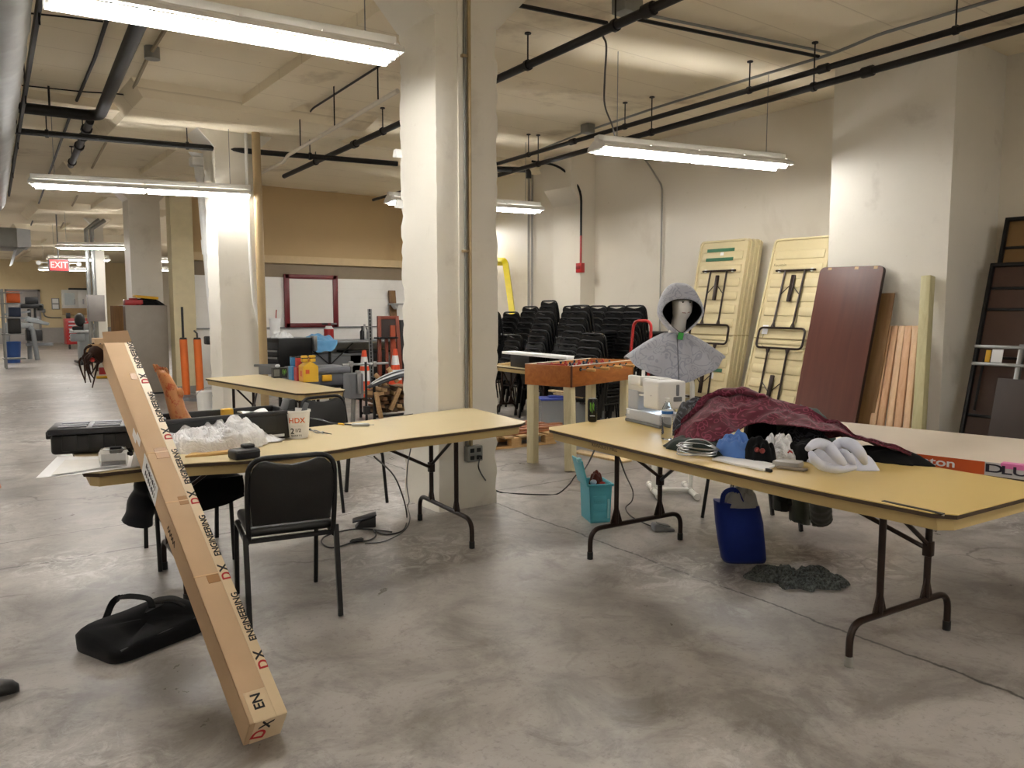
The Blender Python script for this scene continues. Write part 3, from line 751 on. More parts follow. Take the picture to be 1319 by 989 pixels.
# ------------------------------------------------------------------ stacking chairs
def make_chair(label, detail=True, group=None):
    o = thing('stacking_chair', label, 'chair', (0, 0, 0), 0, group)
    sg = 10 if detail else 6; r = .0125
    def BY(z): return -.215 - max(0, z - .45) * .16
    # cushion seat
    b = MB(); b.box(-.205, .205, -.2, .225, .425, .475, .022, 3 if detail else 1); b.build('seat', m_vinyl, o, w=False, ang=50)
    # padded back with a dipped upper edge
    poly = [(-.185, .49), (.185, .49), (.197, .62), (.196, .72), (.182, .772), (.155, .800), (.125, .805), (.07, .789), (0, .780), (-.07, .789), (-.125, .805), (-.155, .800), (-.182, .772), (-.196, .72), (-.197, .62)]
    b = MB(); t = bmesh.new()
    fr = [t.verts.new((x, BY(z) - .016, z)) for x, z in poly]; bk = [t.verts.new((x * .985, BY(z) + .018, z)) for x, z in poly]
    t.faces.new(fr); t.faces.new(bk); n = len(poly)
    for i in range(n): t.faces.new((fr[i], fr[(i + 1) % n], bk[(i + 1) % n], bk[i]))
    bmesh.ops.recalc_face_normals(t, faces=t.faces[:])
    if detail: bmesh.ops.bevel(t, geom=[e for e in t.edges], offset=.006, segments=2, profile=.5, affect='EDGES')
    b._merge(t); b.build('backrest', m_vinyl, o, w=False, ang=40)
    path = fillet([(-.2, BY(.42), .42), (-.207, BY(.6), .6), (-.2, BY(.82), .82), (.2, BY(.82), .82), (.207, BY(.6), .6), (.2, BY(.42), .42)], .085, 6 if detail else 4)
    b = MB(); b.tube(path, r, sg); b.build('back_frame', m_blacksteel, o, w=False)
    for s in (-1, 1):
        b = MB(); b.beam((s * .215, -.275, .002), (s * .215, -.213, .45), .024, .022); b.build('leg', m_blacksteel, o, w=False)
        b = MB(); b.tube(fillet([(s * .208, .27, .002), (s * .208, .215, .415), (s * .208, -.2, .40)], .05, 4), r, sg); b.build('leg', m_blacksteel, o, w=False)
    b = MB(); b.beam((-.215, -.205, .412), (.215, -.205, .412), .02, .02); b.build('seat_rail', m_blacksteel, o, w=False)
    b = MB(); b.beam((-.208, .19, .412), (.208, .19, .412), .02, .02); b.build('seat_rail', m_blacksteel, o, w=False)
    return o
ch = make_chair('black chair facing away, pushed up to the left table')
rm = (P(322, 815) + P(443, 795)) / 2; fm = (P(305, 760) + P(412, 755)) / 2; dv = fm - rm
ch.location = (rm + fm) / 2 + Vector((0.0, 0.02, 0)); ch.rotation_euler = (0, 0, math.atan2(dv.y, dv.x) - PI / 2)
chB = dup(ch, (2.5, 5.66, 0), R(192), 'black chair facing the camera on the far side of the left table, beside the bucket')
chC = dup(ch, (1.17, 5.0, 0), R(176), 'black chair with a dark jacket on it, under the left table')
chD = dup(ch, (4.55, 3.36, 0), R(61), 'black chair behind the sewing table with a green coat on it')

# stacks by the right wall
sc = make_chair('black stacking chair', False)
W = ['topmost', 'second', 'third', 'fourth', 'fifth', 'sixth', 'seventh', 'eighth', 'ninth', 'tenth', 'eleventh', 'twelfth', 'thirteenth']
stacks = [(646, 404, 7.6, 'stack half hidden by the middle column'), (670, 404, 7.58, 'stack below the yellow pipe'), (690, 400, 8.0, 'stack under the twin conduits'),
          (716, 391, 7.98, 'tall stack left of the fire alarm'), (741, 388, 7.98, 'tall stack below the fire alarm'), (738, 402, 7.35, 'front stack below the fire alarm'),
          (771, 395, 7.98, 'back stack right of the pilaster'), (784, 394, 7.35, 'middle stack right of the pilaster'), (805, 393, 7.98, 'back stack left of the hand truck'),
          (829, 394, 7.98, 'stack behind the red hand truck'), (853, 394, 7.98, 'stack behind the grey hood'),
          (803, 425, 6.78, 'low stack left of the hand truck'), (766, 434, 7.2, 'low stack before the pilaster'), (699, 432, 7.35, 'low stack behind the foam board')]
first = True; DZ = .085; DX = .035
for (u, v, X, desc) in stacks:
    p = PX(u, v, X); n = max(2, int(round((p.z - .83) / DZ)) + 1)
    rz = R(-90 + random.uniform(-4, 4))
    for i in range(n):
        pos = (X - .25 - (n - 1 - i) * DX, p.y + random.uniform(-.006, .006), i * DZ)
        k = n - 1 - i
        lab = f'black stacking chair, {W[k]} from top, {desc}' if k else f'black stacking chair on top of the {desc}'
        if i == 0: lab = f'black stacking chair at the bottom of the {desc}'
        if first: c = sc; c.location = pos; c.rotation_euler = (0, 0, rz); c['label'] = lab; c['group'] = 'stacked black chairs by the right wall'; first = False
        else: dup(sc, pos, rz, lab, 'stacked black chairs by the right wall')
# ------------------------------------------------------------------ cloth helper
def heap_mb(c, rx, ry, h, rz=0, seed=0, fold=.25, lob=.25, freq=3.0, na=72, nr=22, peak=(0, 0), sharp=1.0, flat=.75, soft=4):
    """soft pile: irregular outline, folds running outwards; closed underneath"""
    t = bmesh.new(); c = Vector(c); ca, sa = math.cos(rz), math.sin(rz)
    def pt(a, q, low=False):
        k = 1 + lob * N3(math.cos(a) * 1.6 + seed, math.sin(a) * 1.6, seed * .7) + lob * .5 * N3(math.cos(a) * 5 + seed, math.sin(a) * 5, 3)
        x = math.cos(a) * rx * k * q + peak[0] * rx * (1 - q); y = math.sin(a) * ry * k * q + peak[1] * ry * (1 - q)
        z = 0
        if not low:
            z = h * (1 - q ** 2.2) ** flat
            u, v = x / max(rx, ry) * freq, y / max(rx, ry) * freq
            wx_, wy_ = .5 * N3(u * .7, v * .7, seed + 4), .5 * N3(u * .7 + 9, v * .7, seed)
            n1 = math.tanh(abs(N3(u * .5 + wx_ + seed * 3, v * .8 + wy_, seed)) * 2.6); n2 = math.tanh(abs(N3(u * 1.3 + wy_ + seed, v * 1.1 + wx_, seed + 9)) * 2.4)
            z += h * fold * ((n1 - .55) * .75 * sharp + (n2 - .5) * .38 * sharp) * min(1, (1 - q) * 4 + .12)
            z = max(z, .004 + .012 * (1 - q))
        return c + Vector((x * ca - y * sa, x * sa + y * ca, z))
    top = t.verts.new(pt(0, 0)); rings = []
    for i in range(1, nr + 1): rings.append([t.verts.new(pt(2 * PI * k / na, i / nr)) for k in range(na)])
    bot = [t.verts.new(pt(2 * PI * k / na, 1, True)) for k in range(na)]
    for k in range(na): t.faces.new((top, rings[0][k], rings[0][(k + 1) % na]))
    rings.append(bot)
    for A, B in zip(rings, rings[1:]):
        for k in range(na): t.faces.new((A[k], B[k], B[(k + 1) % na], A[(k + 1) % na]))
    t.faces.new(bot[::-1])
    mv = [v for r_ in rings[:-1] for v in r_] + [top]
    for _ in range(soft): bmesh.ops.smooth_vert(t, verts=[v for r_ in rings[:-2] for v in r_] + [top], factor=.5, use_axis_x=True, use_axis_y=True, use_axis_z=True)
    bmesh.ops.recalc_face_normals(t, faces=t.faces[:])
    b = MB(); b._merge(t); return b
def heap(name, label, cat, mat, c, rx, ry, h, **k):
    return tag(heap_mb(c, rx, ry, h, **k).build(name, mat, ang=170), label, cat)
def loft(secs, cap=True):
    """skin through closed sections (lists of points)"""
    t = bmesh.new(); rs = [[t.verts.new(p) for p in s] for s in secs]; n = len(rs[0])
    for A, B in zip(rs, rs[1:]):
        for k in range(n): t.faces.new((A[k], A[(k + 1) % n], B[(k + 1) % n], B[k]))
    if cap: t.faces.new(rs[0]); t.faces.new(rs[-1])
    bmesh.ops.recalc_face_normals(t, faces=t.faces[:])
    b = MB(); b._merge(t); return b
def cable(label, pts, r=.004, mat=None, name='power_cable', n=8):
    b = MB(); b.tube(spline(pts, n), r, 6); return tag(b.build(name, mat or m_black), label, 'cable')
def pos(u, v, z): return P(u, v, z)

# ------------------------------------------------------------------ long cardboard box leaning on the left table
foot = P(337, 953, 0); B0 = Vector((foot.x, foot.y, 0)); ax = Vector((-.065, 1.21, .785)).normalized()
LB = 2.27; wX = ax.cross(Vector((0, 0, 1))).normalized(); nB = wX.cross(ax); nB = nB if nB.z > 0 else -nB
W2 = .132; H2 = .13
o = thing('cardboard_box', 'long narrow cardboard box leaning against the left table with red and black lettering', 'box', B0)
def bp(a, s, h): return B0 + ax * a + wX * s + nB * h          # along, across, up from the back face
def plate(b, a0, a1, s0, s1, h0, h1):
    mt = Matrix((wX, ax, nB)).transposed().to_4x4(); mt.translation = B0
    b.box(s0, s1, a0, a1, h0, h1, .0015, 1, mt)
lift = .004
b = MB(); T_ = .005
plate(b, 0, LB, -W2 / 2, W2 / 2, lift, lift + T_); plate(b, 0, LB, -W2 / 2, W2 / 2, H2 - T_, H2)
plate(b, 0, LB, -W2 / 2, -W2 / 2 + T_, lift, H2); plate(b, 0, LB, W2 / 2 - T_, W2 / 2, lift, H2); plate(b, 0, T_, -W2 / 2, W2 / 2, lift, H2)
plate(b, LB - .3, LB - .29, -W2 / 2 + .006, W2 / 2 - .006, lift + .006, H2 - .006)
b.build('box_body', m_card, o, ang=30)
def flap(corners, mat=m_card):
    t = bmesh.new(); t.faces.new([t.verts.new(c) for c in corners]); bmesh.ops.solidify(t, geom=t.faces[:], thickness=.004)
    b = MB(); b._merge(t); b.build('flap', mat, o)
flap([bp(LB, -W2 / 2, H2), bp(LB, W2 / 2, H2), bp(LB + .06, W2 / 2 - .01, H2 + .035), bp(LB + .055, -W2 / 2 + .0, H2 + .03)])
flap([bp(LB, -W2 / 2, .01), bp(LB, -W2 / 2, H2 - .01), bp(LB + .05, -W2 / 2 - .06, H2 - .04), bp(LB + .04, -W2 / 2 - .07, .03)])
flap([bp(LB, W2 / 2, .01), bp(LB, W2 / 2, H2 - .01), bp(LB + .09, W2 / 2 + .02, H2 - .03), bp(LB + .08, W2 / 2 + .025, .02)])
flap([bp(LB, -W2 / 2 + .01, .004), bp(LB, W2 / 2, .004), bp(LB + .06, W2 / 2 - .02, -.05), bp(LB + .05, -W2 / 2 + .02, -.045)])
b = MB()       # pale printed tape along the right third of the upper face
plate(b, .0, LB - .004, W2 / 2 - .038, W2 / 2 + .0006, H2 - .001, H2 + .0008); plate(b, 0, LB - .004, W2 / 2 - .0002, W2 / 2 + .0008, .05, H2 + .0006)
b.build('printed_tape', M('pale_tape', '#d9c3a0', .35, var=.05), o)
b = MB(); plate(b, -.0012, .0, -W2 / 2 + .02, W2 / 2 + .0006, lift, H2); plate(b, 0, .12, -W2 / 2 + .015, W2 / 2 - .038, H2 - .001, H2 + .0009); b.build('end_tape', MATS['pale_tape'], o)
for a_, s0, l in ((1.06, -.01, .05), (.62, -.02, .04), (1.95, -.005, .05), (1.36, -.03, .07)):
    b = MB(); plate(b, a_, a_ + l, s0, W2 / 2 - .039, H2 - .001, H2 + .0009); b.build('tape_patch', m_tape, o)
for a_ in (.66, 1.08, 1.40):
    b = MB(); plate(b, a_, a_ + .008, -W2 / 2, W2 / 2 - .038, H2 - .001, H2 + .0012); b.build('crease', M('pale_crease', '#d6b58c', .8), o)
a_ = .21; sT = W2 / 2 - .010; FE = (bp(0, W2 / 2 + .0012, H2 + .0008), wX.copy(), -nB)
while a_ < LB - .3:
    text('D', .052, m_redink, o, bp(a_, sT, H2 + .0008), ax, -wX, bold=True, sx=1.0, fold=FE)
    text('X', .052, m_ink, o, bp(a_ + .043, sT, H2 + .0008), ax, -wX, bold=True, sx=1.1, fold=FE)
    text('ENGINEERING', .036, m_ink, o, bp(a_ + .225, sT, H2 + .0008), ax, -wX, bold=True, sx=1.02, fold=FE)
    a_ += .43
text('EN', .05, m_ink, o, bp(.075, -.012, H2 + .001), ax, -wX, bold=True)
zE = -ax
text('D', .07, m_redink, o, bp(-.0014, -.018, .05), nB * .9 + wX * .25, wX * -1, bold=True)
text('X', .06, m_ink, o, bp(-.0014, .0, .1), nB * .9 + wX * .25, wX * -1, bold=True)
# labels on the left face
def side_label(a0, a1, h0, h1, name, m):
    b = MB(); plate(b, a0, a1, -W2 / 2 - .0008, -W2 / 2, h0, h1); return b.build(name, m, o)
side_label(1.19, 1.42, .008, .118, 'shipping_label', m_paper)
for i in range(2):
    for k in range(9):
        b = MB(); h_ = .03 + i * .042; a0 = 1.22 + k * .018; plate(b, a0, a0 + .004 + .006 * ((k * 7) % 3) / 2, -W2 / 2 - .0014, -W2 / 2 - .0007, h_, h_ + .026); b.build('bar_code', m_ink, o)
side_label(1.56, 1.62, .055, .1, 'small_label', m_paper); side_label(1.50, 1.56, .085, .125, 'small_label', m_paper)
b = MB()
for k in range(5):
    b.tube([bp(.9 + k * .022, -W2 / 2 - .001, .05), bp(.91 + k * .022, -W2 / 2 - .001, .08), bp(.92 + k * .022, -W2 / 2 - .001, .052)], .0012, 5)
b.build('pen_scribble', m_ink, o)

# dark hairy prop stuffed in the open end of the box
kf = bp(LB - .01, -W2 / 2 + .0, .07); o = thing('hairy_prop', 'dark brown hairy prop spilling from the open top of the cardboard box', 'prop', kf)
m_fur = fabric('dark_brown_fur', '#22130d', '#3d2418', .9, 40)
b = MB(); b.ball(bp(LB + .03, -.01, .065), (.045, .045, .045), 14, 10); b.ball(bp(LB + .015, -W2 / 2 - .02, .05), (.045, .04, .05), 14, 10); b.build('bulk', m_fur, o)
random.seed(5)
for i in range(16):
    p_ = bp(LB + random.uniform(-.02, .05), -W2 / 2 - random.uniform(.0, .05), random.uniform(.02, .1)); b = MB()
    b.tube(spline([p_, p_ + Vector((random.uniform(-.05, -.01), random.uniform(-.03, .03), -.03)), p_ + Vector((random.uniform(-.05, -.01), random.uniform(-.03, .03), random.uniform(-.16, -.08)))], 4), [.009 - .0008 * j for j in range(9)], 6); b.build('lock', m_fur, o)
b = MB(); b.ball(bp(LB - .02, -W2 / 2 - .05, .04), (.014, .012, .012), 8, 6); b.build('red_bead', m_red, o)
# ------------------------------------------------------------------ things on the left table
# white sheets hanging over the left end
zs = on_left(.6, 4.1) + .003
b = MB()
s_c = [P(46, 617, zs + .012), P(112, 607, zs), P(176, 601, zs), P(176, 586, zs), P(74, 589, zs)]
b.grid(14, 6, lambda u, v: (s_c[0].lerp(s_c[2], u)).lerp(s_c[4].lerp(s_c[3], u), v) + Vector((0, 0, .0005 + .012 * max(0, .35 - u) ** 1.0)), .002)
sh = tag(b.build('paper_sheet', m_paper), 'big white paper sheet sticking out over the left end of the table', 'paper')
b = MB(); q = [P(66, 614, zs + .012), P(150, 600, zs + .004), P(160, 590, zs + .004), P(84, 594, zs + .01)]
b.grid(8, 4, lambda u, v: q[0].lerp(q[1], u).lerp(q[3].lerp(q[2], u), v) + Vector((0, 0, .0035 + .010 * max(0, .45 - u))), .0015)
tag(b.build('paper_sheet', M('cream_paper', '#e4e2de', .8)), 'smaller white sheet lying on the big paper sheet', 'paper')
# black long case with a ribbed lid
o = thing('tool_case', 'long black closed tool case at the back left end of the table', 'case', (.69, 4.56, zs), R(-13))
Lc, Wc, Hc = .52, .28, .135
b = MB(); b.box(-Lc / 2, Lc / 2, -Wc / 2, Wc / 2, .004, Hc - .03, .018, 3)
for k in range(4): b.box(-Lc / 2 + .05 + k * .12, -Lc / 2 + .12 + k * .12, -Wc / 2 - .006, -Wc / 2 + .01, .02, Hc - .035, .005)
b.build('case_body', m_black, o, w=False)
b = MB(); b.box(-Lc / 2 - .012, Lc / 2 + .012, -Wc / 2 - .012, Wc / 2 + .012, Hc - .03, Hc, .008)
b.build('case_lid', M('grey_black_plastic', '#2b2c30', .35), o, w=False)
for k in range(3):
    for j in range(3):
        b = MB(); b.box(-.23 + k * .155, -.10 + k * .155, -.1 + j * .075, -.06 + j * .075, Hc - .001, Hc + .006, .003); b.build('lid_rib', M('worn_grey_plastic', '#8f9098', .5), o, w=False)
for s in (-1, 1):
    b = MB(); b.box(s * (Lc / 2 + .01) - .02, s * (Lc / 2 + .01) + .02, -.06, .06, Hc - .06, Hc - .02, .006); b.build('end_latch', m_black, o, w=False)
# clear goggles
g = P(147, 600, zs + .006); o = thing('safety_goggles', 'clear safety goggles with a black strap on the white paper', 'goggles', g + Vector((0, 0, .0)), R(-10))
mg = glassy('clear_plastic', '#f2f4f6', .08, .85)
sec = []
for z, k in ((0.0, .9), (.03, 1.0), (.07, 1.0), (.085, .85), (.08, .75)):
    sec.append([Vector((.062 * k * math.copysign(abs(math.cos(a)) ** .6, math.cos(a)), .045 * k * math.copysign(abs(math.sin(a)) ** .6, math.sin(a)) * (1.2 if math.sin(a) < 0 else .8), z)) for a in [2 * PI * i / 24 for i in range(24)]])
loft(sec, False).build('frame', mg, o, w=False)
b = MB(); b.box(-.05, .05, -.054, -.05, .012, .066, .002); b.build('lens', mg, o, w=False)
b = MB(); b.box(-.015, .035, -.02, .03, .06, .09, .006); b.tube(spline([(.03, .0, .075), (.065, .02, .07), (.075, .0, .05), (.06, -.03, .06)], 5), .008, 6); b.build('strap', m_blackcloth, o, w=False)
g = P(182, 599, zs + .004); b = MB(); b.prism([(-.035, 0), (.045, 0), (.012, .115), (-.005, .115)], -.03, .03, 'y', mat=Matrix.Translation(g) @ Matrix.Rotation(R(-35), 4, 'Z'))
tag(b.build('folded_card', m_paper), 'small folded white card beside the goggles, partly behind the cardboard box', 'card')

# open tote
zt = on_left(1.3, 4.6) + .002
o = thing('tool_tote', 'open black tote with a tall end wall behind the white bag', 'tote', (1.28, 4.56, zt), R(3))
Lt, Wt, Ht = .70, .27, .165
b = MB()
for s in (-1, 1):
    b.box(-Lt / 2, Lt / 2, s * Wt / 2 - .008, s * Wt / 2 + .008, 0, Ht, .004)
    b.box(s * Lt / 2 - .008, s * Lt / 2 + .008, -Wt / 2, Wt / 2, 0, Ht, .004)
b.box(-Lt / 2, Lt / 2, -Wt / 2, Wt / 2, .0, .012); b.build('tote_body', m_black, o, w=False)
b = MB(); b.box(-Lt / 2 - .015, Lt / 2 + .01, -Wt / 2 - .02, -Wt / 2 - .004, Ht - .022, Ht, .006); b.box(-Lt / 2 - .015, Lt / 2 + .01, Wt / 2 + .004, Wt / 2 + .02, Ht - .022, Ht, .006); b.build('rim', M('grey_black_plastic', '#2b2c30', .35), o, w=False)
b = MB(); b.prism([(Lt / 2 - .03, 0), (Lt / 2 + .012, 0), (Lt / 2 + .025, .225), (Lt / 2 - .01, .225), (Lt / 2 - .035, .15)], -Wt / 2 - .01, -Wt / 2 + .10, 'y', bev=.006); b.build('end_wall', m_black, o, w=False)
b = MB(); b.box(-.09, -.03, -Wt / 2 - .0105, -Wt / 2 - .008, .07, .115); b.build('care_label', m_paper, o, w=False)
b = MB(); b.box(-.08, -.04, -Wt / 2 - .011, -Wt / 2 - .0104, .09, .107); b.build('label_print', m_ink, o, w=False)
b = MB(); b.box(.03, .25, -Wt / 2 - .013, -Wt / 2 - .006, .05, .14, .003); b.build('recessed_panel', m_black, o, w=False)
b = MB(); b.box(.2, .3, -Wt / 2 - .012, -Wt / 2 - .007, .012, .028, .002); b.build('white_strip', m_paper, o, w=False)
q = Vector((1.31, 4.60, zt + .013)); b = MB(); b.box(q.x - .03, q.x + .03, q.y - .03, q.y + .03, q.z, q.z + .165, .006); tag(b.build('tape_measure', M('yellow_plastic', '#d8a51c', .45)), 'small yellow tool standing inside the open tote', 'tool')
b = MB(); b.grid(8, 4, lambda u, v: Vector((1.38 + .16 * u, 4.52 + .12 * v, zt + .150 + .012 * math.sin(u * 5 + v * 3))), .004); b.box(1.4, 1.52, 4.53, 4.63, zt + .012, zt + .148); tag(b.build('paper_bundle', m_paper), 'crumpled white paper lying in the open tote', 'paper')

# white plastic bag and rubber leg
zb = on_left(1.15, 4.15) + .002
c = P(292, 577, zb)
o = thing('plastic_bag', 'crumpled white plastic bag bundle in the middle of the left table', 'bag', c)
b = heap_mb(c + Vector((-.05, .06, 0)), .27, .2, .14, R(5), seed=3.2, fold=.55, lob=.25, freq=5, sharp=1.4, flat=.32, soft=1)
m_bag = M('white_bag_plastic', '#eeeef0', .28, var=.02)
_nt = m_bag.node_tree; bump(_nt, _nt.nodes['Principled BSDF'], noise_n(_nt, texco(_nt), 16, 3, .6, 1.5), .8, .03); b.build('bag_body', m_bag, o, ang=45)
heap_mb(c + Vector((.22, .16, 0)), .17, .11, .04, R(-8), seed=8.1, fold=.8, lob=.4, freq=4, sharp=1.4).build('loose_end', m_bag, o, ang=45)
b = MB(); cc = P(262, 588, zb)
b.prism([(-.17, -.02), (.16, -.03), (.2, .06), (-.1, .09)], 0, .014, 'z', bev=.003, mat=Matrix.Translation(cc + Vector((.08, .02, 0))))
tag(b.build('thin_board', wood('light_board', '#c19a5b', '#d6b47a', 'x')), 'thin tan board peeking out under the white bag', 'board')
lg = P(246, 574, zb); o = thing('prop_leg', 'orange brown rubber leg prop with the foot pointing up out of the white bag', 'prop', lg)
def flesh():
    m, nt, b_ = nodes_of('bloody_rubber_skin'); v = texco(nt)
    f = noise_n(nt, v, 26, 5, .7); g_ = noise_n(nt, v, 7, 3)
    cc = mix(nt, g_, rgb('#b4713f'), rgb('#c98f5c')); cc = mix(nt, ramp(nt, f, [(.52, (0, 0, 0)), (.62, (1, 1, 1))]), cc, rgb('#a8471f'))
    nt.links.new(cc, b_.inputs['Base Color']); b_.inputs['Roughness'].default_value = .42; bump(nt, b_, f, .3, .004); return m
m_flesh = flesh(); dl = Vector((-.72 * .807, -.72 * -.59, 1)).normalized()
dl = Vector((-.24, .175, .95)).normalized(); rt = Vector((.807, -.59, 0)); fw = dl.cross(rt).normalized()
secs = []
for a, w_, d_, off in ((.0, .075, .06, 0.03), (.06, .068, .06, .015), (.12, .056, .052, .0), (.18, .046, .046, -.006), (.215, .045, .047, -.002), (.26, .042, .04, .0), (.31, .037, .03, -.008), (.345, .033, .022, -.014), (.36, .024, .016, -.016)):
    cpt = lg + dl * a * 1.22 + rt * off
    secs.append([cpt + rt * (w_ * math.cos(t)) + fw * (d_ * math.sin(t)) for t in [2 * PI * i / 18 for i in range(18)]])
loft(secs).build('leg', m_flesh, o, ang=70)
for i in range(5):
    k = lg + dl * (.438 + .012 * (i < 2)) + rt * (-.044 + i * .0145); b = MB(); b.tube([k - dl * .02, k + dl * .012, k + dl * (.024 - i * .002) + fw * -.008], [.0085, .0095 - i * .0007, .005], 8); b.build('toe', m_flesh, o)
b = MB(); k = lg + dl * .305 + rt * .04; b.ball(k, (.022, .022, .034), 10, 8); b.build('heel', m_flesh, o)
# black tool battery
k = P(315, 590, on_left(1.2, 3.87) + .001); o = thing('battery_pack', 'dark grey battery pack at the front edge of the left table', 'battery', k, R(8))
b = MB(); b.box(-.068, .068, -.045, .05, .0, .05, .012, 3); b.build('pack_body', M('slate_plastic', '#26272b', .4), o, w=False)
b = MB(); b.box(.0, .06, .0, .05, .047, .068, .008); b.box(-.06, .064, -.048, -.04, .03, .036, .002); b.build('clip', m_black, o, w=False)
# bucket
k = P(383, 563, on_left(1.65, 4.35) + .001); o = thing('bucket', 'white plastic measuring bucket with orange letters and a brush in it', 'bucket', k)
m_bk = M('milky_plastic', '#f0efec', .35, var=.03)
b = MB(); b.lathe([(.0, .0), (.062, .0), (.066, .02), (.076, .152), (.081, .154), (.081, .166), (.077, .167), (.074, .155), (.064, .02), (.0, .006)], 32, k); b.build('bucket_body', m_bk, o)
vw = Vector((-k.x, -k.y, 0)).normalized(); rgt = Vector((-vw.y, vw.x, 0))
def on_bucket(s, z): 
    r = .066 + (.01 * (z - .02) / .13) + .0012; a = s / r
    return k + (vw * math.cos(a) + rgt * math.sin(a)) * r + Vector((0, 0, z)), (rgt * math.cos(a) - vw * math.sin(a))
for ch_, s in (('H', -.033), ('D', .0), ('X', .032)):
    p_, r_ = on_bucket(s, .108); text(ch_, .043, m_orange, o, p_, r_, (0, 0, 1), bold=True)
for ch_, s, sz in (('2', -.028, .046), ('1/2', .004, .028)):
    p_, r_ = on_bucket(s, .045 if sz > .03 else .05); text(ch_, sz, m_ink, o, p_, r_, (0, 0, 1), bold=True)
for i, ch_ in enumerate('QUARTS'):
    p_, r_ = on_bucket(-.03 + i * .0105, .019); text(ch_, .014, m_ink, o, p_, r_, (0, 0, 1), bold=True)
for i in range(12):
    p_, r_ = on_bucket(-.03 + i * .0055, .08); text('.', .014, M('grey_ink', '#8c8c90', .7), o, p_, r_, (0, 0, 1), bold=True)
o = thing('paint_brush', 'small white handled brush standing in the bucket', 'brush', k + Vector((.03, 0, .01)))
b = MB(); b.tube([k + Vector((.0, 0, .02)), k + rgt * .045 + Vector((0, 0, .17))], .006, 8); b.build('handle', m_white, o)
b = MB(); d = (rgt * .045 + Vector((0, 0, .15))).normalized(); b.beam(k + rgt * .04 + Vector((0, 0, .15)), k + rgt * .058 + Vector((0, 0, .205)), .03, .012, up=vw, bev=.003); b.build('head', m_grey, o)
# soldering iron like tool
zi = on_left(2.1, 4.5) + .012; a = P(453, 547, zi); c = P(476, 547, zi)
o = thing('air_tool', 'silver cylinder tool with a black lead lying on the left table', 'tool', a)
b = MB(); b.tube([a, a.lerp(c, .06), a.lerp(c, .92), c], [.008, .0115, .0115, .007], 12); b.cyl(c, c + (c - a) * .25, .002, 6); b.build('barrel', m_steel, o)
b = MB(); pts = spline([a, P(441, 546, zi), P(428, 545, zi - .004), P(414, 541, zi - .006), P(398, 538, zi - .006)], 6); b.tube(pts, .005, 8); b.build('lead', m_black, o)
b = MB(); b.cyl(P(443, 546.5, zi), P(436, 545.6, zi), .0068, 8); b.build('yellow_band', MATS['yellow_plastic'], o)
k = P(408, 556, on_left(1.75, 4.35) + .006); o = thing('pliers', 'small pliers lying beside the bucket', 'pliers', k)
for s in (-1, 1):
    b = MB(); b.tube(spline([P(399, 553 + s * 1.2, k.z), P(408, 556 - s * 1.4, k.z), P(416, 557 + s * 1.2, k.z)], 5), .004, 6); b.build('arm', m_steel, o)
b = MB(); b.tube([P(416, 557, k.z), P(427, 559, k.z)], [.005, .002], 6); b.tube([P(394, 553, k.z), P(401, 553, k.z)], .006, 6); b.build('jaw', m_black, o)
b = MB(); zi = on_left(2.5, 4.75) + .003; b.tube(spline([P(496, 536, zi), P(508, 534, zi), P(520, 534.6, zi), P(532, 533, zi)], 5), .003, 6); tag(b.build('wire', m_black), 'short bent wire lying near the column on the left table', 'wire')

# ------------------------------------------------------------------ under and around the left table
# dark jacket over the chair below the table
o = thing('jacket', 'black jacket draped on the chair under the left table, one sleeve hanging', 'jacket', (1.1, 4.95, .48))
b = MB(); 
def jk(u, v):
    x = .93 + .5 * u; y = 4.74 + .38 * v
    return Vector((x, y, .505 + .02 * N3(x * 9, y * 9) + .10 * (1 - (2 * u - 1) ** 2) * (1 - (2 * v - 1) ** 2) ** .5))
b.grid(16, 12, jk, .02); b.build('body', m_blackcloth, o, ang=80)
b = MB(); b.grid(16, 8, lambda u, v: Vector((.93 + .5 * u, 4.745 - .02 * v + .012 * N3(u * 6, v * 5), .51 - (.13 + .05 * math.sin(u * PI)) * v)), .015); b.build('hem', m_blackcloth, o, ang=80)
b = MB(); a = P(192, 618, .60); c1 = P(186, 640, .5); c2 = P(177, 672, .36)
b.tube(spline([a, c1, c2], 8), [.062 + .018 * (i / 16) + .006 * math.sin(i * .8) for i in range(17)], 14); b.build('sleeve', fabric('charcoal_cloth', '#1b1c1f', '#26272b'), o, ang=80)
b = MB(); b.tube(spline([P(205, 625, .6), P(215, 650, .46), P(220, 668, .38)], 6), [.06 + .006 * math.sin(i * .9) for i in range(13)], 12); b.build('sleeve', m_blackcloth, o, ang=80)
# black soft bag on the floor
cb = P(187, 822, 0); o = thing('laptop_bag', 'black soft carry bag lying on the floor behind the cardboard box', 'bag', cb)
rzb = R(22); ex = Vector((math.cos(rzb), math.sin(rzb), 0)); ey = Vector((-ex.y, ex.x, 0))
secs = []
for z, k, f in ((0.0, .97, 0), (.012, 1.0, 0), (.05, 1.0, .1), (.078, .985, .3), (.094, .95, .5), (.103, .88, .8), (.106, .5, 1.3), (.106, .05, 1)):
    s = []
    for i in range(48):
        a = 2 * PI * i / 48; cx_ = math.copysign(abs(math.cos(a)) ** .26, math.cos(a)); sy = math.copysign(abs(math.sin(a)) ** .26, math.sin(a))
        x = .25 * k * cx_; y = .17 * k * sy
        zz = z * (1.0 - .28 * (sy < 0) * abs(sy) + .1 * cx_) + f * .018 * N3(x * 12, y * 12, 4)
        q = 1 + .05 * N3(x * 9, y * 9, z * 20); s.append(cb + ex * x * q + ey * y * q + Vector((0, 0, max(0, zz))))
    secs.append(s)
loft(secs).build('bag_body', m_blackcloth, o, ang=60)
b = MB(); hp = spline([P(135, 800, .085), P(146, 775, .13), P(163, 768, .165), P(190, 771, .175), P(196, 782, .15)], 8)
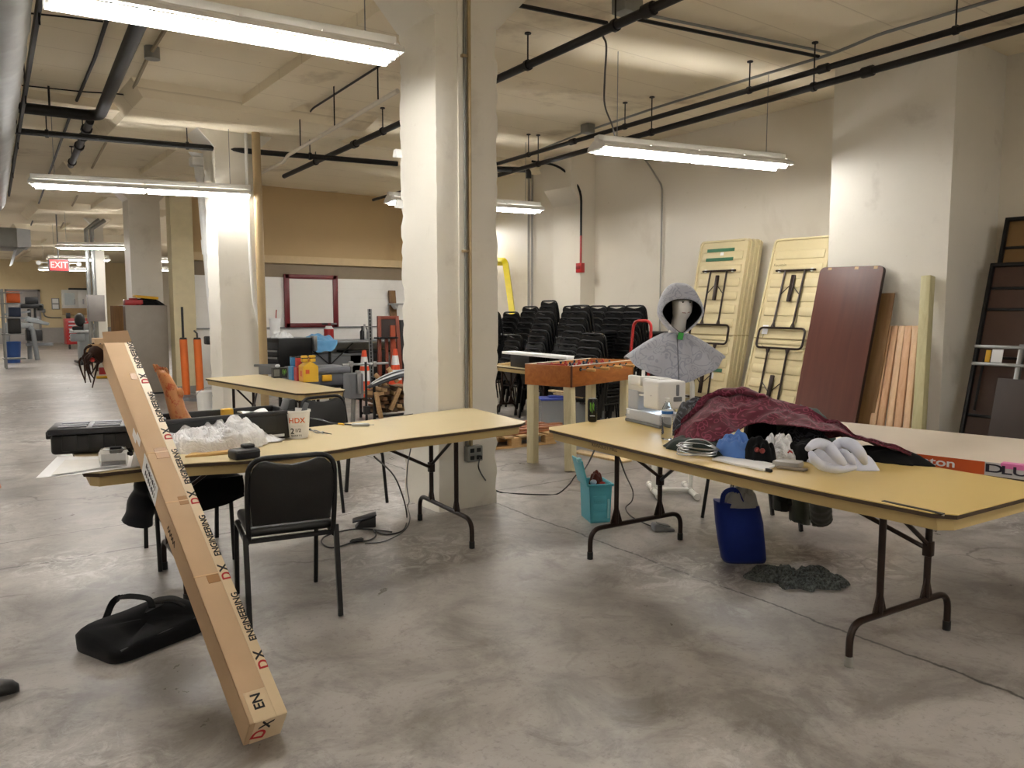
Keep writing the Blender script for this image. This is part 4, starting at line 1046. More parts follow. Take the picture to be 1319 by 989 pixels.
for i in range(len(hp) - 1): b.beam(hp[i], hp[i + 1] + (hp[i + 1] - hp[i]) * .1, .03, .006, up=(0.3, -.8, .5))
b.build('strap', m_blackcloth, o)
b = MB(); b.tube(spline([P(200, 776, .16), P(222, 774, .16), P(238, 781, .13)], 5), .009, 8); b.build('handle', m_black, o)
b = MB(); b.tube([cb + ex * x * .235 + ey * (-.155) + Vector((0, 0, .066 + .012 * x)) for x in (-.9, -.5, 0, .5, .9)], .005, 6); b.build('zipper', m_black, o)
# foot pedal of the left bench with lead
k = P(470, 678, 0); o = thing('foot_pedal', 'black foot pedal lying on the floor beneath the left table', 'pedal', k)
b = MB(); mt = Matrix.Translation(k) @ Matrix.Rotation(R(-24), 4, 'Z')
b.prism([(-.07, 0), (.075, 0), (.075, .075), (-.03, .045)], -.045, .045, 'y', bev=.006, mat=mt); b.build('housing', m_black, o)
b = MB(); b.prism([(-.085, .04), (.08, .082), (.08, .094), (-.085, .05)], -.05, .05, 'y', bev=.003, mat=mt); b.build('treadle', M('grey_black_plastic', '#2b2c30', .35), o)
z = .006
cable('black lead looping from the foot pedal to the middle of the left table', [P(482, 684, z), P(500, 688, z), P(520, 682, z), P(524, 664, z), P(519, 640, .18), P(507, 612, .4), P(482, 588, .68)], .0055)
cable('thin black lead hanging from the left table leg to the floor', [P(529, 578, .7), P(525, 600, .52), P(524, 625, .3), P(527, 645, .1), P(525, 652, z), P(528, 668, z), P(520, 684, z), P(495, 697, z), P(470, 700, z)], .0035)
cable('black lead with an inline switch curving on the floor by the foot pedal', [P(481, 682, .02), P(484, 690, z), P(474, 696, z), P(458, 697, .012), P(440, 703, z), P(424, 705, z), P(414, 698, z), P(420, 690, z), P(440, 684, z), P(462, 681, z), P(490, 683, z), P(505, 685, z)], .005)
b = MB(); a = P(451, 697.5, .012); c = P(468, 694, .012); b.tube([a, a.lerp(c, .15), a.lerp(c, .85), c], [.006, .014, .014, .006], 8); tag(b.build('inline_switch', m_black), 'black inline switch on the lead by the foot pedal', 'switch')
cable('black extension lead from the column outlet across to the right table', [OUTLET, P(617, 604, .36), P(630, 624, .12), P(645, 634, z), P(672, 636, z), P(700, 637, z), P(718, 636, z), P(733, 624, .1), P(741, 613, .2), P(750, 608, .26), P(757, 598, .38), P(767, 577, .68)], .0055)
b = MB(); b.box(OUTLET.x - .014, OUTLET.x + .014, OUTLET.y - .012, OUTLET.y + .012, OUTLET.z - .014, OUTLET.z + .014, .004); tag(b.build('power_plug', m_black), 'black plug in the outlet box on the middle column', 'plug')

# ------------------------------------------------------------------ person at the left edge (hand and shoe in view)
def skinned(name, joints, edges, radii, mat, parent, sub=2):
    me = bpy.data.meshes.new(name); me.from_pydata([tuple(j) for j in joints], edges, []); me.update()
    ob = bpy.data.objects.new(name, me); COL.objects.link(ob)
    md = ob.modifiers.new('s', 'SKIN'); md.use_smooth_shade = True
    for i, r in enumerate(radii): me.skin_vertices[0].data[i].radius = (r, r) if not isinstance(r, tuple) else r
    me.skin_vertices[0].data[0].use_root = True
    ms = ob.modifiers.new('d', 'SUBSURF'); ms.levels = sub; ms.render_levels = sub
    dg = bpy.context.evaluated_depsgraph_get(); dg.update()
    nm = bpy.data.meshes.new_from_object(ob.evaluated_get(dg)); nm.name = name
    ob.modifiers.clear(); ob.data = nm; bpy.data.meshes.remove(me)
    nm.transform(WM(parent).inverted()) if parent else None
    nm.materials.clear(); nm.materials.append(mat); nm.shade_smooth()
    ob.parent = parent; return ob
m_skin = M('warm_skin', '#c98f74', .5, var=.06)
hd = PY(2, 640, 3.45)
px, py = -.12, 3.42
o = thing('person', 'person at the left edge, only a lowered hand and a black shoe in view', 'person', (px, py, 0), 0)
V = Vector
J = [V((px, py, .95)), V((px, py, 1.2)), V((px, py, 1.42)), V((px, py, 1.52)), V((px, py, 1.62)), V((px, py, 1.72)),
     V((px + .02, py - .17, 1.40)), V((px + .08, py - .2, 1.12)), V((px + .16, py - .18, .9)),
     V((px + .0, py + .17, 1.40)), V((px + .12, py + .16, 1.14)), V((hd.x - .075, py + .1, .90)),
     V((px, py - .1, .9)), V((px + .01, py - .11, .5)), V((px - .02, py - .11, .09)), V((px, py + .1, .9)), V((px + .02, py + .11, .5)), V((px - .0, py + .11, .09))]
E_ = [(0, 1), (1, 2), (2, 3), (3, 4), (4, 5), (2, 6), (6, 7), (7, 8), (2, 9), (9, 10), (10, 11), (0, 12), (12, 13), (13, 14), (0, 15), (15, 16), (16, 17)]
Rr = [.13, .12, .13, .055, .085, .07, .06, .045, .032, .06, .045, .03, .085, .06, .042, .085, .06, .042]
body = skinned('body', J, E_, Rr, m_skin, o)
# hands with five fingers each
def hand(w, d, side, palmn):
    d = V(d).normalized(); n = V(palmn); n = (n - d * n.dot(d)).normalized(); s = d.cross(n) * side
    j = [w, w + d * .045, w + d * .085]; e = [(0, 1), (1, 2)]; r = [(.026, .02), (.036, .017), (.04, .014)]
    for i, (off, l) in enumerate(((-.028, .072), (-.009, .082), (.010, .077), (.028, .058))):
        b0 = len(j); base = w + d * .088 + s * off
        j += [base, base + d * l * .5 + n * .006, base + d * l * .8 + n * .02, base + d * l * .95 + n * .034]; e += [(2, b0), (b0, b0 + 1), (b0 + 1, b0 + 2), (b0 + 2, b0 + 3)]; r += [.0098, .009, .0085, .0072]
    b0 = len(j); j += [w + d * .03 - s * .035 + n * .006, w + d * .06 - s * .052 + n * .016, w + d * .085 - s * .055 + n * .024]; e += [(0, b0), (b0, b0 + 1), (b0 + 1, b0 + 2)]; r += [.014, .0115, .0088]
    return skinned('hand', j, e, r, m_skin, o)
hand(J[11] - V((0, 0, .0)), (.22, .05, -1), 1, (0, -.6, 0.1)); hand(J[8], (.1, 0, -1), -1, (0, .6, .1))
b = MB()
sh_ = [(1.0, .86), (.98, 1.1), (1.05, 1.2), (1.1, 1.4), (.5, 1.47)]
secs = [[V((px + .115 * k * math.cos(t), py + .215 * k * math.sin(t), z)) for t in [2 * PI * i / 24 for i in range(24)]] for k, z in ((1.1, .92), (1.1, 1.05), (1.12, 1.25), (1.12, 1.38), (.75, 1.46), (.4, 1.48))]
loft(secs).build('shirt', fabric('navy_cloth', '#22283a', '#2b3348'), o, ang=70)
for s, (k0, k1, k2) in ((-1, (12, 13, 14)), (1, (15, 16, 17))):
    b = MB(); b.tube([J[k0] + V((0, 0, .06)), J[k0], J[k1], J[k2] + V((0, 0, .0))], [.13, .125, .09, .075], 18); b.build('trouser_leg', fabric('grey_denim', '#3a3f49', '#474d58'), o)
    b = MB(); f = V((J[k2].x, J[k2].y, 0))
    if s == 1: f = V((P(25, 890, 0).x - .17, P(12, 893, 0).y, 0))
    secs = [[f + V((x + 0, w * math.cos(t), max(.004, hh * (.5 + .5 * math.sin(t))))) for t in [2 * PI * i / 16 for i in range(16)]] for x, w, hh in ((-.09, .02, .05), (-.08, .035, .09), (-.02, .042, .115), (.05, .045, .09), (.11, .05, .065), (.15, .043, .05), (.17, .02, .03))]
    loft(secs).build('shoe', M('black_leather', '#131212', .35), o, ang=60)
b = MB(); b.ball(J[4] + V((0, 0, .05)), (.1, .085, .1), 14, 10); b.build('hair', m_blackcloth, o)
# ------------------------------------------------------------------ things on the right table
ZT = TZ + .001
# drink can
k = P(763, 543, ZT); o = thing('drink_can', 'tall black energy drink can with a green claw mark', 'can', k)
b = MB(); b.lathe([(0, .002), (.024, .0), (.0275, .004), (.031, .014), (.031, .135), (.0265, .150), (.0265, .153)], 24, k); b.build('can_body', M('black_lacquer', '#101112', .25, .2), o)
b = MB(); b.lathe([(.0275, .1525), (.0275, .156), (.0255, .156), (.0245, .1535), (0, .1535)], 24, k); b.box(k.x - .008, k.x + .008, k.y - .014, k.y + .006, k.z + .154, k.z + .1565, .001); b.build('can_lid', m_steel, o)
vw = Vector((-k.x, -k.y, 0)).normalized(); rg = Vector((-vw.y, vw.x, 0))
def on_can(s, z, r=.0316):
    a = s / r; return k + (vw * math.cos(a) + rg * math.sin(a)) * r + Vector((0, 0, z))
for i, (s0, l) in enumerate(((-.014, .06), (-.003, .07), (.008, .055))):
    b = MB(); b.tube([on_can(s0 - .002, .13), on_can(s0 + .001, .115), on_can(s0 - .001, .13 - l * .7), on_can(s0 + .002, .13 - l)], [.0015, .003, .0025, .0008], 6); b.build('claw_mark', M('lime_ink', '#7fc241', .5), o)
b = MB(); b.tube([on_can(-.016, .042), on_can(0, .043), on_can(.016, .042)], .0026, 6); b.build('white_mark', m_paper, o)

# sewing machine
A = P(806, 541.5, ZT); C_ = P(851, 552.5, ZT); e1 = (C_ - A); LSM = .40; e1 = e1.normalized(); e2 = Vector((-e1.y, e1.x, 0)); e2 = e2 if e2.x > 0 else -e2
o = thing('sewing_machine', 'white and grey sewing machine with its lamp lit on the right table', 'sewing machine', A)
SM = Matrix((e1, e2, Vector((0, 0, 1)))).transposed().to_4x4(); SM.translation = A
m_smw = M('ivory_plastic', '#e6e5e3', .35, var=.03); m_smg = M('light_grey_plastic', '#b9bcc2', .4, var=.04); m_smd = M('mid_grey_plastic', '#75777b', .4)
def sm(name, boxes, m, bev=.008):
    b = MB()
    for q in boxes: b.box(*q, bev, 3, SM)
    return b.build(name, m, o)
sm('base', [(0, LSM, 0, .19, .018, .085)], m_smg); sm('base_foot', [(-.004, LSM + .004, -.004, .19, 0, .02)], m_smd, .004)
sm('pillar', [(0, .125, .012, .18, .08, .29)], m_smg, .012)
sm('arm', [(0, LSM - .02, .01, .18, .205, .295)], m_smw, .014)
sm('head', [(.235, LSM + .012, -.02, .185, .115, .292)], m_smw, .016)
sm('thread_cover', [(.03, .18, -.008, .03, .245, .308)], m_smw, .008)
sm('needle_plate', [(.26, LSM - .03, .03, .12, .0845, .089)], m_steel, .001)
sm('top_spool_tray', [(.1, .3, .06, .15, .292, .302)], m_smw, .004)
sm('lever', [(.195, .245, -.024, .0, .188, .198)], m_white, .003)
b = MB(); b.cyl(SM @ Vector((.05, .1, .3)), SM @ Vector((.05, .1, .335)), .012, 10); b.cyl(SM @ Vector((.07, .03, .305)), SM @ Vector((.07, .03, .33)), .003, 6); b.build('spool_pin', m_white, o)
b = MB(); b.cyl(SM @ Vector((-.022, .09, .2)), SM @ Vector((-.001, .09, .2)), .045, 20); b.build('hand_wheel', m_smw, o)
b = MB(); b.cyl(SM @ Vector((.32, .08, .085)), SM @ Vector((.32, .08, .125)), .004, 8); b.cyl(SM @ Vector((.345, .08, .095)), SM @ Vector((.345, .08, .125)), .006, 8); b.box(.305, .355, .06, .1, .092, .096, .001, 1, SM); b.build('presser_foot', m_steel, o)
b = MB(); b.box(.27, .31, .03, .09, .1115, .1145, .001, 1, SM); b.build('lit_lamp', emit('cool_lamp', (.75, .88, 1.0), 12), o)
b = MB(); b.cyl(SM @ Vector((.02, .011, .262)), SM @ Vector((.02, .006, .262)), .004, 8); b.cyl(SM @ Vector((.33, -.021, .2)), SM @ Vector((.33, -.018, .2)), .004, 8); b.build('screw', m_smd, o)
b = MB(); b.box(.02, .045, -.002, .0, .05, .075, .001, 1, SM); b.build('small_label', m_paper, o)
b = MB(); b.box(LSM + .0125, LSM + .0145, .11, .13, .2, .27, .003, 1, SM); b.box(LSM + .0125, LSM + .0142, .09, .15, .165, .195, .004, 1, SM); b.build('thread_guide', m_smd, o)
cable('black power lead behind the sewing machine on the table', [SM @ Vector((.0, .19, .04)), SM @ Vector((-.07, .2, .006)), SM @ Vector((-.16, .12, .006)), SM @ Vector((-.24, .16, .006)), SM @ Vector((-.22, .3, .006))], .004)

# water bottle
k = P(859, 566, ZT); o = thing('water_bottle', 'clear plastic water bottle with a blue label beside the red fabric', 'bottle', k)
b = MB(); pr = [(0, .003), (.024, 0), (.031, .006)]
for i in range(9): pr += [(.032, .014 + i * .013), (.0298, .0195 + i * .013)]
pr += [(.032, .135), (.032, .165), (.029, .18), (.017, .205), (.0125, .214), (.0125, .222)]
b.lathe(pr, 22, k); b.build('bottle_body', glassy('bottle_plastic', '#f6fafc', .06, 1.0, 1.12), o)
b = MB(); b.lathe([(0, .221), (.0145, .221), (.0145, .236), (0, .237)], 16, k); b.build('cap', m_white, o)
b = MB(); b.lathe([(.0325, .132), (.0328, .134), (.0328, .166), (.0325, .168)], 24, k); b.build('label', M('label_white', '#dfe6ea', .4), o)
b = MB(); b.lathe([(.0329, .148), (.0331, .149), (.0331, .164), (.0329, .165)], 24, k); b.build('label_band', M('label_blue', '#2f6fb3', .4), o)

# cloth pile
m_maroon = fabric('maroon_damask', '#4e1424', '#5e1a2c', .8, 5, 240, pattern=15, pcol='#80364a')
m_greyscroll = fabric('dark_grey_scroll_cloth', '#24252b', '#33343c', .8, 5, 240, pattern=16, pcol='#5b5e69')
m_capecloth = fabric('silver_damask', '#a6a8b2', '#b4b6c0', .8, 5, 260, pattern=11, pcol='#979aa6', sheen=.35)
m_darkgreen = fabric('dark_green_cloth', '#16211d', '#1d2b25'); m_blue = fabric('blue_cloth', '#4a71b4', '#5c83c4')
m_satin = fabric('pale_satin', '#c3c8dc', '#dcdfec', .38, 4, 80, sheen=.1)
m_tealgrey = fabric('teal_grey_cloth', '#46534f', '#596863')
Fb = [(866, 569, .80), (900, 572, .825), (935, 564, .86), (966, 547, .915), (1000, 549, .925), (1045, 552, .935), (1085, 558, .915), (1120, 568, .885), (1150, 579, .85), (1183, 592, .80)]
Md = [(868, 563, .82), (898, 548, .905), (925, 535, .95), (955, 524, .985), (992, 531, .975), (1035, 539, .955), (1078, 551, .925), (1114, 565, .892), (1150, 577, .855), (1183, 591.5, .80)]
Rd = [(870, 557, .85), (897, 530, .95), (920, 512, 1.015), (946, 505, 1.05), (982, 513, 1.03), (1022, 524.5, 1.0), (1066, 542, .955), (1106, 561, .905), (1150, 576, .86), (1183, 591, .802)]
Bk = [(3.55, 2.95, .80), (3.62, 2.86, .84), (3.68, 2.78, .88), (3.72, 2.66, .9), (3.73, 2.5, .9), (3.72, 2.33, .88), (3.72, 2.17, .85), (3.74, 2.02, .83), (3.76, 1.93, .8), (3.80, 1.84, .788)]
rows = [smooth_line([P(*q) for q in r_], 60) for r_ in (Fb, Md, Rd)] + [smooth_line([Vector(q) for q in Bk], 60)]
def maroon(u, v):
    i = min(59, int(u * 60)); f = u * 60 - i
    c = [r_[i].lerp(r_[i + 1], f) for r_ in rows]; c = spline(c, 1) if False else c
    s = v * 3; j = min(2, int(s)); g = s - j; g = g * g * (3 - 2 * g) * .5 + g * .5
    p = c[j].lerp(c[j + 1], g)
    edge = min(1, 6 * u) * min(1, 6 * (1 - u)); dv = min(1, v * 5 + .25)
    w = abs(N3(p.x * 5 + p.y * 2.5, p.y * 3 - p.x * 6, 2.2)); w2 = abs(N3(p.x * 14, p.y * 11, 5.5)); w3 = abs(N3(p.x * 3 - p.y * 6, p.y * 2 + p.x * 2, 11))
    q = p + Vector((0, 0, edge * dv * min(1, (p.z - .76) / .12) * (.05 * (.3 - w) + .022 * (.3 - w2) + .045 * (.28 - w3)) + .006))
    if q.z < ZT + .012: q.z = ZT + .012
    return q
o = thing('draped_fabric', 'burgundy scroll patterned fabric heaped on the right table', 'fabric', P(1000, 560, ZT))
b = MB(); b.grid(110, 42, maroon, .006); b.build('fabric_sheet', m_maroon, o, ang=80)
def maroon_fold(u, v):      # a turned-back roll along the upper left
    a = maroon(.05 + .42 * u, .60); r_ = .028 * (math.sin(PI * min(1, u * 1.02)) ** .5 + .1); t_ = 2 * PI * v
    return a + Vector((-.02 + r_ * 1.5 * math.cos(t_), 0, .004 + r_ * .8 * math.sin(t_) + .01 * N3(u * 9, v * 3)))
b = MB(); b.grid(40, 14, maroon_fold); b.build('turned_back_fold', m_maroon, o, ang=80)
hp = lambda n, l, c, m, u, v, rx, ry, h, **k: heap(n, l, c, m, P(u, v, ZT), rx, ry, h, **k)
TA = math.atan2(dr.y, dr.x)
hp('folded_fabric', 'dark grey scroll patterned cloth between the sewing machine and red fabric', 'fabric', m_greyscroll, 893, 560, .15, .12, .21, rz=TA, seed=1.5, fold=.3, lob=.25)
hp('folded_fabric', 'dark green cloth under the left tip of the red fabric', 'fabric', m_darkgreen, 903, 581, .22, .10, .075, rz=TA, seed=6.2, fold=.35)
hp('shirt', 'bunched light blue shirt at the front edge of the pile', 'clothes', m_blue, 948, 588, .135, .085, .125, rz=TA, seed=2.9, fold=.6, lob=.2, sharp=1.2, flat=.5, freq=4.5)
o = thing('shirt', 'bunched black garment with two red spots beside the blue shirt', 'clothes', P(978, 593, ZT))
k = P(978, 593, ZT); heap_mb(k, .085, .07, .12, TA, seed=4.4, fold=.6, lob=.2, freq=3).build('cloth', m_blackcloth, o, ang=80)
for u, v in ((975, 585), (980, 582)):
    q = k + Vector((-.78, -.62, 0)) * .062 + Vector((.0, (978 - u) * .006, .06)); b = MB(); b.ball(q, .013, 10, 7); b.build('red_spot', M('brick_print', '#7e2c25', .7), o)
o = thing('plastic_bag', 'small white plastic bag with a red patch in the pile', 'bag', P(1003, 588, ZT)); k = P(1003, 588, ZT)
heap_mb(k, .11, .075, .1, TA, seed=7.3, fold=.7, lob=.25, sharp=1.2, freq=4).build('bag_body', m_bag, o, ang=45)
b = MB(); b.ball(k + Vector((-.02, -.07, .03)), (.024, .022, .016), 10, 8); b.build('red_print', m_red, o)
hp('folded_fabric', 'black cloth heaped between the small white bag and the satin', 'fabric', m_blackcloth, 1040, 591, .14, .09, .10, rz=TA, seed=5.1, fold=.4)
hp('folded_fabric', 'grey patterned cloth under the middle of the red fabric', 'fabric', m_greyscroll, 1030, 576, .20, .10, .12, rz=TA, seed=9.1, fold=.35)
k = P(1080, 598, ZT); o = thing('folded_fabric', 'crumpled pale lilac satin at the front of the pile', 'fabric', k)
heap_mb(k, .175, .09, .075, TA + .1, seed=3.7, fold=.8, lob=.15, freq=2.4, flat=.5, soft=5).build('cloth_heap', m_satin, o, ang=170)
for pp, r0 in (([(1040, 578, .12), (1052, 571, .135), (1066, 575, .12), (1078, 588, .085), (1088, 598, .05)], .026), ([(1068, 582, .09), (1082, 571, .125), (1097, 573, .125), (1108, 584, .09), (1114, 596, .04)], .028), ([(1044, 582, .10), (1049, 592, .07), (1060, 600, .04), (1080, 604, .03), (1102, 602, .03)], .022), ([(1084, 580, .10), (1092, 588, .08), (1100, 597, .045)], .02)):
    c_ = spline([P(u, v, ZT + z) for u, v, z in pp], 8); n_ = len(c_)
    b = MB(); b.tube(c_, [r0 * (.35 + .65 * math.sin(PI * (i + .6) / (n_ + .2)) ** .6) for i in range(n_)], 14); b.build('rolled_fold', m_satin, o, ang=170)
hp('folded_fabric', 'black cloth under the right tip of the red fabric', 'fabric', m_blackcloth, 1140, 591, .21, .10, .06, rz=TA, seed=2.2, fold=.3)
heap('folded_fabric', 'teal grey cloth showing behind the top of the red fabric', 'fabric', m_tealgrey, (3.75, 2.47, ZT), .2, .08, .215, rz=TA, seed=8.8, fold=.25, flat=.5)
heap('folded_fabric', 'black cloth showing just behind the peak of the red fabric', 'fabric', m_blackcloth, (3.72, 2.68, ZT), .12, .08, .255, rz=TA, seed=1.1, fold=.2, flat=.5)
# wire coil
k = P(898, 588, ZT); o = thing('wire_coil', 'coil of shiny silver wire at the front edge of the right table', 'coil', k)
for i in range(8):
    b = MB(); r_ = .088 + .007 * math.sin(i * 2.3); tl_ = .015 * math.sin(i * 1.7)
    b.tube([k + Vector((r_ * math.cos(t), r_ * 1.12 * math.sin(t), .006 + i * .0045 + tl_ * math.cos(t + i) + .015)) for t in [2 * PI * j / 28 for j in range(28)]], .0028, 6, closed=True); b.build('wire_turn', m_steel, o)
b = MB(); b.tube(spline([k + Vector((-.02, .1, .03)), k + Vector((-.0, .06, .075)), k + Vector((.02, -.03, .085)), k + Vector((.05, -.1, .04))], 8), .0028, 6); b.build('loose_end', m_steel, o)
# paper pad and small packets
b = MB(); q = [P(917, 593, ZT), P(985, 607.5, ZT), P(1001, 600, ZT), P(935, 588, ZT)]
b.grid(10, 5, lambda u, v: q[0].lerp(q[1], u).lerp(q[3].lerp(q[2], u), v) + Vector((0, 0, .010 + .004 * N3(u * 3, v * 3))), .009)
tag(b.build('paper_pad', m_paper), 'white paper pad under the blue shirt at the table edge', 'paper')
b = MB(); b.beam(P(987, 604.5, ZT + .008), P(994, 606.5, ZT + .008), .014, .014, bev=.003); tag(b.build('binder_clip', m_black), 'small black clip at the corner of the paper pad', 'clip')
b = MB(); b.cbox(P(1015, 597, ZT + .015), (.09, .12, .028), (0, 0, .3), .006); tag(b.build('cloth_packet', glassy('cloudy_plastic', '#c9c6c2', .3, .3)), 'small clear packet beside the paper pad', 'packet')
b = MB(); b.cbox(P(1020, 603, ZT + .006), (.05, .13, .01), (0, 0, .2), .003); tag(b.build('notebook', M('taupe_card', '#8a7d6e', .7)), 'thin brown booklet beside the paper pad', 'booklet')
b = MB(); b.cbox(P(872, 553, ZT + .03) + Vector((.05, .0, 0)), (.07, .09, .06), (0, 0, .5), .012); tag(b.build('snack_packet', M('green_white_packet', '#4f9a43', .4, var=.5, scale=40)), 'small green and white packet behind the water bottle', 'packet')

# ------------------------------------------------------------------ hooded cape on a head form and plastic pipe stand
ua = P(842, 631, .03); ub = P(889, 631, .03); mc = (ua + ub) / 2
m_pvc = M('white_pvc', '#e3e1db', .4, var=.04)
o = thing('cape_stand', 'white plastic pipe stand with a head form under the hooded cape', 'stand', (mc.x, mc.y, 0))
rr_ = (ub - ua).normalized(); ff_ = Vector((rr_.y, -rr_.x, 0)); ff_ = ff_ if ff_.y < 0 else -ff_
b = MB(); b.tube([ua, ub], .022, 12); b.build('cross_pipe', m_pvc, o)
for q in (ua, ub):
    b = MB(); b.tube([q - ff_ * .2 , q + ff_ * .24], .022, 12); b.build('foot_pipe', m_pvc, o)
    b = MB(); b.cyl(q - ff_ * .2 - ff_ * .03, q - ff_ * .17, .027, 12); b.cyl(q + ff_ * .21, q + ff_ * .25, .027, 12); b.cyl(q - ff_ * .035, q + ff_ * .035, .028, 12); b.build('fitting', m_pvc, o)
    b = MB(); b.tube(fillet([q, Vector((q.x, q.y, .95)), Vector((mc.x, mc.y, 1.1))], .06), .02, 12); b.build('upright', m_pvc, o)
b = MB(); b.tube([(mc.x, mc.y, 1.09), (mc.x, mc.y, 1.34)], .022, 12); b.build('upright', m_pvc, o)
D6 = mc.x * math.sin(YAW) + mc.y * math.cos(YAW)
def sc_(u, v, f=0.0):        # screen offsets turned to metres on the plane of the stand
    x = (u - 868) / 1000 * D6; z = EYE - (v - HZ) / 1000 * D6
    return Vector((mc.x, mc.y, 0)) + RV * x + FV * f + Vector((0, 0, z))
RV = Vector((math.cos(YAW), -math.sin(YAW), 0)); FV = Vector((-math.sin(YAW), -math.cos(YAW), 0))
# head form
secs = []
hc = (877, 402)
for v, wx, wf, off, fo in ((434, .10, .07, 2, -.01), (428, .075, .06, 3, -.005), (421, .06, .055, 4, 0), (412, .06, .056, 5, .0), (407, .066, .07, 7, .014), (402, .074, .082, 8, .022), (395, .08, .09, 8, .022), (386, .082, .092, 8, .014), (378, .066, .08, 5, .0), (372, .045, .055, 4, -.005), (369, .015, .02, 4, -.006)):
    s = []
    for i in range(28):
        t = 2 * PI * i / 28; x = wx * math.cos(t); f = wf * math.sin(t)
        g = math.exp(-((math.cos(t) - .25) / .16) ** 2) if math.sin(t) > 0 else 0
        if 388 <= v <= 402: f += g * (.022 if v > 392 else .008)
        g2 = math.exp(-((abs(math.cos(t) - .25) - .42) / .14) ** 2) if math.sin(t) > 0 else 0
        if 384 <= v <= 394: f -= g2 * .014
        s.append(sc_(868 + off, v) + RV * x + FV * (f + fo))
    secs.append(s)
loft(secs).build('head_form', M('white_foam', '#e9e6e2', .75, var=.03), o, ang=80)
for du in (-1.5, 7.5):
    b = MB(); b.ball(sc_(876 + du, 389.5, .098 if du < 5 else .088), (.011, .006, .007), 10, 6); b.build('eye', m_blackcloth, o)
b = MB(); b.tube([sc_(873, 402.5, .104), sc_(878, 403, .108), sc_(883, 402, .100)], .0045, 6); b.build('lips', M('pink_grey', '#a58c88', .7), o)
# cape
o = thing('hooded_cape', 'grey hooded cape with scroll pattern on the head form behind the sewing machine', 'cape', (mc.x, mc.y, .93))
def cape_pt(t, a):          # t neck -> hem, a angle: pi/2 = front
    ca, sa = math.cos(a), math.sin(a)
    hem = .95 + .19 * abs(ca) ** 2.0
    if sa < 0: hem = 1.0 + .13 * abs(ca)
    x = (.085 + (.405 - .085) * t ** .88) * ca; f = (.085 + .15 * t ** .8) * sa
    x = math.copysign(abs(x), ca)
    z = 1.335 - (1.335 - hem) * (t ** 1.12)
    wv = .014 * t * math.sin(a * 9 + 1) + .01 * t * N3(a * 2, t * 3)
    return Vector((mc.x, mc.y, 0)) + RV * (x + wv * .4) + FV * (f + wv) + Vector((0, 0, z + .006 * math.sin(a * 7) * t))
b = MB(); b.grid(30, 72, lambda u, v: cape_pt(u, 2 * PI * v), .006); b.build('cape_body', m_capecloth, o, ang=80)
b = MB()
for q in range(14): b.beam(cape_pt(.06 + q / 15, PI / 2 + .04) + FV * .004, cape_pt(.06 + (q + 1) / 15, PI / 2 + .04) + FV * .004, .006, .004, up=FV)
b.build('front_seam', fabric('dark_seam_cloth', '#5d5f66'), o)  # darker grey strip marking the front seam
def hood_ring(k, depth, zt, w, zb=1.318, n=40):
    s = []
    for i in range(n):
        t = 2 * PI * i / n; sx = math.sin(t); cz = math.cos(t)
        x = w * (abs(sx) ** .9) * math.copysign(1, sx)
        zc = 1.50
        z = zc + (zt - zc) * (abs(cz) ** (1.15 if k else 1.0)) if cz > 0 else zc - (zc - zb) * abs(cz) ** 1.05
        if cz < 0: x *= (1 - .62 * abs(cz) ** 1.6)
        s.append(sc_(872, 402) * 0 + Vector((mc.x, mc.y, 0)) + RV * (x + .026) + FV * depth + Vector((0, 0, z)))
    return s
rings = [hood_ring(0, .14, 1.606, .158, 1.335), hood_ring(0, .145, 1.62, .172, 1.318), hood_ring(1, .10, 1.69, .182, 1.315), hood_ring(1, .04, 1.735, .182, 1.31), hood_ring(1, -.06, 1.74, .165, 1.30), hood_ring(1, -.13, 1.70, .13, 1.30), hood_ring(1, -.17, 1.62, .08, 1.32), hood_ring(1, -.18, 1.53, .02, 1.42)]
bb = loft(rings, False); bb.build('hood', m_capecloth, o, ang=80)
rings = [[p.lerp(Vector((mc.x, mc.y, 1.5)) + RV * .026 + FV * .0, .04) for p in r_] for r_ in rings]
rings = [hood_ring(0, .138, 1.600, .154, 1.340), hood_ring(1, .09, 1.66, .166, 1.33), hood_ring(1, .03, 1.715, .165, 1.325), hood_ring(1, -.06, 1.72, .152, 1.32), hood_ring(1, -.12, 1.68, .118, 1.32), hood_ring(1, -.155, 1.6, .07, 1.34), hood_ring(1, -.165, 1.53, .015, 1.43)]
loft(rings, False).build('lining', m_blackcloth, o, ang=80)
b = MB(); q = sc_(870, 432, .155); b.box(-.022, .022, -.003, .003, -.028, .028, .002, 1, Matrix.Translation(q) @ Matrix.Rotation(-YAW, 4, 'Z') @ Matrix.Rotation(R(9), 4, 'Y')); b.build('green_tag', M('bright_green_card', '#2f9b3a', .6), o)

# ------------------------------------------------------------------ floor under and around the right table
# teal lidded box
k = P(767, 668, 0); o = thing('storage_box', 'small turquoise plastic box with its lid open, full of maroon cloth', 'storage box', k, R(-24))
m_teal = M('turquoise_plastic', '#57b3c4', .4, var=.05); w_, d_, h_ = .085, .11, .275
b = MB()
b.prism([(-w_ * .86, 0), (w_ * .86, 0), (w_, h_), (w_ - .006, h_), (w_ * .86 - .006, .008), (-w_ * .86 + .006, .008), (-w_ + .006, h_), (-w_, h_)], -d_, -d_ + .006, 'y')
b.prism([(-w_ * .86, 0), (w_ * .86, 0), (w_, h_), (-w_, h_)], -d_, -d_ + .006, 'y'); b.prism([(-w_ * .86, 0), (w_ * .86, 0), (w_, h_), (-w_, h_)], d_ - .006, d_, 'y')
for s in (-1, 1): b.prism([(s * w_ * .86, 0), (s * (w_ * .86 - .006), 0), (s * (w_ - .006), h_), (s * w_, h_)], -d_, d_, 'y')
b.box(-w_ * .86, w_ * .86, -d_, d_, 0, .01); b.build('box_body', m_teal, o, w=False, smooth=False)
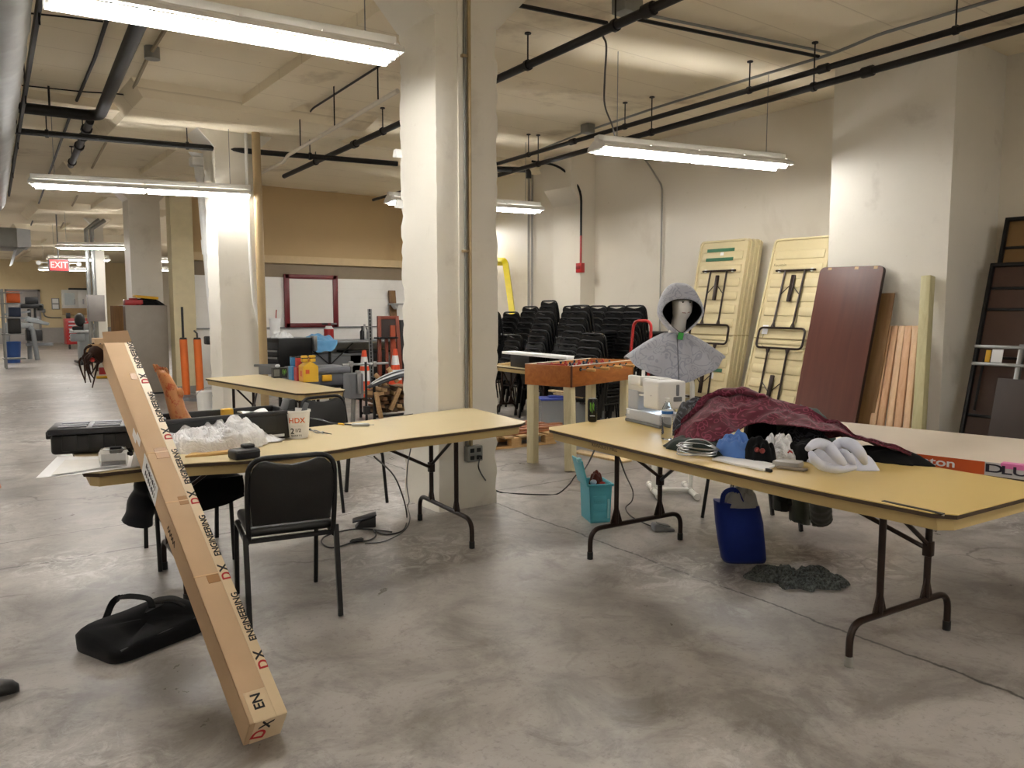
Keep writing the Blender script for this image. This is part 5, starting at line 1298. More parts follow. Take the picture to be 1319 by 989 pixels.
b = MB(); b.box(-w_ - .01, w_ + .01, -d_ - .01, -d_ + .004, h_ - .012, h_ + .006, .003); b.box(-w_ - .01, w_ + .01, d_ - .004, d_ + .01, h_ - .012, h_ + .006, .003)
b.box(w_ - .004, w_ + .012, -d_ - .01, d_ + .01, h_ - .012, h_ + .006, .003); b.box(-w_ - .01, -w_ + .004, -d_ - .01, d_ + .01, h_ - .012, h_ + .006, .003); b.build('rim', m_teal, o, w=False)
for z0 in (.03, .09, .15):
    b = MB(); b.box(-w_ * .62, w_ * .5, -d_ - .004, -d_ + .002, z0, z0 + .045, .003); b.build('raised_panel', m_teal, o, w=False)
b = MB(); b.box(w_ * .58, w_ * .8, -d_ - .006, -d_, .03, .17, .003); b.build('side_latch', M('pale_turquoise', '#8fd0d8', .4), o, w=False)
b = MB(); b.cbox((-w_ - .035, 0, h_ + .085), (.012, 2 * d_ + .02, .19), (0, R(-14), 0), .004); b.build('lid', m_teal, o, w=False)
b = MB(); b.cbox((-w_ - .062, -.06, h_ + .175), (.03, .05, .03), (0, R(-14), 0), .006); b.build('lid_latch', M('pale_turquoise', '#8fd0d8', .4), o, w=False)
heap('rag', 'maroon and brown cloth filling the turquoise box', 'cloth', fabric('rust_cloth', '#4a1f1a', '#6b3226', .9, 30), (k.x, k.y, .18), .072, .09, .15, rz=R(-24), seed=5.5, fold=.5, lob=.1)
q = Vector((k.x, k.y, .272)) + FV * .05 + RV * .0
b = MB(); b.ball(q + RV * -.02 + Vector((0, 0, .01)), (.03, .025, .02), 10, 8); tag(b.build('rag', m_satin), 'white rag tucked in the turquoise box', 'cloth')
b = MB(); b.ball(q + RV * .04, (.028, .022, .014), 10, 8); tag(b.build('rag', M('red_cloth', '#b5322a', .8)), 'red rag tucked in the turquoise box', 'cloth')
# sewing foot pedal with lead
k = P(854, 683, 0); o = thing('foot_pedal', 'grey sewing machine foot pedal lying on the floor under the right table', 'pedal', k, R(-30))
b = MB(); b.prism([(-.075, 0), (.075, 0), (.07, .02), (-.06, .055), (-.075, .045)], -.045, .045, 'y', bev=.008); b.build('housing', m_smd, o, w=False)
b = MB(); b.cbox((0, 0, .043), (.09, .06, .006), (0, R(14), 0), .002); b.build('treadle', m_grey, o, w=False)
cable('thin black lead hanging from the right table down to the grey foot pedal', [P(798, 590, .7), P(806, 612, .48), P(815, 632, .2), P(814, 645, .06), P(806, 654, .006), P(812, 664, .006), P(826, 672, .006), P(840, 678, .02)], .0045)
# plank
b = MB(); a = P(742, 581, .012); c = P(808, 594, .012); b.beam(a, c, .14, .022, bev=.002); tag(b.build('plank', m_pine), 'pale loose plank lying on the floor behind the foosball leg', 'plank')
# blue tote bag
kb = P(958, 722, 0); o = thing('tote_bag', 'dark blue cloth tote bag standing on the floor stuffed with grey cloth', 'bag', kb)
m_bluebag = fabric('royal_blue_cloth', '#0e2370', '#14308a', .75)
secs = []
for z, u, v, wx, wf in ((.0, 958, 722, .125, .06), (.02, 957, 0, .132, .068), (.12, 954, 0, .137, .072), (.24, 950, 0, .138, .068), (.33, 947, 0, .135, .062), (.36, 946, 0, .134, .06)):
    off = RV * ((u - 958) / 1000 * 4.65); s = []
    for i in range(36):
        t = 2 * PI * i / 36; cx_ = math.copysign(abs(math.cos(t)) ** .5, math.cos(t)); sx_ = math.copysign(abs(math.sin(t)) ** .6, math.sin(t))
        nz = 1 + .05 * N3(cx_ * 2, sx_ * 2, z * 9)
        s.append(kb + off + RV * (wx * cx_ * nz) + FV * (wf * sx_ * nz) + Vector((0, 0, z + (.015 * cx_ * -1 if z > .3 else 0))))
    secs.append(s)
loft(secs).build('bag_body', m_bluebag, o, ang=70)
tp = kb + RV * ((946 - 958) / 1000 * 4.65) + Vector((0, 0, .36))
for s in (1, -1):
    hp_ = spline([tp + RV * -.1 + FV * .05 * s, tp + RV * (-.085) + FV * .05 * s + Vector((0, 0, .07)), tp + RV * -.02 + FV * .04 * s + Vector((0, 0, .085)), tp + RV * .02 + FV * .05 * s + Vector((0, 0, .01))], 8) if s > 0 else spline([tp + RV * -.06 - FV * .05, tp + RV * .02 - FV * .05 + Vector((0, 0, .05)), tp + RV * .1 - FV * .05 + Vector((0, 0, .04)), tp + RV * .125 - FV * .02 + Vector((0, 0, -.03))], 8)
    b = MB()
    for i in range(len(hp_) - 1): b.beam(hp_[i], hp_[i + 1] + (hp_[i + 1] - hp_[i]) * .15, .028, .004, up=FV)
    b.build('handle', m_bluebag, o)
m_greycl = fabric('light_grey_cloth', '#8f9194', '#a6a8ab')
heap('sweatshirt', 'grey cloth bulging out of the top of the blue tote bag', 'clothes', m_greycl, tp + Vector((0, 0, -.02)) + RV * .02 + FV * .01, .105, .06, .11, rz=-YAW, seed=6.6, fold=1.0, lob=.12, freq=4, soft=2)
# grey knit on the floor
def knit_mat():
    m, nt, b_ = nodes_of('grey_knit'); v = texco(nt)
    f = noise_n(nt, v, 70, 3, .7); g_ = noise_n(nt, v, 18, 4)
    nt.links.new(ramp(nt, f, [(.35, rgb('#2e3231')), (.65, rgb('#6f7674'))]), b_.inputs['Base Color']); b_.inputs['Roughness'].default_value = .95
    bump(nt, b_, f, .9, .02); return m
m_knit = knit_mat()
kk = P(1022, 747, 0)
tag(heap_mb(kk, .245, .165, .055, R(-40), seed=7.7, fold=.8, lob=.6, freq=7, na=120, nr=40, sharp=1.1, flat=.3, soft=1).build('knit_scarf', m_knit, ang=80), 'grey knitted garment lying crumpled on the floor', 'clothes')
# green coat over the chair behind the right table
o = thing('coat', 'green grey coat hanging off the chair behind the right table', 'coat', (4.62, 3.0, .15))
def hang(u0, u1, vt, vb, D_, seed, m, name):
    c0 = []
    b = MB()
    def f(u, v):
        uu = u0 + (u1 - u0) * u; vv = vt + (vb - vt) * v - 4 * math.sin(u * PI * 2 + seed) * v
        Dn = D_ + .05 * math.sin(u * 9 + seed) * (.4 + v) - .06 * math.sin(u * PI)
        q = ray(uu, vv); t = Dn / (q.x * math.sin(YAW) + q.y * math.cos(YAW)); p = Vector((0, 0, EYE)) + q * t
        return p
    b.grid(14, 10, f, .03); return b.build(name, m, o, ang=80)
m_coat = fabric('sage_coat_cloth', '#3f453d', '#555b50')
hang(1018, 1046, 622, 672, 5.05, 1, m_coat, 'coat_body'); hang(1001, 1022, 622, 655, 5.1, 3, fabric('dark_coat_cloth', '#20231f', '#2c302b'), 'coat_lining')
b = MB(); q = [sc for sc in ()]
pa = [P(1056, 640, .36), P(1057, 655, .27), P(1058, 668, .18), P(1060, 674, .15)]
b.tube(spline(pa, 6), [.062 + .008 * math.sin(i * 2.1) for i in range(19)], 14); b.build('sleeve', fabric('mottled_coat_cloth', '#3a3b36', '#5d5c55', .9, 20), o, ang=80)
b = MB()
def seatcl(u, v):
    x = 4.32 + .5 * u; y = 3.12 + .5 * v; return Vector((x, y, .50 + .05 * math.sin(u * 3.1) * math.sin(v * 3.1) + .012 * N3(x * 11, y * 11)))
b.grid(12, 12, seatcl, .02); b.build('folded_part', m_blackcloth, o, ang=80)
# ------------------------------------------------------------------ foosball table
m_fwood = wood('orange_stained_wood', '#9f5a25', '#bd7433', 'x', .8, .4); m_post = wood('pale_post_wood', '#cfc39a', '#e2d9b8', 'z', .8)
ZF = .99; N1 = P(736, 471.5, ZF); L1 = P(676, 468.5, ZF); e2f = (L1 - N1); WF = e2f.length; e2f.normalize(); e1f = Vector((e2f.y, -e2f.x, 0)); LF = 1.22
o = thing('foosball_table', 'wooden foosball table on rough square posts, behind the middle column', 'foosball table', (N1.x, N1.y, 0))
FM = Matrix((e1f, e2f, Vector((0, 0, 1)))).transposed().to_4x4(); FM.translation = Vector((N1.x, N1.y, 0))
def fb(name, m, *boxes, bev=.004):
    b = MB()
    for q in boxes: b.box(*q, bev, 2, FM)
    return b.build(name, m, o)
zb = ZF - .205
fb('end_panel', m_fwood, (0, .025, 0, WF, zb, ZF)); fb('end_panel', m_fwood, (LF - .025, LF, 0, WF, zb, ZF))
fb('side_panel', m_fwood, (.025, LF - .025, 0, .02, zb, ZF - .01)); fb('side_panel', m_fwood, (.025, LF - .025, WF - .02, WF, zb, ZF - .01))
fb('corner_trim', M('dark_wood_trim', '#5d3013', .5), (-.003, .02, -.003, .012, zb, ZF + .002))
fb('playing_field', M('green_white_field', '#c9cfc6', .5), (.025, LF - .025, .02, WF - .02, ZF - .11, ZF - .10))
fb('rim', M('pale_rim', '#d5c9b8', .5), (.0, LF, -.002, .022, ZF - .006, ZF + .003)); fb('rim', MATS['pale_rim'], (.0, LF, WF - .022, WF + .002, ZF - .006, ZF + .003))
fb('score_counter', m_red, (.03, .055, .1, WF - .12, ZF - .02, ZF + .012), bev=.006)
m_nvy = M('navy_plastic', '#1c2036', .4); m_handle = wood('handle_wood', '#cf9a58', '#e0b578', 'y')
for i in range(8):
    x = .16 + i * .128
    b = MB(); b.cyl(FM @ Vector((x, -.09 if i % 2 == 0 else -.02, ZF - .04)), FM @ Vector((x, WF + (.09 if i % 2 else .02), ZF - .04)), .0065, 8); rod = b.build('rod', m_steel, o)
    s = -1 if i % 2 == 0 else 1; y0 = -.07 if s < 0 else WF + .07
    b = MB(); h0 = FM @ Vector((x, y0, ZF - .04)); hd_ = e2f * s
    b.tube([h0, h0 + hd_ * .012, h0 + hd_ * .05, h0 + hd_ * .09, h0 + hd_ * .1], [.01, .017, .0155, .018, .012], 12); b.build('handle', m_handle, rod)
    b = MB(); b.cyl(FM @ Vector((x, -.006, ZF - .04)), FM @ Vector((x, -.0, ZF - .04)), .02, 12); b.build('bearing', m_black, rod)
    for j in range(3 if i not in (0, 7) else 1):
        y = WF * ((j + 1) / 4 if i not in (0, 7) else .5); tilt = (-1) ** (i + j) * .5
        c = FM @ Vector((x, y, ZF - .04)); d = (e1f * math.sin(tilt) + Vector((0, 0, math.cos(tilt))))
        b = MB(); b.tube([c - d * .062, c - d * .05, c - d * .015, c + d * .015, c + d * .03], [.012, .009, .014, .016, .009], 8); b.ball(c + d * .042, .0125, 8, 6); b.build('player_figure', m_red if i % 2 else m_nvy, rod)
for x, y, u, v in ((.055, .06, 737, 611), (.055, WF - .06, 686, 596), (LF - .07, .06, 0, 0), (LF - .07, WF - .06, 0, 0)):
    t_ = FM @ Vector((x, y, zb)); g_ = P(u, v, 0) if u else Vector((t_.x, t_.y, 0))
    g_ = Vector((t_.x, t_.y, 0)).lerp(g_, .6) if u else g_
    b = MB(); b.beam(g_, t_ + Vector((0, 0, .03)), .085, .085, up=e1f, bev=.004); b.build('leg', m_post, o)
# ------------------------------------------------------------------ things behind it
a = P(628, 470, .74); c = P(700, 478, .74); d = (c - a).normalized(); n_ = Vector((-d.y, d.x, 0)); n_ = n_ if n_.x > 0 else -n_
c = a + d * 1.2
tb = worn_table('folding_table', 'beige folding table with wood scraps, behind the foosball table', [a, a.lerp(c, .5), c], [a + n_ * .42, a.lerp(c, .5) + n_ * .42, c + n_ * .42], .02, .02)
for t_ in (.15, .85):
    q = a.lerp(c, t_); leg_frame(tb, q + n_ * .05, q + n_ * .37, .69, q + n_ * .2 + d * (.3 if t_ < .5 else -.4))
for i in range(4):
    q = a + d * (.12 + .09 * i) + n_ * .12; b = MB(); b.beam(q + Vector((0, 0, .015 + .012 * i)), q + d * .32 + n_ * (.05 + .05 * i) + Vector((0, 0, .018 + .012 * i)), .05, .02, bev=.003)
    tag(b.build('wood_scrap', m_pine), f'pale wood scrap on the table behind the foosball table, {["lowest", "second", "third", "topmost"][i]} of the small pile', 'wood scrap', 'wood scraps by the foosball table')
a = P(655, 453.5, .93); c = P(739, 461, .93); b = MB(); b.beam(a, c, .22, .035, bev=.003); o = b.build('foam_board', m_paper); tag(o, 'long white foam board lying behind the foosball table', 'board')
b = MB(); q = a.lerp(c, .45); q = a.lerp(c, .3); b.cbox(q + Vector((0, 0, -.102)), (.5, .22, .165), (0, 0, math.atan2((c - a).y, (c - a).x)), .008); tag(b.build('black_case', m_black), 'black case under the long white foam board', 'case')
# pallet with boards
pa_ = P(664, 577, 0); pd = (P(722, 571, 0) - pa_).normalized(); pn = Vector((-pd.y, pd.x, 0)); pn = pn if pn.y > 0 else -pn
o = thing('pallet', 'wooden pallet on the floor beyond the middle column', 'pallet', pa_); m_pallet = wood('pallet_wood', '#b08a58', '#cfae7c', 'x')
for i in range(3):
    for j in range(3):
        q = pa_ + pd * (.07 + .45 * i) + pn * (.06 + .42 * j) - pd * .5; b = MB(); b.cbox(q + Vector((0, 0, .065)), (.13, .1, .09), (0, 0, math.atan2(pd.y, pd.x)), .004); b.build('block', m_pallet, o)
for j in range(3):
    q = pa_ - pd * .5 + pn * (.06 + .42 * j); b = MB(); b.beam(q + Vector((0, 0, .011)), q + pd * 1.05 + Vector((0, 0, .011)), .1, .02); b.build('skid', m_pallet, o)
for i in range(6):
    q = pa_ - pd * (.46) + pd * (.19 * i); b = MB(); b.beam(q + Vector((0, 0, .121)), q + pn * .95 + Vector((0, 0, .121)), .12, .02); b.build('deck_board', m_pallet, o)
m_redwood = wood('reddish_board', '#7d4a2e', '#a56a45', 'x', .6)
for i in range(9):
    s = pa_ - pd * (.4 - .02 * i) + pn * ((.08 + .14 * i) if i < 6 else (.15 + .15 * (i - 6))); q = Vector((0, 0, .142 + (.023 if i > 5 else 0)))
    b = MB(); b.beam(s + q, s + pd * (.95 + .06 * (i % 4)) + pn * .1 + q, .085, .022, bev=.002)
    tag(b.build('board', m_redwood), 'reddish brown board stacked on the pallet, ' + ['lower layer, nearest the front', 'lower layer, second from the front', 'lower layer, third from the front', 'lower layer, third from the back', 'lower layer, second from the back', 'lower layer, at the back', 'upper layer, nearest the front', 'upper layer, middle one', 'upper layer, at the back'][i], 'board', 'boards on the pallet')
# clear totes
m_clear = glassy('clear_tote_plastic', '#dfe4e8', .25, .7)
for i, (u, v, w_, lab, lid) in enumerate(((716, 557, .40, 'clear plastic tote with a blue lid behind the foosball legs', True), (757, 560, .34, 'clear plastic tote with white scraps right of the blue lidded one', False))):
    k = P(u, v, 0); o = thing('storage_tote', lab, 'tote', k, R(-30))
    b = MB(); x, y = w_ / 2, .14; th_ = .42
    for s in (-1, 1): b.box(-x, x, s * y - .004, s * y + .004, 0, th_); b.box(s * x - .004, s * x + .004, -y, y, 0, th_)
    b.box(-x, x, -y, y, 0, .006); b.build('tote_body', m_clear, o, w=False)
    if lid:
        b = MB(); b.box(-x - .015, x + .015, -y - .015, y + .015, th_, th_ + .025, .008); b.box(-.1, .1, -.06, .06, th_ + .025, th_ + .045, .008); b.build('lid', M('blue_plastic', '#29409a', .4), o, w=False)
    b = MB(); b.ball((-.04, -.03, .14), (.11, .08, .13), 12, 8); b.ball((.07, .02, .2), (.07, .08, .12), 12, 8); b.build('contents', m_paper, o, w=False)
a = P(712, 507, .478); c = P(750, 512, .478)
for i in range(2):
    b = MB(); b.beam(a + Vector((.05, .1 * i, .03 * i)), c + Vector((.05, .1 * i, .03 * i)), .09, .022, bev=.002); tag(b.build('board', m_pine), ['pale board on the blue lidded tote, lower one', 'pale board on the blue lidded tote, upper one'][i], 'board')
# yellow pipe frame
o = thing('yellow_frame', 'bright yellow square tube frame behind the stacked chairs', 'frame', PX(661, 440, 8.15))
k0 = PX(600, 337, 8.15); k1 = PX(651, 337, 8.15); k2 = PX(661, 412, 8.15); kz = k1 + (k2 - k1) * ((k1.z) / (k1.z - k2.z))
b = MB(); t_ = fillet([Vector((8.15, k0.y + .6, .01)), Vector((8.15, k0.y, k0.z)), k1, kz + Vector((0, 0, .01))], .05, 3); b.tube(t_, .07, 4); b.build('tube', M('yellow_paint', '#e6cf12', .4), o, ang=20)
b = MB(); b.box(8.05, 8.25, kz.y - .12, kz.y + .12, 0, .02, .003); b.build('foot_plate', M('yellow_paint', '#e6cf12', .4), o)
# red hand truck
k = PX(812, 450, 6.3); k2 = PX(838, 425, 6.3); zt_ = PX(825, 413, 6.3).z
o = thing('hand_truck', 'red hand truck standing before the stacked chairs, its loop handle showing', 'hand truck', (6.3, (k.y + k2.y) / 2, 0))
y0, y1 = k.y, k2.y
b = MB(); b.tube(fillet([(6.2, y0, .12), (6.3, y0 - .0, 1.0), (6.33, y0 - .02, zt_), (6.33, y1 + .02, zt_), (6.3, y1, 1.0), (6.2, y1, .12)], .09, 6), .017, 10); b.build('frame', m_red, o)
for z in (.35, .65, .95):
    b = MB(); b.tube([(6.2 + .1 * z, y0, z), (6.2 + .1 * z, y1, z)], .013, 8); b.build('cross_bar', m_red, o)
b = MB(); b.box(5.98, 6.22, y1, y0, .012, .022, .002); b.build('nose_plate', m_steel, o)
for y in (y0 + .05, y1 - .05):
    b = MB(); b.cyl((6.3, y - .03, .12), (6.3, y + .03, .12), .12, 18); b.build('wheel', m_black, o)

# ------------------------------------------------------------------ folded plastic tables leaning on the wall
m_tan = M('tan_molded_plastic', '#cfc096', .5, var=.05); m_tandark = M('tan_groove', '#9c8b62', .6)
def folded_table(name, label, w, h, green, detail=True):
    o = thing(name, label, 'folding table', (0, 0, 0)); T2 = .05
    def rr(x, z, r, n=6):
        pts = []
        for cx_, cz_, a0 in ((x - r, z - r, 0), (-x + r, z - r, PI / 2), (-x + r, -z + r, PI), (x - r, -z + r, 1.5 * PI)):
            for i in range(n + 1): pts.append((cx_ + r * math.cos(a0 + i * PI / 2 / n), cz_ + r * math.sin(a0 + i * PI / 2 / n)))
        return pts
    # tray: outer rim standing proud of the recessed underside
    out = [(x, z + h / 2) for x, z in rr(w / 2, h / 2, .06)]; inn = [(x, z + h / 2) for x, z in rr(w / 2 - .022, h / 2 - .022, .05)]
    t = bmesh.new(); n = len(out)
    A = [t.verts.new((x, 0, z)) for x, z in out]; B = [t.verts.new((x, 0, z)) for x, z in inn]; Cc = [t.verts.new((x, .016, z)) for x, z in inn]; D = [t.verts.new((x, T2, z)) for x, z in out]
    for i in range(n):
        j = (i + 1) % n
        t.faces.new((A[i], A[j], B[j], B[i])); t.faces.new((B[i], B[j], Cc[j], Cc[i])); t.faces.new((A[i], A[j], D[j], D[i]))
    t.faces.new(Cc); t.faces.new(D); bmesh.ops.recalc_face_normals(t, faces=t.faces[:])
    b = MB(); b._merge(t)
    zz = .12
    while zz < h - .1:
        b.box(-w / 2 + .06, w / 2 - .06, .006, .017, zz, zz + .105 if abs(zz - h / 2) > .08 else zz + .06, .008); zz += .172
    b.build('molded_top', m_tan, o, w=False)
    b = MB(); b.box(-w / 2 - .002, w / 2 + .002, -.002, T2, h / 2 - .006, h / 2 + .006); b.build('fold_seam', m_tandark, o, w=False)
    for s in (-1, 1):
        zc = h / 2; zp = zc + s * h * .335; zf = zc + s * .12        # pivot bar near the end, foot bar near the middle
        b = MB(); b.cyl((-w * .34, -.012, zp), (w * .34, -.012, zp), .013, 8); leg = b.build('leg_frame', m_brownsteel, o, w=False)
        b = MB(); b.tube(fillet([(-w * .4, -.03, zf - s * .12), (-w * .4, -.03, zf), (w * .4, -.03, zf), (w * .4, -.03, zf - s * .12)], .07, 5), .013, 8); b.build('foot_bar', m_brownsteel, leg, w=False)
        for x in (-w * .17, w * .17):
            b = MB(); b.cyl((x, -.014, zp), (x, -.03, zf), .012, 8); b.prism([(x - .03, zf + s * .003), (x + .03, zf + s * .003), (x + .012, zf + s * .06), (x - .012, zf + s * .06)], -.036, -.024, 'y'); b.build('post', m_brownsteel, leg, w=False)
        b = MB(); b.box(-.025, .025, -.035, -.01, min(zp - s * .06, zp - s * .38), max(zp - s * .06, zp - s * .38), .006); b.tube([(-w * .17, -.022, zp - s * .3), (0, -.03, zp - s * .17), (w * .17, -.022, zp - s * .3)], .006, 6); b.build('brace', m_brownsteel, leg, w=False)
        for x in (-w * .28, w * .28):
            b = MB(); b.box(x - .015, x + .015, -.02, .01, zp - .02, zp + .02, .004); b.build('white_clip', m_white, o, w=False)
    if green:
        for z in (.11, .22, .77, h - .25, h - .13):
            b = MB(); b.box(-w * (.33 if z != .77 else -.02), w * .24 if z != .77 else w * .36, .0035, .0062, z - .02, z + .022, .001, 1); b.build('green_tape', M('dark_green_tape', '#2f6a4a', .5), o, w=False)
        b = MB(); b.box(w * .12, w * .2, .0035, .0062, .66, .74); b.build('paper_label', m_paper, o, w=False)
        b = MB(); b.box(-.03, .02, .0035, .0062, h - .2, h - .16); b.build('paper_label', m_paper, o, w=False)
    else:
        b = MB(); b.box(-w * .38, -w * .28, .0035, .0062, h / 2 + .05, h / 2 + .16); b.build('paper_label', m_paper, o, w=False)
        text('Fountain', .05, M('pencil_grey', '#75694c', .8), o, (-w * .3, .0, h - .33), (1, 0, 0), (0, 0, 1))
    return o
def lean(o, foot, top, yaw):       # stand on its lower edge, tilted back until the head touches
    f = Vector(foot); d = Vector(top) - f
    # local x = along wall (screen right = -Y), local z up along the tilt, local y into the wall
    z = d.normalized(); x = Vector((math.sin(yaw), -math.cos(yaw), 0)); x = (x - z * x.dot(z)).normalized(); y = z.cross(x)
    m = Matrix((x, y, z)).transposed(); o.rotation_euler = m.to_euler(); o.location = f
t1 = folded_table('folding_table', 'front tan folded table with green tape strips, leaning behind the hooded cape', .76, 2.44, True)
Yc = (PX(905, 303, 8.13).y + PX(965, 298, 8.13).y) / 2
lean(t1, (7.66, Yc + .02, .02), (8.11, Yc, 2.4), 0)
for i in range(3):
    t_ = dup(t1, label='tan folded table behind the green taped one, ' + ['second of four', 'third of four', 'against the wall'][i]); lean(t_, (7.66 + .062 * (i + 1), Yc + .02 - .01 * (i + 1), .02), (8.11 + .062 * (i + 1), Yc - .015 * (i + 1), 2.4), 0)
t2 = folded_table('folding_table', 'front tan folded table, its stack between cape and brown tabletop', .76, 2.44, False)
kt = PX(1000, 297, 8.17); lean(t2, (7.47, kt.y - .36, .02), (8.14, kt.y - .39, 2.40), R(0))
for i in range(2):
    t_ = dup(t2, label='tan folded table left of the brown tabletop, ' + ['middle of three', 'last of three'][i]); lean(t_, (7.47 + .064 * (i + 1), kt.y - .38 - .02 * i, .02), (8.14 + .064 * (i + 1), kt.y - .44 - .03 * i, 2.43), 0)

# ------------------------------------------------------------------ brown tabletop, boards and post on the pier
m_brown = wood('brown_woodgrain_laminate', '#4f2b22', '#603529', 'z', .35, .32); m_darkedge = M('dark_brown_edge', '#2a1a14', .5)
tl_ = PX(1056, 350, 7.40); tr_ = PX(1138, 348, 7.40); wB = abs(tl_.y - tr_.y); hB = 2.0
o = thing('tabletop', 'dark brown woodgrain tabletop leaning on the wide pier', 'tabletop', (0, 0, 0))
def rrp(w, h, r):
    pts = []
    for cx_, cz_, a0 in ((w / 2 - r, h - r, 0), (-w / 2 + r, h - r, PI / 2), (-w / 2 + r, r, PI), (w / 2 - r, r, 1.5 * PI)):
        for i in range(5): pts.append((cx_ + r * math.cos(a0 + i * PI / 8), cz_ + r * math.sin(a0 + i * PI / 8)))
    return pts
b = MB(); b.prism(rrp(wB, hB, .05), 0, .004, 'y'); b.build('face', m_brown, o, w=False)
b = MB(); b.prism(rrp(wB + .004, hB + .003, .05), .004, .045, 'y'); b.build('edge_band', m_darkedge, o, w=False)
for x in (-.23, .06, .26):
    b = MB(); b.box(x - .02, x + .02, -.002, .0, hB - .03, hB - .004); b.build('chipped_spot', M('bare_chipboard', '#c3a27c', .8), o, w=False)
lean(o, (6.94, (tl_.y + tr_.y) / 2 + .03, .012), (7.40, (tl_.y + tr_.y) / 2, tl_.z), 0)
m_ply = wood('aged_plywood', '#7a5a35', '#96734a', 'z', .6)
o = b = MB(); b.prism([(-.32, 0), (.32, 0), (.32, 1.72), (-.32, 1.72)], 0, .018, 'y'); o = b.build('plywood_panel', m_ply, origin=(0, 0, 0)); tag(o, 'plywood panel leaning just behind the brown tabletop', 'panel')
k = PX(1154, 383, 7.46); lean(o, (7.06, k.y + .33, .01), (7.46, k.y + .33, 1.73), 0)
m_fir = wood('fir_lumber', '#c99b73', '#dcb591', 'z', .7); m_fir2 = wood('pale_fir_lumber', '#d3aa82', '#e6c7a4', 'z', .7)
TOPS = [1146, 1155, 1163.5, 1172, 1181]; BOTS = [1118, 1128, 1141, 1153, 1166]
for i in range(5):
    kt_ = PX(TOPS[i], 420, 7.45); kb_ = P(BOTS[i] - 4, 590, 0); kb_ = Vector((7.05, PX(BOTS[i], 560, 7.06).y, .012))
    b = MB(); b.beam(kb_, Vector((7.44, kt_.y, kt_.z)), .058 if i != 3 else .068, .036, up=(1, 0, 0), bev=.003)
    tag(b.build('lumber_board', m_fir if i % 2 else m_fir2), 'fir board leaning on the pier right of the brown tabletop, ' + ['first from the left', 'second from the left', 'middle of five', 'second from the right', 'nearest the green post'][i], 'board', 'fir boards on the pier')
b = MB(); k = P(1110, 582, .02); b.beam(k, k + Vector((.25, .1, 0)), .09, .035, bev=.003); 
kt_ = PX(1197, 356, 7.45); b = MB(); b.beam(Vector((7.1, PX(1182, 575, 7.1).y, .02)), Vector((7.43, kt_.y, kt_.z)), .09, .09, up=(1, 0, 0), bev=.004)
tag(b.build('wooden_post', wood('green_treated_wood', '#b3ab80', '#ccc59c', 'z', .7)), 'pale green treated post leaning at the corner of the pier', 'post')

# ------------------------------------------------------------------ stack of brown tables at the right edge
m_brn2 = M('brown_hardboard', '#4a3226', .55, var=.15); m_brn3 = M('tan_hardboard', '#7a5c33', .6, var=.15)
kt_ = PX(1290, 264, 8.12)
def brown_table(label, h, m):
    o = thing('folding_table', label, 'folding table', (0, 0, 0)); w = .78
    b = MB(); b.box(0, w, .008, .02, 0, h); b.build('hardboard_top', m, o, w=False)
    b = MB(); b.box(0, .035, -.03, .03, 0, h, .008); b.box(w - .035, w, -.03, .03, 0, h, .008); b.box(0, w, -.03, .03, h - .035, h, .008); b.box(0, w, -.03, .03, 0, .035, .008); b.build('edge_frame', m_blacksteel, o, w=False)
    for z in (h * .28, h * .78, h * .88):
        b = MB(); b.box(.035, w - .035, -.012, .008, z - .012, z + .012, .003); b.build('cross_bar', m_blacksteel, o, w=False)
    b = MB(); b.tube(fillet([(.1, -.03, h * .3), (.1, -.03, h * .55), (.68, -.03, h * .55), (.68, -.03, h * .3)], .06), .012, 8); b.build('leg_frame', m_blacksteel, o, w=False)
    return o
o = brown_table('tall tan backed folding table with black frame, rearmost at the right edge', 2.46, m_brn3); lean(o, (7.62, kt_.y + .02, .01), (8.24, kt_.y, 2.38), 0)
o = brown_table('brown folding table with black frame at the right edge, in front of the tall one', 2.02, m_brn2); lean(o, (7.48, kt_.y + .03, .01), (8.02, kt_.y + .02, 1.93), 0)
o = thing('metal_stand', 'shiny metal ladder frame leaning before the brown tables at the right edge', 'ladder', (0, 0, 0))
for x in (.42, .74):
    b = MB(); b.box(x - .02, x + .02, -.02, .02, 0, 1.25, .004); b.build('rail', m_galv, o, w=False)
for z in (.35, .7, 1.06, 1.22):
    b = MB(); b.box(.04 if z > 1 else .42, .78, -.028, -.002, z - .014, z + .014, .004); b.build('rung', m_galv, o, w=False)
b = MB(); b.box(.14, .18, -.012, -.002, 1.08, 1.19, .002); b.build('yellow_label', MATS['yellow_plastic'], o, w=False)
b = MB(); b.box(.19, .28, -.012, -.002, 1.08, 1.2, .002); b.build('paper_label', m_paper, o, w=False)
lean(o, (7.28, kt_.y - .02, .01), (7.62, kt_.y - .02, 1.25), 0)
b = MB(); b.box(0, .7, 0, .02, 0, .95, .003); o = b.build('hardboard_sheet', M('dark_hardboard', '#33261f', .6), origin=(0, 0, 0)); tag(o, 'dark brown sheet leaning low in front of the metal ladder at the right edge', 'panel'); lean(o, (7.10, kt_.y - .36, .01), (7.30, kt_.y - .38, .94), 0)

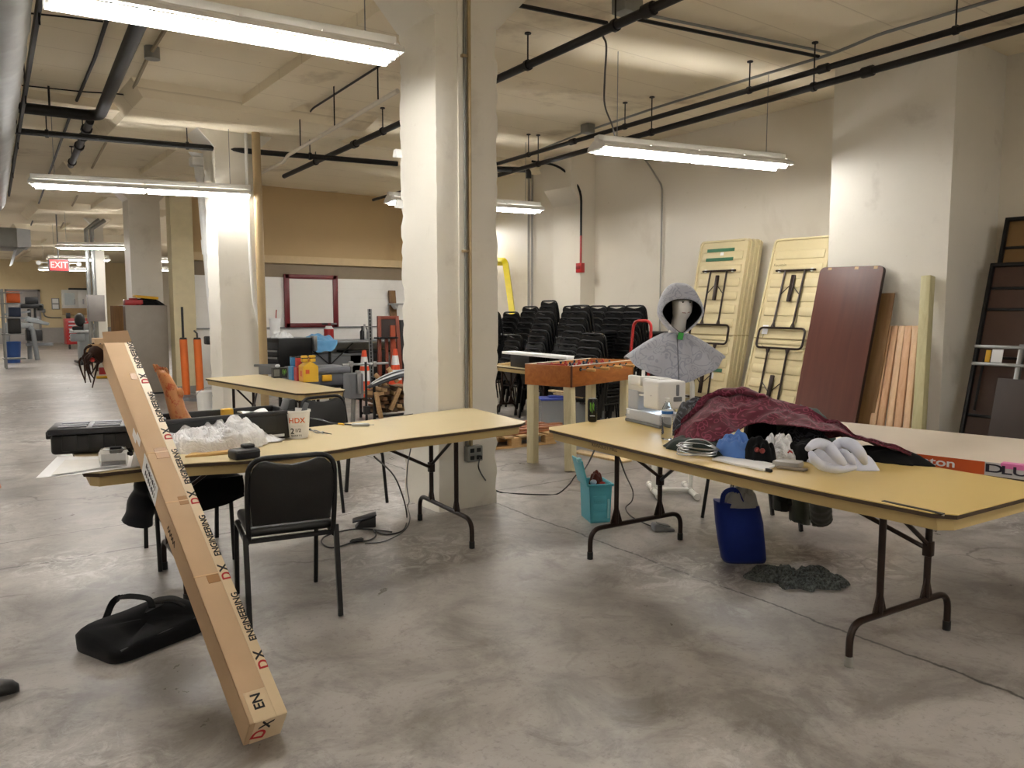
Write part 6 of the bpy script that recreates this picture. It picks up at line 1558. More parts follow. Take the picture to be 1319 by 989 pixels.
# ------------------------------------------------------------------ long pale carton beyond the right table
f0 = P(1180, 584, .80); f1 = P(1319, 600, .80); dS = (f1 - f0).normalized(); bk0 = P(1098, 548, .80); bk1 = P(1319, 565.5, .80)
nS = Vector((-dS.y, dS.x, 0)); nS = nS if nS.x > 0 else -nS
s0 = f0 - dS * .75; s1 = f0 + dS * 1.55; wS = abs((bk1 - f0).dot(nS))
o = thing('carton_slab', 'long pale flat carton with an orange printed edge beyond the right table', 'carton', ((s0 + s1) / 2).xy.to_3d())
b = MB(); t_ = [s0, s1, s1 + nS * wS, s0 + nS * wS]; b.prism([(p.x, p.y) for p in t_], .735, .80, 'z', bev=.002); b.build('carton_body', M('pale_board', '#d9ccbb', .6, var=.04), o)
def strip(a0, a1, z0, z1, m, name, out=.0012):
    b = MB(); p0 = f0 + dS * a0 - nS * out; p1 = f0 + dS * a1 - nS * out
    b.prism([(p0.x, p0.y), (p1.x, p1.y), (p1.x + nS.x * .002, p1.y + nS.y * .002), (p0.x + nS.x * .002, p0.y + nS.y * .002)], z0, z1, 'z'); return b.build(name, m, o)
strip(-.6, 1.5, .737, .799, M('silver_print', '#c9c7c8', .5), 'printed_edge'); strip(-.6, .30, .737, .799, M('orange_print', '#c9541f', .5), 'orange_band', .002)
LL = (f1 - f0).length
text('nton', .055, m_paper, o, f0 + dS * .1 - nS * .003 + Vector((0, 0, -.03)), dS, (0, 0, 1), bold=True, sx=1.5)
m_dkprint = M('dark_navy_print', '#1d1a2b', .6)
text('D', .055, m_dkprint, o, f0 + dS * (LL * .745) - nS * .003 + Vector((0, 0, -.03)), dS, (0, 0, 1), bold=True, sx=2.0)
text('LU', .055, m_dkprint, o, f0 + dS * (LL * .925) - nS * .003 + Vector((0, 0, -.032)), dS, (0, 0, 1), bold=True, sx=1.7)
p0 = f0 + dS * (LL * .8); b = MB(); b.prism([(q.x, q.y) for q in (p0, p0 + dS * .5, p0 + dS * .5 + nS * .05, p0 + nS * .05)], .800, .8015, 'z'); b.build('pink_tape', M('pink_tape', '#e07ab5', .5), o)
strip(LL * .8, LL * .8 + .5, .778, .8015, MATS['pink_tape'], 'pink_tape', .0035)
# trestle that carries it, outside the frame
for j, aa in enumerate((.85, 1.35)):
    c_ = f0 + dS * aa + nS * wS * .5; o = thing('trestle', 'wooden trestle under the long pale carton' + ('' if j else ', nearer one'), 'trestle', (c_.x, c_.y, 0))
    b = MB(); b.beam(c_ - nS * .4 + Vector((0, 0, .70)), c_ + nS * .4 + Vector((0, 0, .70)), .06, .069); b.build('top_rail', m_pine, o)
    for s in (-1, 1):
        for t in (-1, 1):
            b = MB(); q = c_ + nS * .33 * s + Vector((0, 0, .68)); b.beam(Vector((q.x + dS.x * .18 * t, q.y + dS.y * .18 * t, .01)), q, .07, .03); b.build('leg', m_pine, o)
# ------------------------------------------------------------------ back bay: bench, whiteboard, tools
YB_ = YW - .04
o = thing('whiteboard', 'whiteboard in a dark red frame on the back wall', 'whiteboard', PY(400, 385, YB_))
a = PY(366, 353, YB_); c = PY(434, 421, YB_)
b = MB(); b.box(a.x, c.x, YB_ - .02, YB_, c.z, a.z); b.build('board', M('whiteboard_white', '#e9e6e0', .3, var=.02), o)
b = MB(); w_ = .085
b.box(a.x - .02, a.x + w_, YB_ - .05, YB_, c.z, a.z, .006); b.box(c.x - w_, c.x + .02, YB_ - .05, YB_, c.z, a.z, .006); b.box(a.x, c.x, YB_ - .05, YB_, a.z - w_, a.z, .006); b.box(a.x, c.x, YB_ - .05, YB_, c.z, c.z + w_, .006)
b.build('frame', M('burgundy_paint', '#6d1a20', .4), o)
b = MB(); b.box(a.x + .5, c.x - .3, YB_ - .09, YB_ - .05, c.z + .03, c.z + .05, .004); b.build('pen_tray', MATS['burgundy_paint'], o)
for du, m in ((.75, m_black), (.95, m_grey)):
    b = MB(); b.box(a.x + du, a.x + du + .12, YB_ - .085, YB_ - .05, c.z + .05, c.z + .085, .005); b.build('eraser', m, o)
b = MB(); k0 = PY(360, 421, YB_); k1 = PY(520, 421, YB_); b.box(k0.x - 2, k1.x + .5, YB_ - .03, YB_, k0.z - .03, k0.z - .005); tag(b.build('wall_rail', m_grey), 'thin grey rail on the back wall under the whiteboard', 'rail')
# bench
o = thing('workbench', 'grey steel workbench along the back wall under the whiteboard', 'workbench', (6.4, 15.0, 0))
zb_ = .93; x0 = 4.6; x1 = 8.3
b = MB(); b.box(x0, x1, 14.55, 15.38, zb_ - .04, zb_, .004); b.build('bench_top', M('grey_bench_top', '#8d8f92', .45), o)
for x in (x0 + .1, (x0 + x1) / 2 - .25, x1 - .1):
    b = MB()
    for y in (14.62, 15.3): b.box(x - .02, x + .02, y - .02, y + .02, 0, zb_ - .04)
    b.beam((x, 14.62, .2), (x, 15.3, .2), .03, .03); b.build('leg_frame', m_blacksteel, o)
    b = MB(); b.beam((x, 14.62, .45), (x + .5, 14.62, zb_ - .05), .02, .02); b.beam((x, 14.62, .45), (x - .5, 14.62, zb_ - .05), .02, .02); b.build('brace', m_blacksteel, o)
b = MB(); b.box(x0 + .1, x1 - .1, 14.62, 15.3, .18, .21); b.build('lower_shelf', m_blacksteel, o)
for (u, w_, h_, m, lab, nm) in ((428, 1.1, .45, m_grey, 'grey plastic bin on the low shelf of the workbench', 'bin'), (470, .9, .5, m_black, 'dark box on the low shelf of the workbench, behind the cone', 'box')):
    k = PY(u, 470, 14.9); b = MB(); b.box(k.x - w_ / 2, k.x + w_ / 2, 14.68, 15.25, .212, .212 + h_, .03); b.box(k.x - w_ / 2 - .02, k.x + w_ / 2 + .02, 14.66, 15.27, .17 + h_, .215 + h_, .01); tag(b.build(nm, m), lab, nm)
k = PY(413, 447, 14.7); heap('cleaning_rag', 'light blue rag hanging over the workbench edge', 'cloth', fabric('sky_blue_rag', '#5e9acb', '#7ab2dc'), (k.x, 14.76, zb_ + .001), .3, .2, .13, seed=2.5, fold=.6, lob=.3)
rag = COL.objects['cleaning_rag']; b = MB(); b.grid(12, 10, lambda u, v: Vector((k.x - .28 + .56 * u, 14.62 - .1 * min(1, v * 4) + .02 * N3(u * 5, v * 4), zb_ + .02 - (.05 + .22 * math.sin(u * PI) + .05 * math.sin(u * 9)) * max(0, v - .25) * 1.3)), .012); b.build('hanging_corner', MATS['sky_blue_rag'], rag)
k = PY(424, 448, 14.95); o = thing('metal_can', 'small red and white can on the workbench behind the blue rag', 'can', (k.x, 14.95, zb_))
b = MB(); b.cyl((k.x, 14.95, zb_ + .001), (k.x, 14.95, zb_ + .23), .1, 16); b.build('can_body', m_red, o)
b = MB(); b.cyl((k.x, 14.95, zb_ + .23), (k.x, 14.95, zb_ + .29), .09, 16, .06); b.build('can_top', m_paper, o)
for i, (u, m, h_) in enumerate(((467, m_black, .28), (470, m_steel, .32), (473, m_grey, .24))):
    k = PY(u, 445, 14.9); b = MB(); b.lathe([(0, 0), (.05, 0), (.05, h_ * .6), (.02, h_ * .75), (.02, h_), (0, h_)], 12, (k.x, 14.9, zb_ + .001)); tag(b.build('spray_bottle', m), ['black bottle on the workbench left of the steel rail', 'silver bottle on the workbench beside the steel rail', 'small grey bottle on the workbench right of the steel rail'][i], 'bottle')
# tool chest
YT = 11.6
a = PY(338, 436, YT); c = PY(359, 470, YT); f = PY(393, 437, YT)
o = thing('tool_chest', 'black tool chest with silver drawer pulls on a cart behind the drink cartons', 'tool chest', (a.x + .4, YT + .3, 0))
zc0, zc1 = PY(345, 478, YT).z, a.z
fx = (PY(359, 436, YT).x - a.x)
# turned so that drawers face left of the camera line
ch0 = Vector((a.x, YT, 0)); dF = Vector((math.cos(R(-62)), math.sin(R(-62)), 0)); dFront = Vector((.62, -.78, 0)).normalized()
q0 = P(338, 0, 0) if False else None
def chest():
    A_ = Vector((a.x, YT + .1, 0)); B_ = Vector((PY(359, 436, YT - .32).x, YT - .32, 0)); C2 = B_ + Vector((B_.y - A_.y, -(B_.x - A_.x), 0)).normalized() * -.0
    e = (B_ - A_).normalized(); n2 = Vector((-e.y, e.x, 0)); n2 = n2 if n2.x > 0 else -n2
    wf = (B_ - A_).length; dp = .62
    m = Matrix((e, n2, Vector((0, 0, 1)))).transposed().to_4x4(); m.translation = A_
    return m, wf, dp
cm, wf, dp = chest()
def cb_(name, m, *q, bev=.006):
    b = MB(); b.box(*q, bev, 2, cm); return b.build(name, m, o)
cb_('chest_body', m_blacksteel, 0, wf, 0, dp, zc0 + .02, zc1); cb_('top_mat', m_grey, .01, wf - .01, .01, dp - .01, zc1, zc1 + .008, bev=.002)
hh = (zc1 - zc0) * .17
for i in range(4):
    z1 = zc1 - .06 - i * (hh + .02); dr_ = cb_('drawer', M('dark_grey_steel', '#3b3c40', .4, .3), .02, wf - .02, -.012, 0, z1 - hh, z1, bev=.003)
    if i: b = MB(); b.box(.03, wf - .03, -.035, -.012, z1 - .03, z1 - .005, .004, 2, cm); b.build('drawer_pull', m_steel, dr_)
cb_('side_box', m_steel, wf - .05, wf + .05, dp, dp + .06, zc1 - .2, zc1 + .03)
cb_('cart_shelf', m_grey, -.04, wf + .04, -.04, dp + .04, zc0 - .02, zc0 + .02)
for x in (0, wf):
    for y in (0, dp):
        b = MB(); b.box(x - .02, x + .02, y - .02, y + .02, .002, zc0, .002, 1, cm); b.build('cart_leg', m_blacksteel, o)
k = cm @ Vector((wf * .35, dp * .25, zc1 + .009)); b = MB(); b.lathe([(0, 0), (.06, 0), (.085, .28), (.09, .29), (0, .295)], 18, k); o = thing('paper_cup', 'white paper cup with a red straw on the black tool chest', 'cup', k); b.build('cup_body', m_paper, o)
b = MB(); b.cyl(k + Vector((.02, 0, .29)), k + Vector((.03, 0, .42)), .008, 6); b.build('straw', m_red, o)
k = cm @ Vector((wf * .62, dp * .3, zc1 + .009)); heap('paper_towel', 'crumpled white paper on the black tool chest', 'paper', m_paper, k, .16, .11, .09, seed=4.2, fold=.8, lob=.4)
# cartons on the third table
ZC3 = .7465
RVc = Vector((math.cos(YAW), -math.sin(YAW), 0)); AWc = Vector((math.sin(YAW), math.cos(YAW), 0))
eC = (RVc * math.cos(R(30)) + AWc * math.sin(R(30))).normalized(); nC = Vector((-eC.y, eC.x, 0))
m_ye = M('yellow_carton', '#d9ac2c', .5, var=.06); m_bl = M('blue_carton', '#3f86b8', .5, var=.2, scale=30); m_rd = M('red_carton', '#b6393a', .5, var=.3, scale=30); m_dk = M('black_carton', '#24251f', .5)
def carton(label, corner, w_, dep, h, m):
    m4 = Matrix((eC, nC, Vector((0, 0, 1)))).transposed().to_4x4(); m4.translation = corner
    o = thing('drink_carton', label, 'carton', corner); b = MB(); b.box(0, w_, 0, dep, 0, h, .003, 1, m4); b.build('carton_body', m, o); return o, m4
cY = P(391, 492.5, ZC3)
o, m4 = carton('yellow drink carton with a gabled handle on the back table', cY, .165, .19, .17, m_ye)
w_ = .165
b = MB(); b.prism([(0, .17), (w_, .17), (w_ * .6, .215), (w_ * .4, .215)], 0, .19, 'y', mat=m4); b.build('gable_top', m_ye, o)
b = MB(); b.box(w_ * .15, w_ * .4, -.0014, 0, .09, .135, .0, 1, m4); b.box(-.0014, 0, .05, .13, .06, .12, .0, 1, m4); b.build('red_print', M('red_yellow_print', '#c9562b', .5), o)
b = MB(); b.box(-.0012, 0, .005, .185, .006, .16, 0, 1, m4); b.build('amber_side', M('amber_carton', '#d59b38', .5, var=.15, scale=20), o)
def tops(o, m4, dep, m, n):
    for k_ in range(n):
        for x in (.04, .125):
            b = MB(); y = dep * (k_ + .5) / n; b.box(x - .032, x + .032, y - .03, y + .03, .215 if m is m_ye else .155, .285 if m is m_ye else .26, .006, 1, m4); b.build('bottle_top', m, o)
            b = MB(); b.box(x - .033, x + .033, y - .031, y + .031, .25, .262, .002, 1, m4); b.build('dark_band', m_black, o)
tops(o, m4, .19, m_ye, 1)
c2_ = cY + nC * .20 - eC * .02
o, m4 = carton('red drink carton behind the yellow gabled one', c2_, .165, .12, .15, m_rd); tops(o, m4, .12, m_rd, 1)
c3_ = c2_ + nC * .13 - eC * .02
o, m4 = carton('blue drink carton behind the red one on the back table', c3_, .165, .15, .15, m_bl); tops(o, m4, .15, m_bl, 1)
w_ = .155; o, m4 = carton('dark drink carton with a green claw mark on the back table', P(352.5, 487, ZC3), w_, .12, .115, m_dk)
b = MB(); b.box(.004, w_ * .45, -.0012, 0, .02, .1, 0, 1, m4); b.build('grey_print', M('grey_carton_print', '#77766e', .5, var=.4, scale=40), o)
for i in range(3):
    b = MB(); x = w_ * .66 + i * .016; b.tube([m4 @ Vector((x, -.002, .1)), m4 @ Vector((x + .005, -.003, .07)), m4 @ Vector((x, -.002, .025 + .015 * abs(i - 1)))], [.002, .005, .001], 6); b.build('claw_mark', MATS['lime_ink'], o)
k = m4 @ Vector((w_ * .4, .06, .116)); b = MB(); b.ball(k + Vector((0, 0, .018)), (.03, .02, .02), 10, 8); tag(b.build('paper_wad', m_paper), 'small white wad on the dark drink carton', 'paper')
k = P(346, 482, ZC3 + .0); b = MB(); b.cbox(k + Vector((0, 0, .05)), (.22, .07, .1), (0, 0, -.5), .01); b.cbox(k + Vector((-.02, 0, .11)), (.3, .04, .03), (0, 0, -.5), .01); tag(b.build('vise_tool', m_grey), 'small grey clamp tool at the left of the drink cartons', 'tool')
# power tool box with yellow latch
YG = 10.2; k = PY(418, 492, YG); o = thing('equipment_case', 'grey equipment case with a yellow latch behind the drink cartons', 'case', (k.x, YG, 0))
a = PY(385, 483, YG); c = PY(450, 480, YG); 
b = MB(); b.box(a.x, c.x, YG, YG + .55, .48, a.z + .0, .03); b.build('case_body', M('slate_case', '#55585e', .45), o)
b = MB(); b.box(a.x - .02, c.x + .02, YG - .02, YG + .57, a.z, a.z + .09, .03); b.build('case_lid', M('slate_lid', '#6c6f76', .45), o)
kk = PY(420, 488, YG); b = MB(); b.box(kk.x - .07, kk.x + .07, YG - .05, YG - .01, kk.z - .03, kk.z + .06, .012); b.build('latch', MATS['yellow_plastic'], o)
b = MB(); b.box(a.x + .05, c.x - .05, YG + .04, YG + .5, .44, .48, .004)
for x in (a.x + .08, c.x - .08):
    for y in (YG + .06, YG + .48): b.box(x - .02, x + .02, y - .02, y + .02, .002, .45)
tag(b.build('stand', m_blacksteel), 'black stand under the grey equipment case', 'stand')
# grey box on a post with clamps, black lamp post, horizontal bar
def stand_at(u, v): return P(u, v, 0)
YS = 9.4
k = PY(455, 492, YS); o = thing('motor_stand', 'grey boxy machine head with steel clamps on a thin post right of the case', 'machine', (k.x, YS, 0))
a = PY(446, 481, YS); c = PY(465, 512, YS); b = MB(); b.box(a.x, c.x, YS - .1, YS + .12, c.z, a.z, .02); b.build('head', m_grey, o)
b = MB(); b.tube([(k.x - .02, YS, .02), (k.x, YS, c.z + .02)], .03, 10); b.build('post', m_galv, o)
b = MB(); b.lathe([(0, 0), (.2, 0), (.2, .02), (.04, .05), (0, .05)], 20, (k.x - .02, YS, .002)); b.build('base', m_grey, o)
b = MB(); kk = PY(457, 490, YS); b.box(kk.x - .025, kk.x + .025, YS - .14, YS - .1, kk.z - .16, kk.z + .13, .005); b.box(kk.x - .04, kk.x + .01, YS - .15, YS - .1, kk.z + .1, kk.z + .14, .005); b.build('clamp', m_steel, o)
a = PY(441, 470, YS); c = PY(500, 467.5, YS); b = MB(); b.tube([a, c], .016, 8); b.build('cross_bar', m_steel, o)
for u in (452, 482):
    q = PY(u, 469, YS); b = MB(); b.box(q.x - .025, q.x + .025, YS - .03, YS + .03, q.z - .03, q.z + .035, .005); b.build('bar_clamp', m_steel, o)
b = MB(); b.tube([(PY(453, 470, YS).x, YS, PY(453, 482, YS).z), (PY(453, 470, YS).x, YS, PY(453, 469, YS).z)], .012, 6); b.build('rod', m_steel, o)
YP = 7.6; a = PY(471, 466, YP); c = PY(472, 535, YP)
o = thing('microphone_stand', 'thin black upright stand with a clamp foot behind the left table', 'stand', (c.x, YP, 0))
b = MB(); b.tube([(c.x, YP, .03), (a.x, YP, a.z)], .014, 8); b.build('pole', m_black, o)
b = MB(); b.lathe([(0, 0), (.13, 0), (.13, .02), (.03, .04), (0, .04)], 20, (c.x, YP, .001)); b.build('base', m_black, o)
b = MB(); q = PY(472, 530, YP); b.box(q.x - .03, q.x + .03, YP - .03, YP + .03, q.z - .03, q.z + .06, .008); b.build('clamp', m_black, o)
# slotted steel rail, cones, red frame, plank, black panel
YA = 11.9
def slotted(u0, v0, u1, v1, Y, label):
    a = PY(u0, v0, Y); c = PY(u1, v1, Y); o = thing('slotted_rail', label, 'rail', (c.x, Y, 0)); c = Vector((c.x, Y, .005)); d = (a - c)
    b = MB(); b.beam(c, a, .07, .006, up=(0, 1, 0)); b.beam(c + Vector((.035, .02, 0)), a + Vector((.035, .02, 0)), .006, .05, up=(0, 1, 0)); b.build('rail', m_steel, o)
    n = 26
    for i in range(n):
        p = c + d * ((i + .6) / n); b = MB(); b.box(p.x - .012, p.x + .012, Y - .0055, Y - .003, p.z - .025, p.z + .025); b.build('slot', m_black, o)
slotted(476, 398, 480, 535, YA, 'upright slotted steel rail standing left of the red frame')
def cone(u, v, Y, vt, label):
    k = PY(u, v, Y); kt = PY(u, vt, Y); h = kt.z; o = thing('traffic_cone', label, 'cone', (k.x, Y, 0)); c = (k.x, Y, 0)
    m_co = M('cone_orange', '#e2512a', .5, var=.06); m_cw = M('cone_white', '#e3e3e3', .5, var=.05)
    b = MB(); b.box(k.x - .19, k.x + .19, Y - .19, Y + .19, .001, .035, .01); b.build('base', m_black, o)
    def r(t): return .15 - (.15 - .035) * t
    for t0, t1, m, nm in ((0, .34, m_co, 'orange_section'), (.34, .56, m_cw, 'white_band'), (.56, .66, m_co, 'orange_section'), (.66, .86, m_cw, 'white_band'), (.86, 1, m_co, 'orange_section')):
        b = MB(); b.lathe([(r(t0) - .004, .035 + t0 * (h - .035)), (r(t0), .035 + t0 * (h - .035)), (r(t1), .035 + t1 * (h - .035)), (r(t1) - .004, .035 + t1 * (h - .035))], 20, c); b.build(nm, m, o)
cone(470, 505, 12.4, 451, 'orange traffic cone with white bands left of the slotted rail'); cone(509.5, 490, 12.2, 449, 'orange traffic cone with white bands inside the red frame')
YF_ = 12.9
a = PY(490, 407, YF_); c = PY(516, 480, YF_); o = thing('red_frame', 'tall red brown frame with a dark panel leaning by the back wall', 'frame', (a.x, YF_, 0))
m_rf = M('red_brown_paint', '#7a3a28', .5); xb = PY(513, 470, YF_).x; xa = PY(489, 480, YF_).x
for x0_, x1_ in ((xa, a.x + .02), (c.x + .02, xb + .03)):
    b = MB(); b.beam((x0_, YF_, .005), (x1_, YF_ + .1, a.z), .07, .05, up=(0, 1, 0), bev=.004); b.build('side_rail', m_rf, o)
b = MB(); b.beam((a.x, YF_ + .1, a.z - .03), (c.x, YF_ + .1, a.z - .03), .05, .06, bev=.004); b.build('top_rail', m_rf, o)
zp_ = PY(500, 434, YF_).z; b = MB(); b.box(a.x + .04, c.x - .04, YF_ + .08, YF_ + .11, zp_, a.z - .05); b.build('dark_panel', M('dark_panel', '#3a302c', .6), o)
b = MB(); b.box(a.x - .1, c.x - .1, YF_ - .12, YF_ + .08, zp_ - .03, zp_, .004); b.build('shelf', m_blacksteel, o)
q = PY(508, 440, YF_); b = MB(); b.beam((q.x, YF_ + .05, .01), (q.x, YF_ + .07, PY(508, 419, YF_).z), .1, .04, up=(0, 1, 0)); b.build('middle_board', M('orange_brown_paint', '#a14a2e', .5), o)
b = MB(); q = PY(499, 440, YF_); b.beam((q.x, YF_ + .02, .01), (q.x, YF_ + .04, zp_ - .03), .06, .03, up=(0, 1, 0)); b.build('middle_rail', m_rf, o)
k = PY(509, 374, 15.2); q = PY(511, 410, 15.2); o = b = MB(); b.beam((q.x, 15.2, .01), (k.x, 15.36, k.z), .16, .05, up=(0, 1, 0), bev=.004); tag(b.build('plank', wood('weathered_plank', '#5e4329', '#83633f', 'z')), 'weathered plank standing against the back wall behind the red frame', 'plank')
q = PY(511, 390, 15.1); b = MB(); b.box(q.x - .12, q.x + .14, 15.02, 15.28, q.z - .04, q.z - .01, .004); b.prism([(q.x - .1, q.z - .04), (q.x + .02, q.z - .04), (q.x - .02, q.z - .14)], 15.05, 15.2, 'y'); tag(b.build('metal_bracket', m_steel), 'grey metal bracket on the weathered plank', 'bracket')
k = PY(519, 412, 13.3); b = MB(); b.box(k.x - .06, k.x + .75, 13.28, 13.36, .002, k.z, .006); tag(b.build('hardboard_sheet', m_black), 'tall black panel partly behind the middle column', 'panel')
# firewood rack
o_ = P(505, 535, 0); YR_ = 9.75
xa_ = PY(481, 500, YR_).x; xb_ = xa_ + .95; zt_ = PY(500, 490, YR_).z
o = thing('firewood_rack', 'low black metal rack holding scrap wood by the middle column', 'rack', ((xa_ + xb_) / 2, YR_, 0))
for x in (xa_, xb_):
    for y in (YR_ - .02, YR_ + .42):
        b = MB(); b.box(x - .015, x + .015, y - .015, y + .015, 0, zt_ + .05); b.build('post', m_blacksteel, o)
for y in (YR_ - .02, YR_ + .42):
    b = MB(); b.beam((xa_, y, .06), (xb_, y, .06), .03, .03); b.build('rail', m_blacksteel, o)
random.seed(11)
cols = [wood('scrap_wood_pale', '#a98358', '#cba87a', 'y'), wood('scrap_wood_brown', '#6a482c', '#8b6440', 'y'), wood('scrap_wood_dark', '#43301f', '#5f462e', 'y')]
i = 0; rows_ = 6; n_c = 7
ordn = ['first', 'second', 'third', 'fourth', 'fifth', 'sixth', 'seventh']
for r_ in range(rows_):
    for c_ in range(n_c):
        x = xa_ + .09 + c_ * .128 + (.04 if r_ % 2 else 0); z = .085 + r_ * .062 + .035
        if x > xb_ - .05 or z > zt_ + .03: continue
        b = MB(); w_ = random.uniform(.07, .11); h_ = random.uniform(.04, .056); ln = random.uniform(.3, .46); a_ = random.uniform(-.25, .25)
        mt = Matrix.Translation((x, YR_ + .2 - random.uniform(.0, .06), z)) @ Euler((random.uniform(-.08, .08), a_, random.uniform(-.2, .2))).to_matrix().to_4x4()
        b.box(-w_ / 2, w_ / 2, -ln / 2, ln / 2, -h_ / 2, h_ / 2, .004, 1, mt)
        tag(b.build('scrap_wood', random.choice(cols)), f'scrap wood piece in the firewood rack, {ordn[c_]} from the left in the {["bottom", "second", "third", "fourth", "fifth", "top"][r_]} row', 'scrap wood', 'scrap wood in the rack')
for i, (u0, v0, u1, v1, lab) in enumerate(((483, 482, 500, 500, 'pale stick poking up at the left of the firewood rack'), (500, 474, 512, 492, 'pale stick leaning in front of the red frame'), (503, 528, 515, 500, 'pale split board slanting across the front of the firewood rack'), (484, 505, 491, 536, 'pale lath leaning at the left front of the firewood rack'))):
    b = MB(); Y_ = YR_ - .06 if i > 1 else YR_ + .2; e_ = PY(u1, v1, Y_); e_.z = .02 if i == 3 else e_.z; b.beam(PY(u0, v0, Y_), e_, .06, .035, up=(0, 1, 0), bev=.004); tag(b.build('stick', cols[0]), lab, 'stick')
# curved dark board lying on the rack
def fender(u, v):
    a_ = PY(474, 499, 9.5); c_ = PY(536, 483, 9.5); p = a_.lerp(c_, u); k_ = math.sin(PI * min(1, u * .62 + .06))
    return p + Vector((0, -.02 + .4 * v * k_, .05 * k_ * math.sin(PI * v) + .035 * math.sin(PI * u * .7)))
o = thing('snowboard', 'dark curved board with pale stripes resting on the scrap wood', 'board', PY(505, 495, 9.5))
b = MB(); b.grid(24, 10, fender, .02); b.build('board', M('charcoal_plastic', '#33363b', .35), o)
for v0, v1 in ((.12, .24), (.38, .5)):
    b = MB(); b.grid(22, 3, lambda u, v: fender(.08 + u * .8, v0 + (v1 - v0) * v) + Vector((0, -.006, .014)), .003); b.build('stripe', M('light_grey_stripe', '#b9bcc0', .4), o)

# ------------------------------------------------------------------ orange posts, buckets, cabinet
for i, (u0, v0, u1, v1, Y, lab) in enumerate(((236, 437, 238, 505, 14.0, 'left orange padded post beside the yellowed wall end'), (254, 437, 257, 505, 13.8, 'right orange padded post beside the white drain pipe'))):
    a = PY(u0, v0, Y); k = P(u1, v1, 0); k = Vector((a.x + .02, Y, 0)); o = thing('barrier_post', lab, 'post', k)
    b = MB(); b.tube([k + Vector((0, 0, .08)), a], .062, 14); b.build('orange_sleeve', M('safety_orange', '#e0702a', .5), o)
    b = MB(); b.cyl(a, a + Vector((0, 0, .03)), .064, 14, .05); b.build('cap', m_black, o)
    b = MB(); b.lathe([(0, 0), (.2, 0), (.19, .05), (.07, .09), (0, .09)], 20, k + Vector((0, 0, .001))); b.build('base', m_grey, o)
    b = MB()
    if i == 0: b.cyl(a, a + Vector((0, 0, .55)), .02, 8)
    else: b.tube([a + Vector((0, 0, .03)), a + Vector((0, 0, .1)), a + Vector((-.05, 0, .15))], .015, 6)
    b.build('rod' if i == 0 else 'hook', m_black, o)
for i, (u, v, Y, lab) in enumerate(((267, 513, 11.4, 'white bucket under the back table, left one'), (288, 515, 11.2, 'white bucket under the back table, right one'))):
    k = PY(u, v, Y); k.z = 0.001; b = MB(); o = thing('bucket', lab, 'bucket', k); b.lathe([(0, 0), (.125, 0), (.145, .36), (.15, .37), (.15, .385), (.14, .385), (.12, .01), (0, .01)], 22, k); b.build('bucket_body', m_white, o)
    b = MB(); b.tube([k + Vector((.15 * math.cos(t), .15 * math.sin(t) - .0, .33 - .12 * math.sin(t * 1))) for t in [PI + PI * j / 12 for j in range(13)]], .004, 6); b.build('bail_handle', m_steel, o)
b = MB(); k = PY(269, 437, 12.6); b.box(k.x - .06, k.x + .09, 12.5, 12.68, k.z - .08, k.z + .05, .02); b.tube([k, k + Vector((.12, 0, .06))], .02, 6); tag(b.build('pipe_clamp', m_black), 'black clamp on the white drain pipe', 'clamp')
# grey cabinet with things on top
YK = 15.35
a = PY(161, 393, YK); c = PY(215, 391, YK); k = P(190, 503, 0)
o = thing('storage_cabinet', 'tall grey metal cabinet beside the second column', 'cabinet', ((a.x + c.x) / 2, YK + .3, 0)); zt_ = a.z
b = MB(); b.box(a.x, c.x, YK, YK + .62, .03, zt_, .006); b.build('cabinet_body', M('grey_brown_enamel', '#8f867a', .45), o)
b = MB(); b.box(a.x - .004, a.x, YK + .02, YK + .6, .05, zt_ - .03); b.build('side_panel', M('brown_enamel', '#7d5a2c', .5), o)
b = MB(); b.box(a.x + .03, c.x - .03, YK + .03, YK + .59, 0, .035); b.build('plinth', m_black, o)
for x in (a.x + .02, (a.x + c.x) / 2 + .004):
    w_ = (c.x - a.x) / 2 - .024; b = MB(); b.box(x, x + w_, YK + .62, YK + .635, .06, zt_ - .04, .003); d_ = b.build('door', MATS['grey_brown_enamel'], o)
    b = MB(); b.box(x + w_ * .8, x + w_ * .86, YK + .635, YK + .66, zt_ * .5, zt_ * .5 + .12, .004); b.build('handle', m_steel, d_)
k = PY(157, 391, YK + .1); b = MB(); b.box(a.x + .02, a.x + .32, YK + .1, YK + .3, zt_ + .001, zt_ + .1, .01); b.box(a.x + .1, a.x + .24, YK + .18, YK + .22, zt_ + .1, zt_ + .13, .008); tag(b.build('toolbox', m_red), 'small red toolbox on the grey cabinet', 'toolbox')
heap('tarp', 'dark tarp bundle on top of the grey cabinet', 'tarp', m_blackcloth, (c.x - .3, YK + .3, zt_ + .001), .3, .22, .13, seed=2.2, fold=.4)
b = MB(); b.cbox((c.x - .32, YK + .2, zt_ + .15), (.4, .2, .05), (.05, .08, .1), .01); tag(b.build('folded_sheet', MATS['yellow_plastic']), 'yellow folded sheet on the tarp bundle', 'sheet')
a_ = PY(142, 393, YK + .3); c_ = PY(160.5, 393, YK + .02)
b = MB(); b.prism([(a_.x, a_.y), (c_.x - .03, c_.y), (c_.x - .03, c_.y + .03), (a_.x, a_.y + .03)], .004, zt_ - .01, 'z'); tag(b.build('fiberboard_sheet', wood('brown_fiberboard', '#6d4a1f', '#8a6230', 'z')), 'brown fiberboard sheet standing at the left side of the grey cabinet', 'panel')
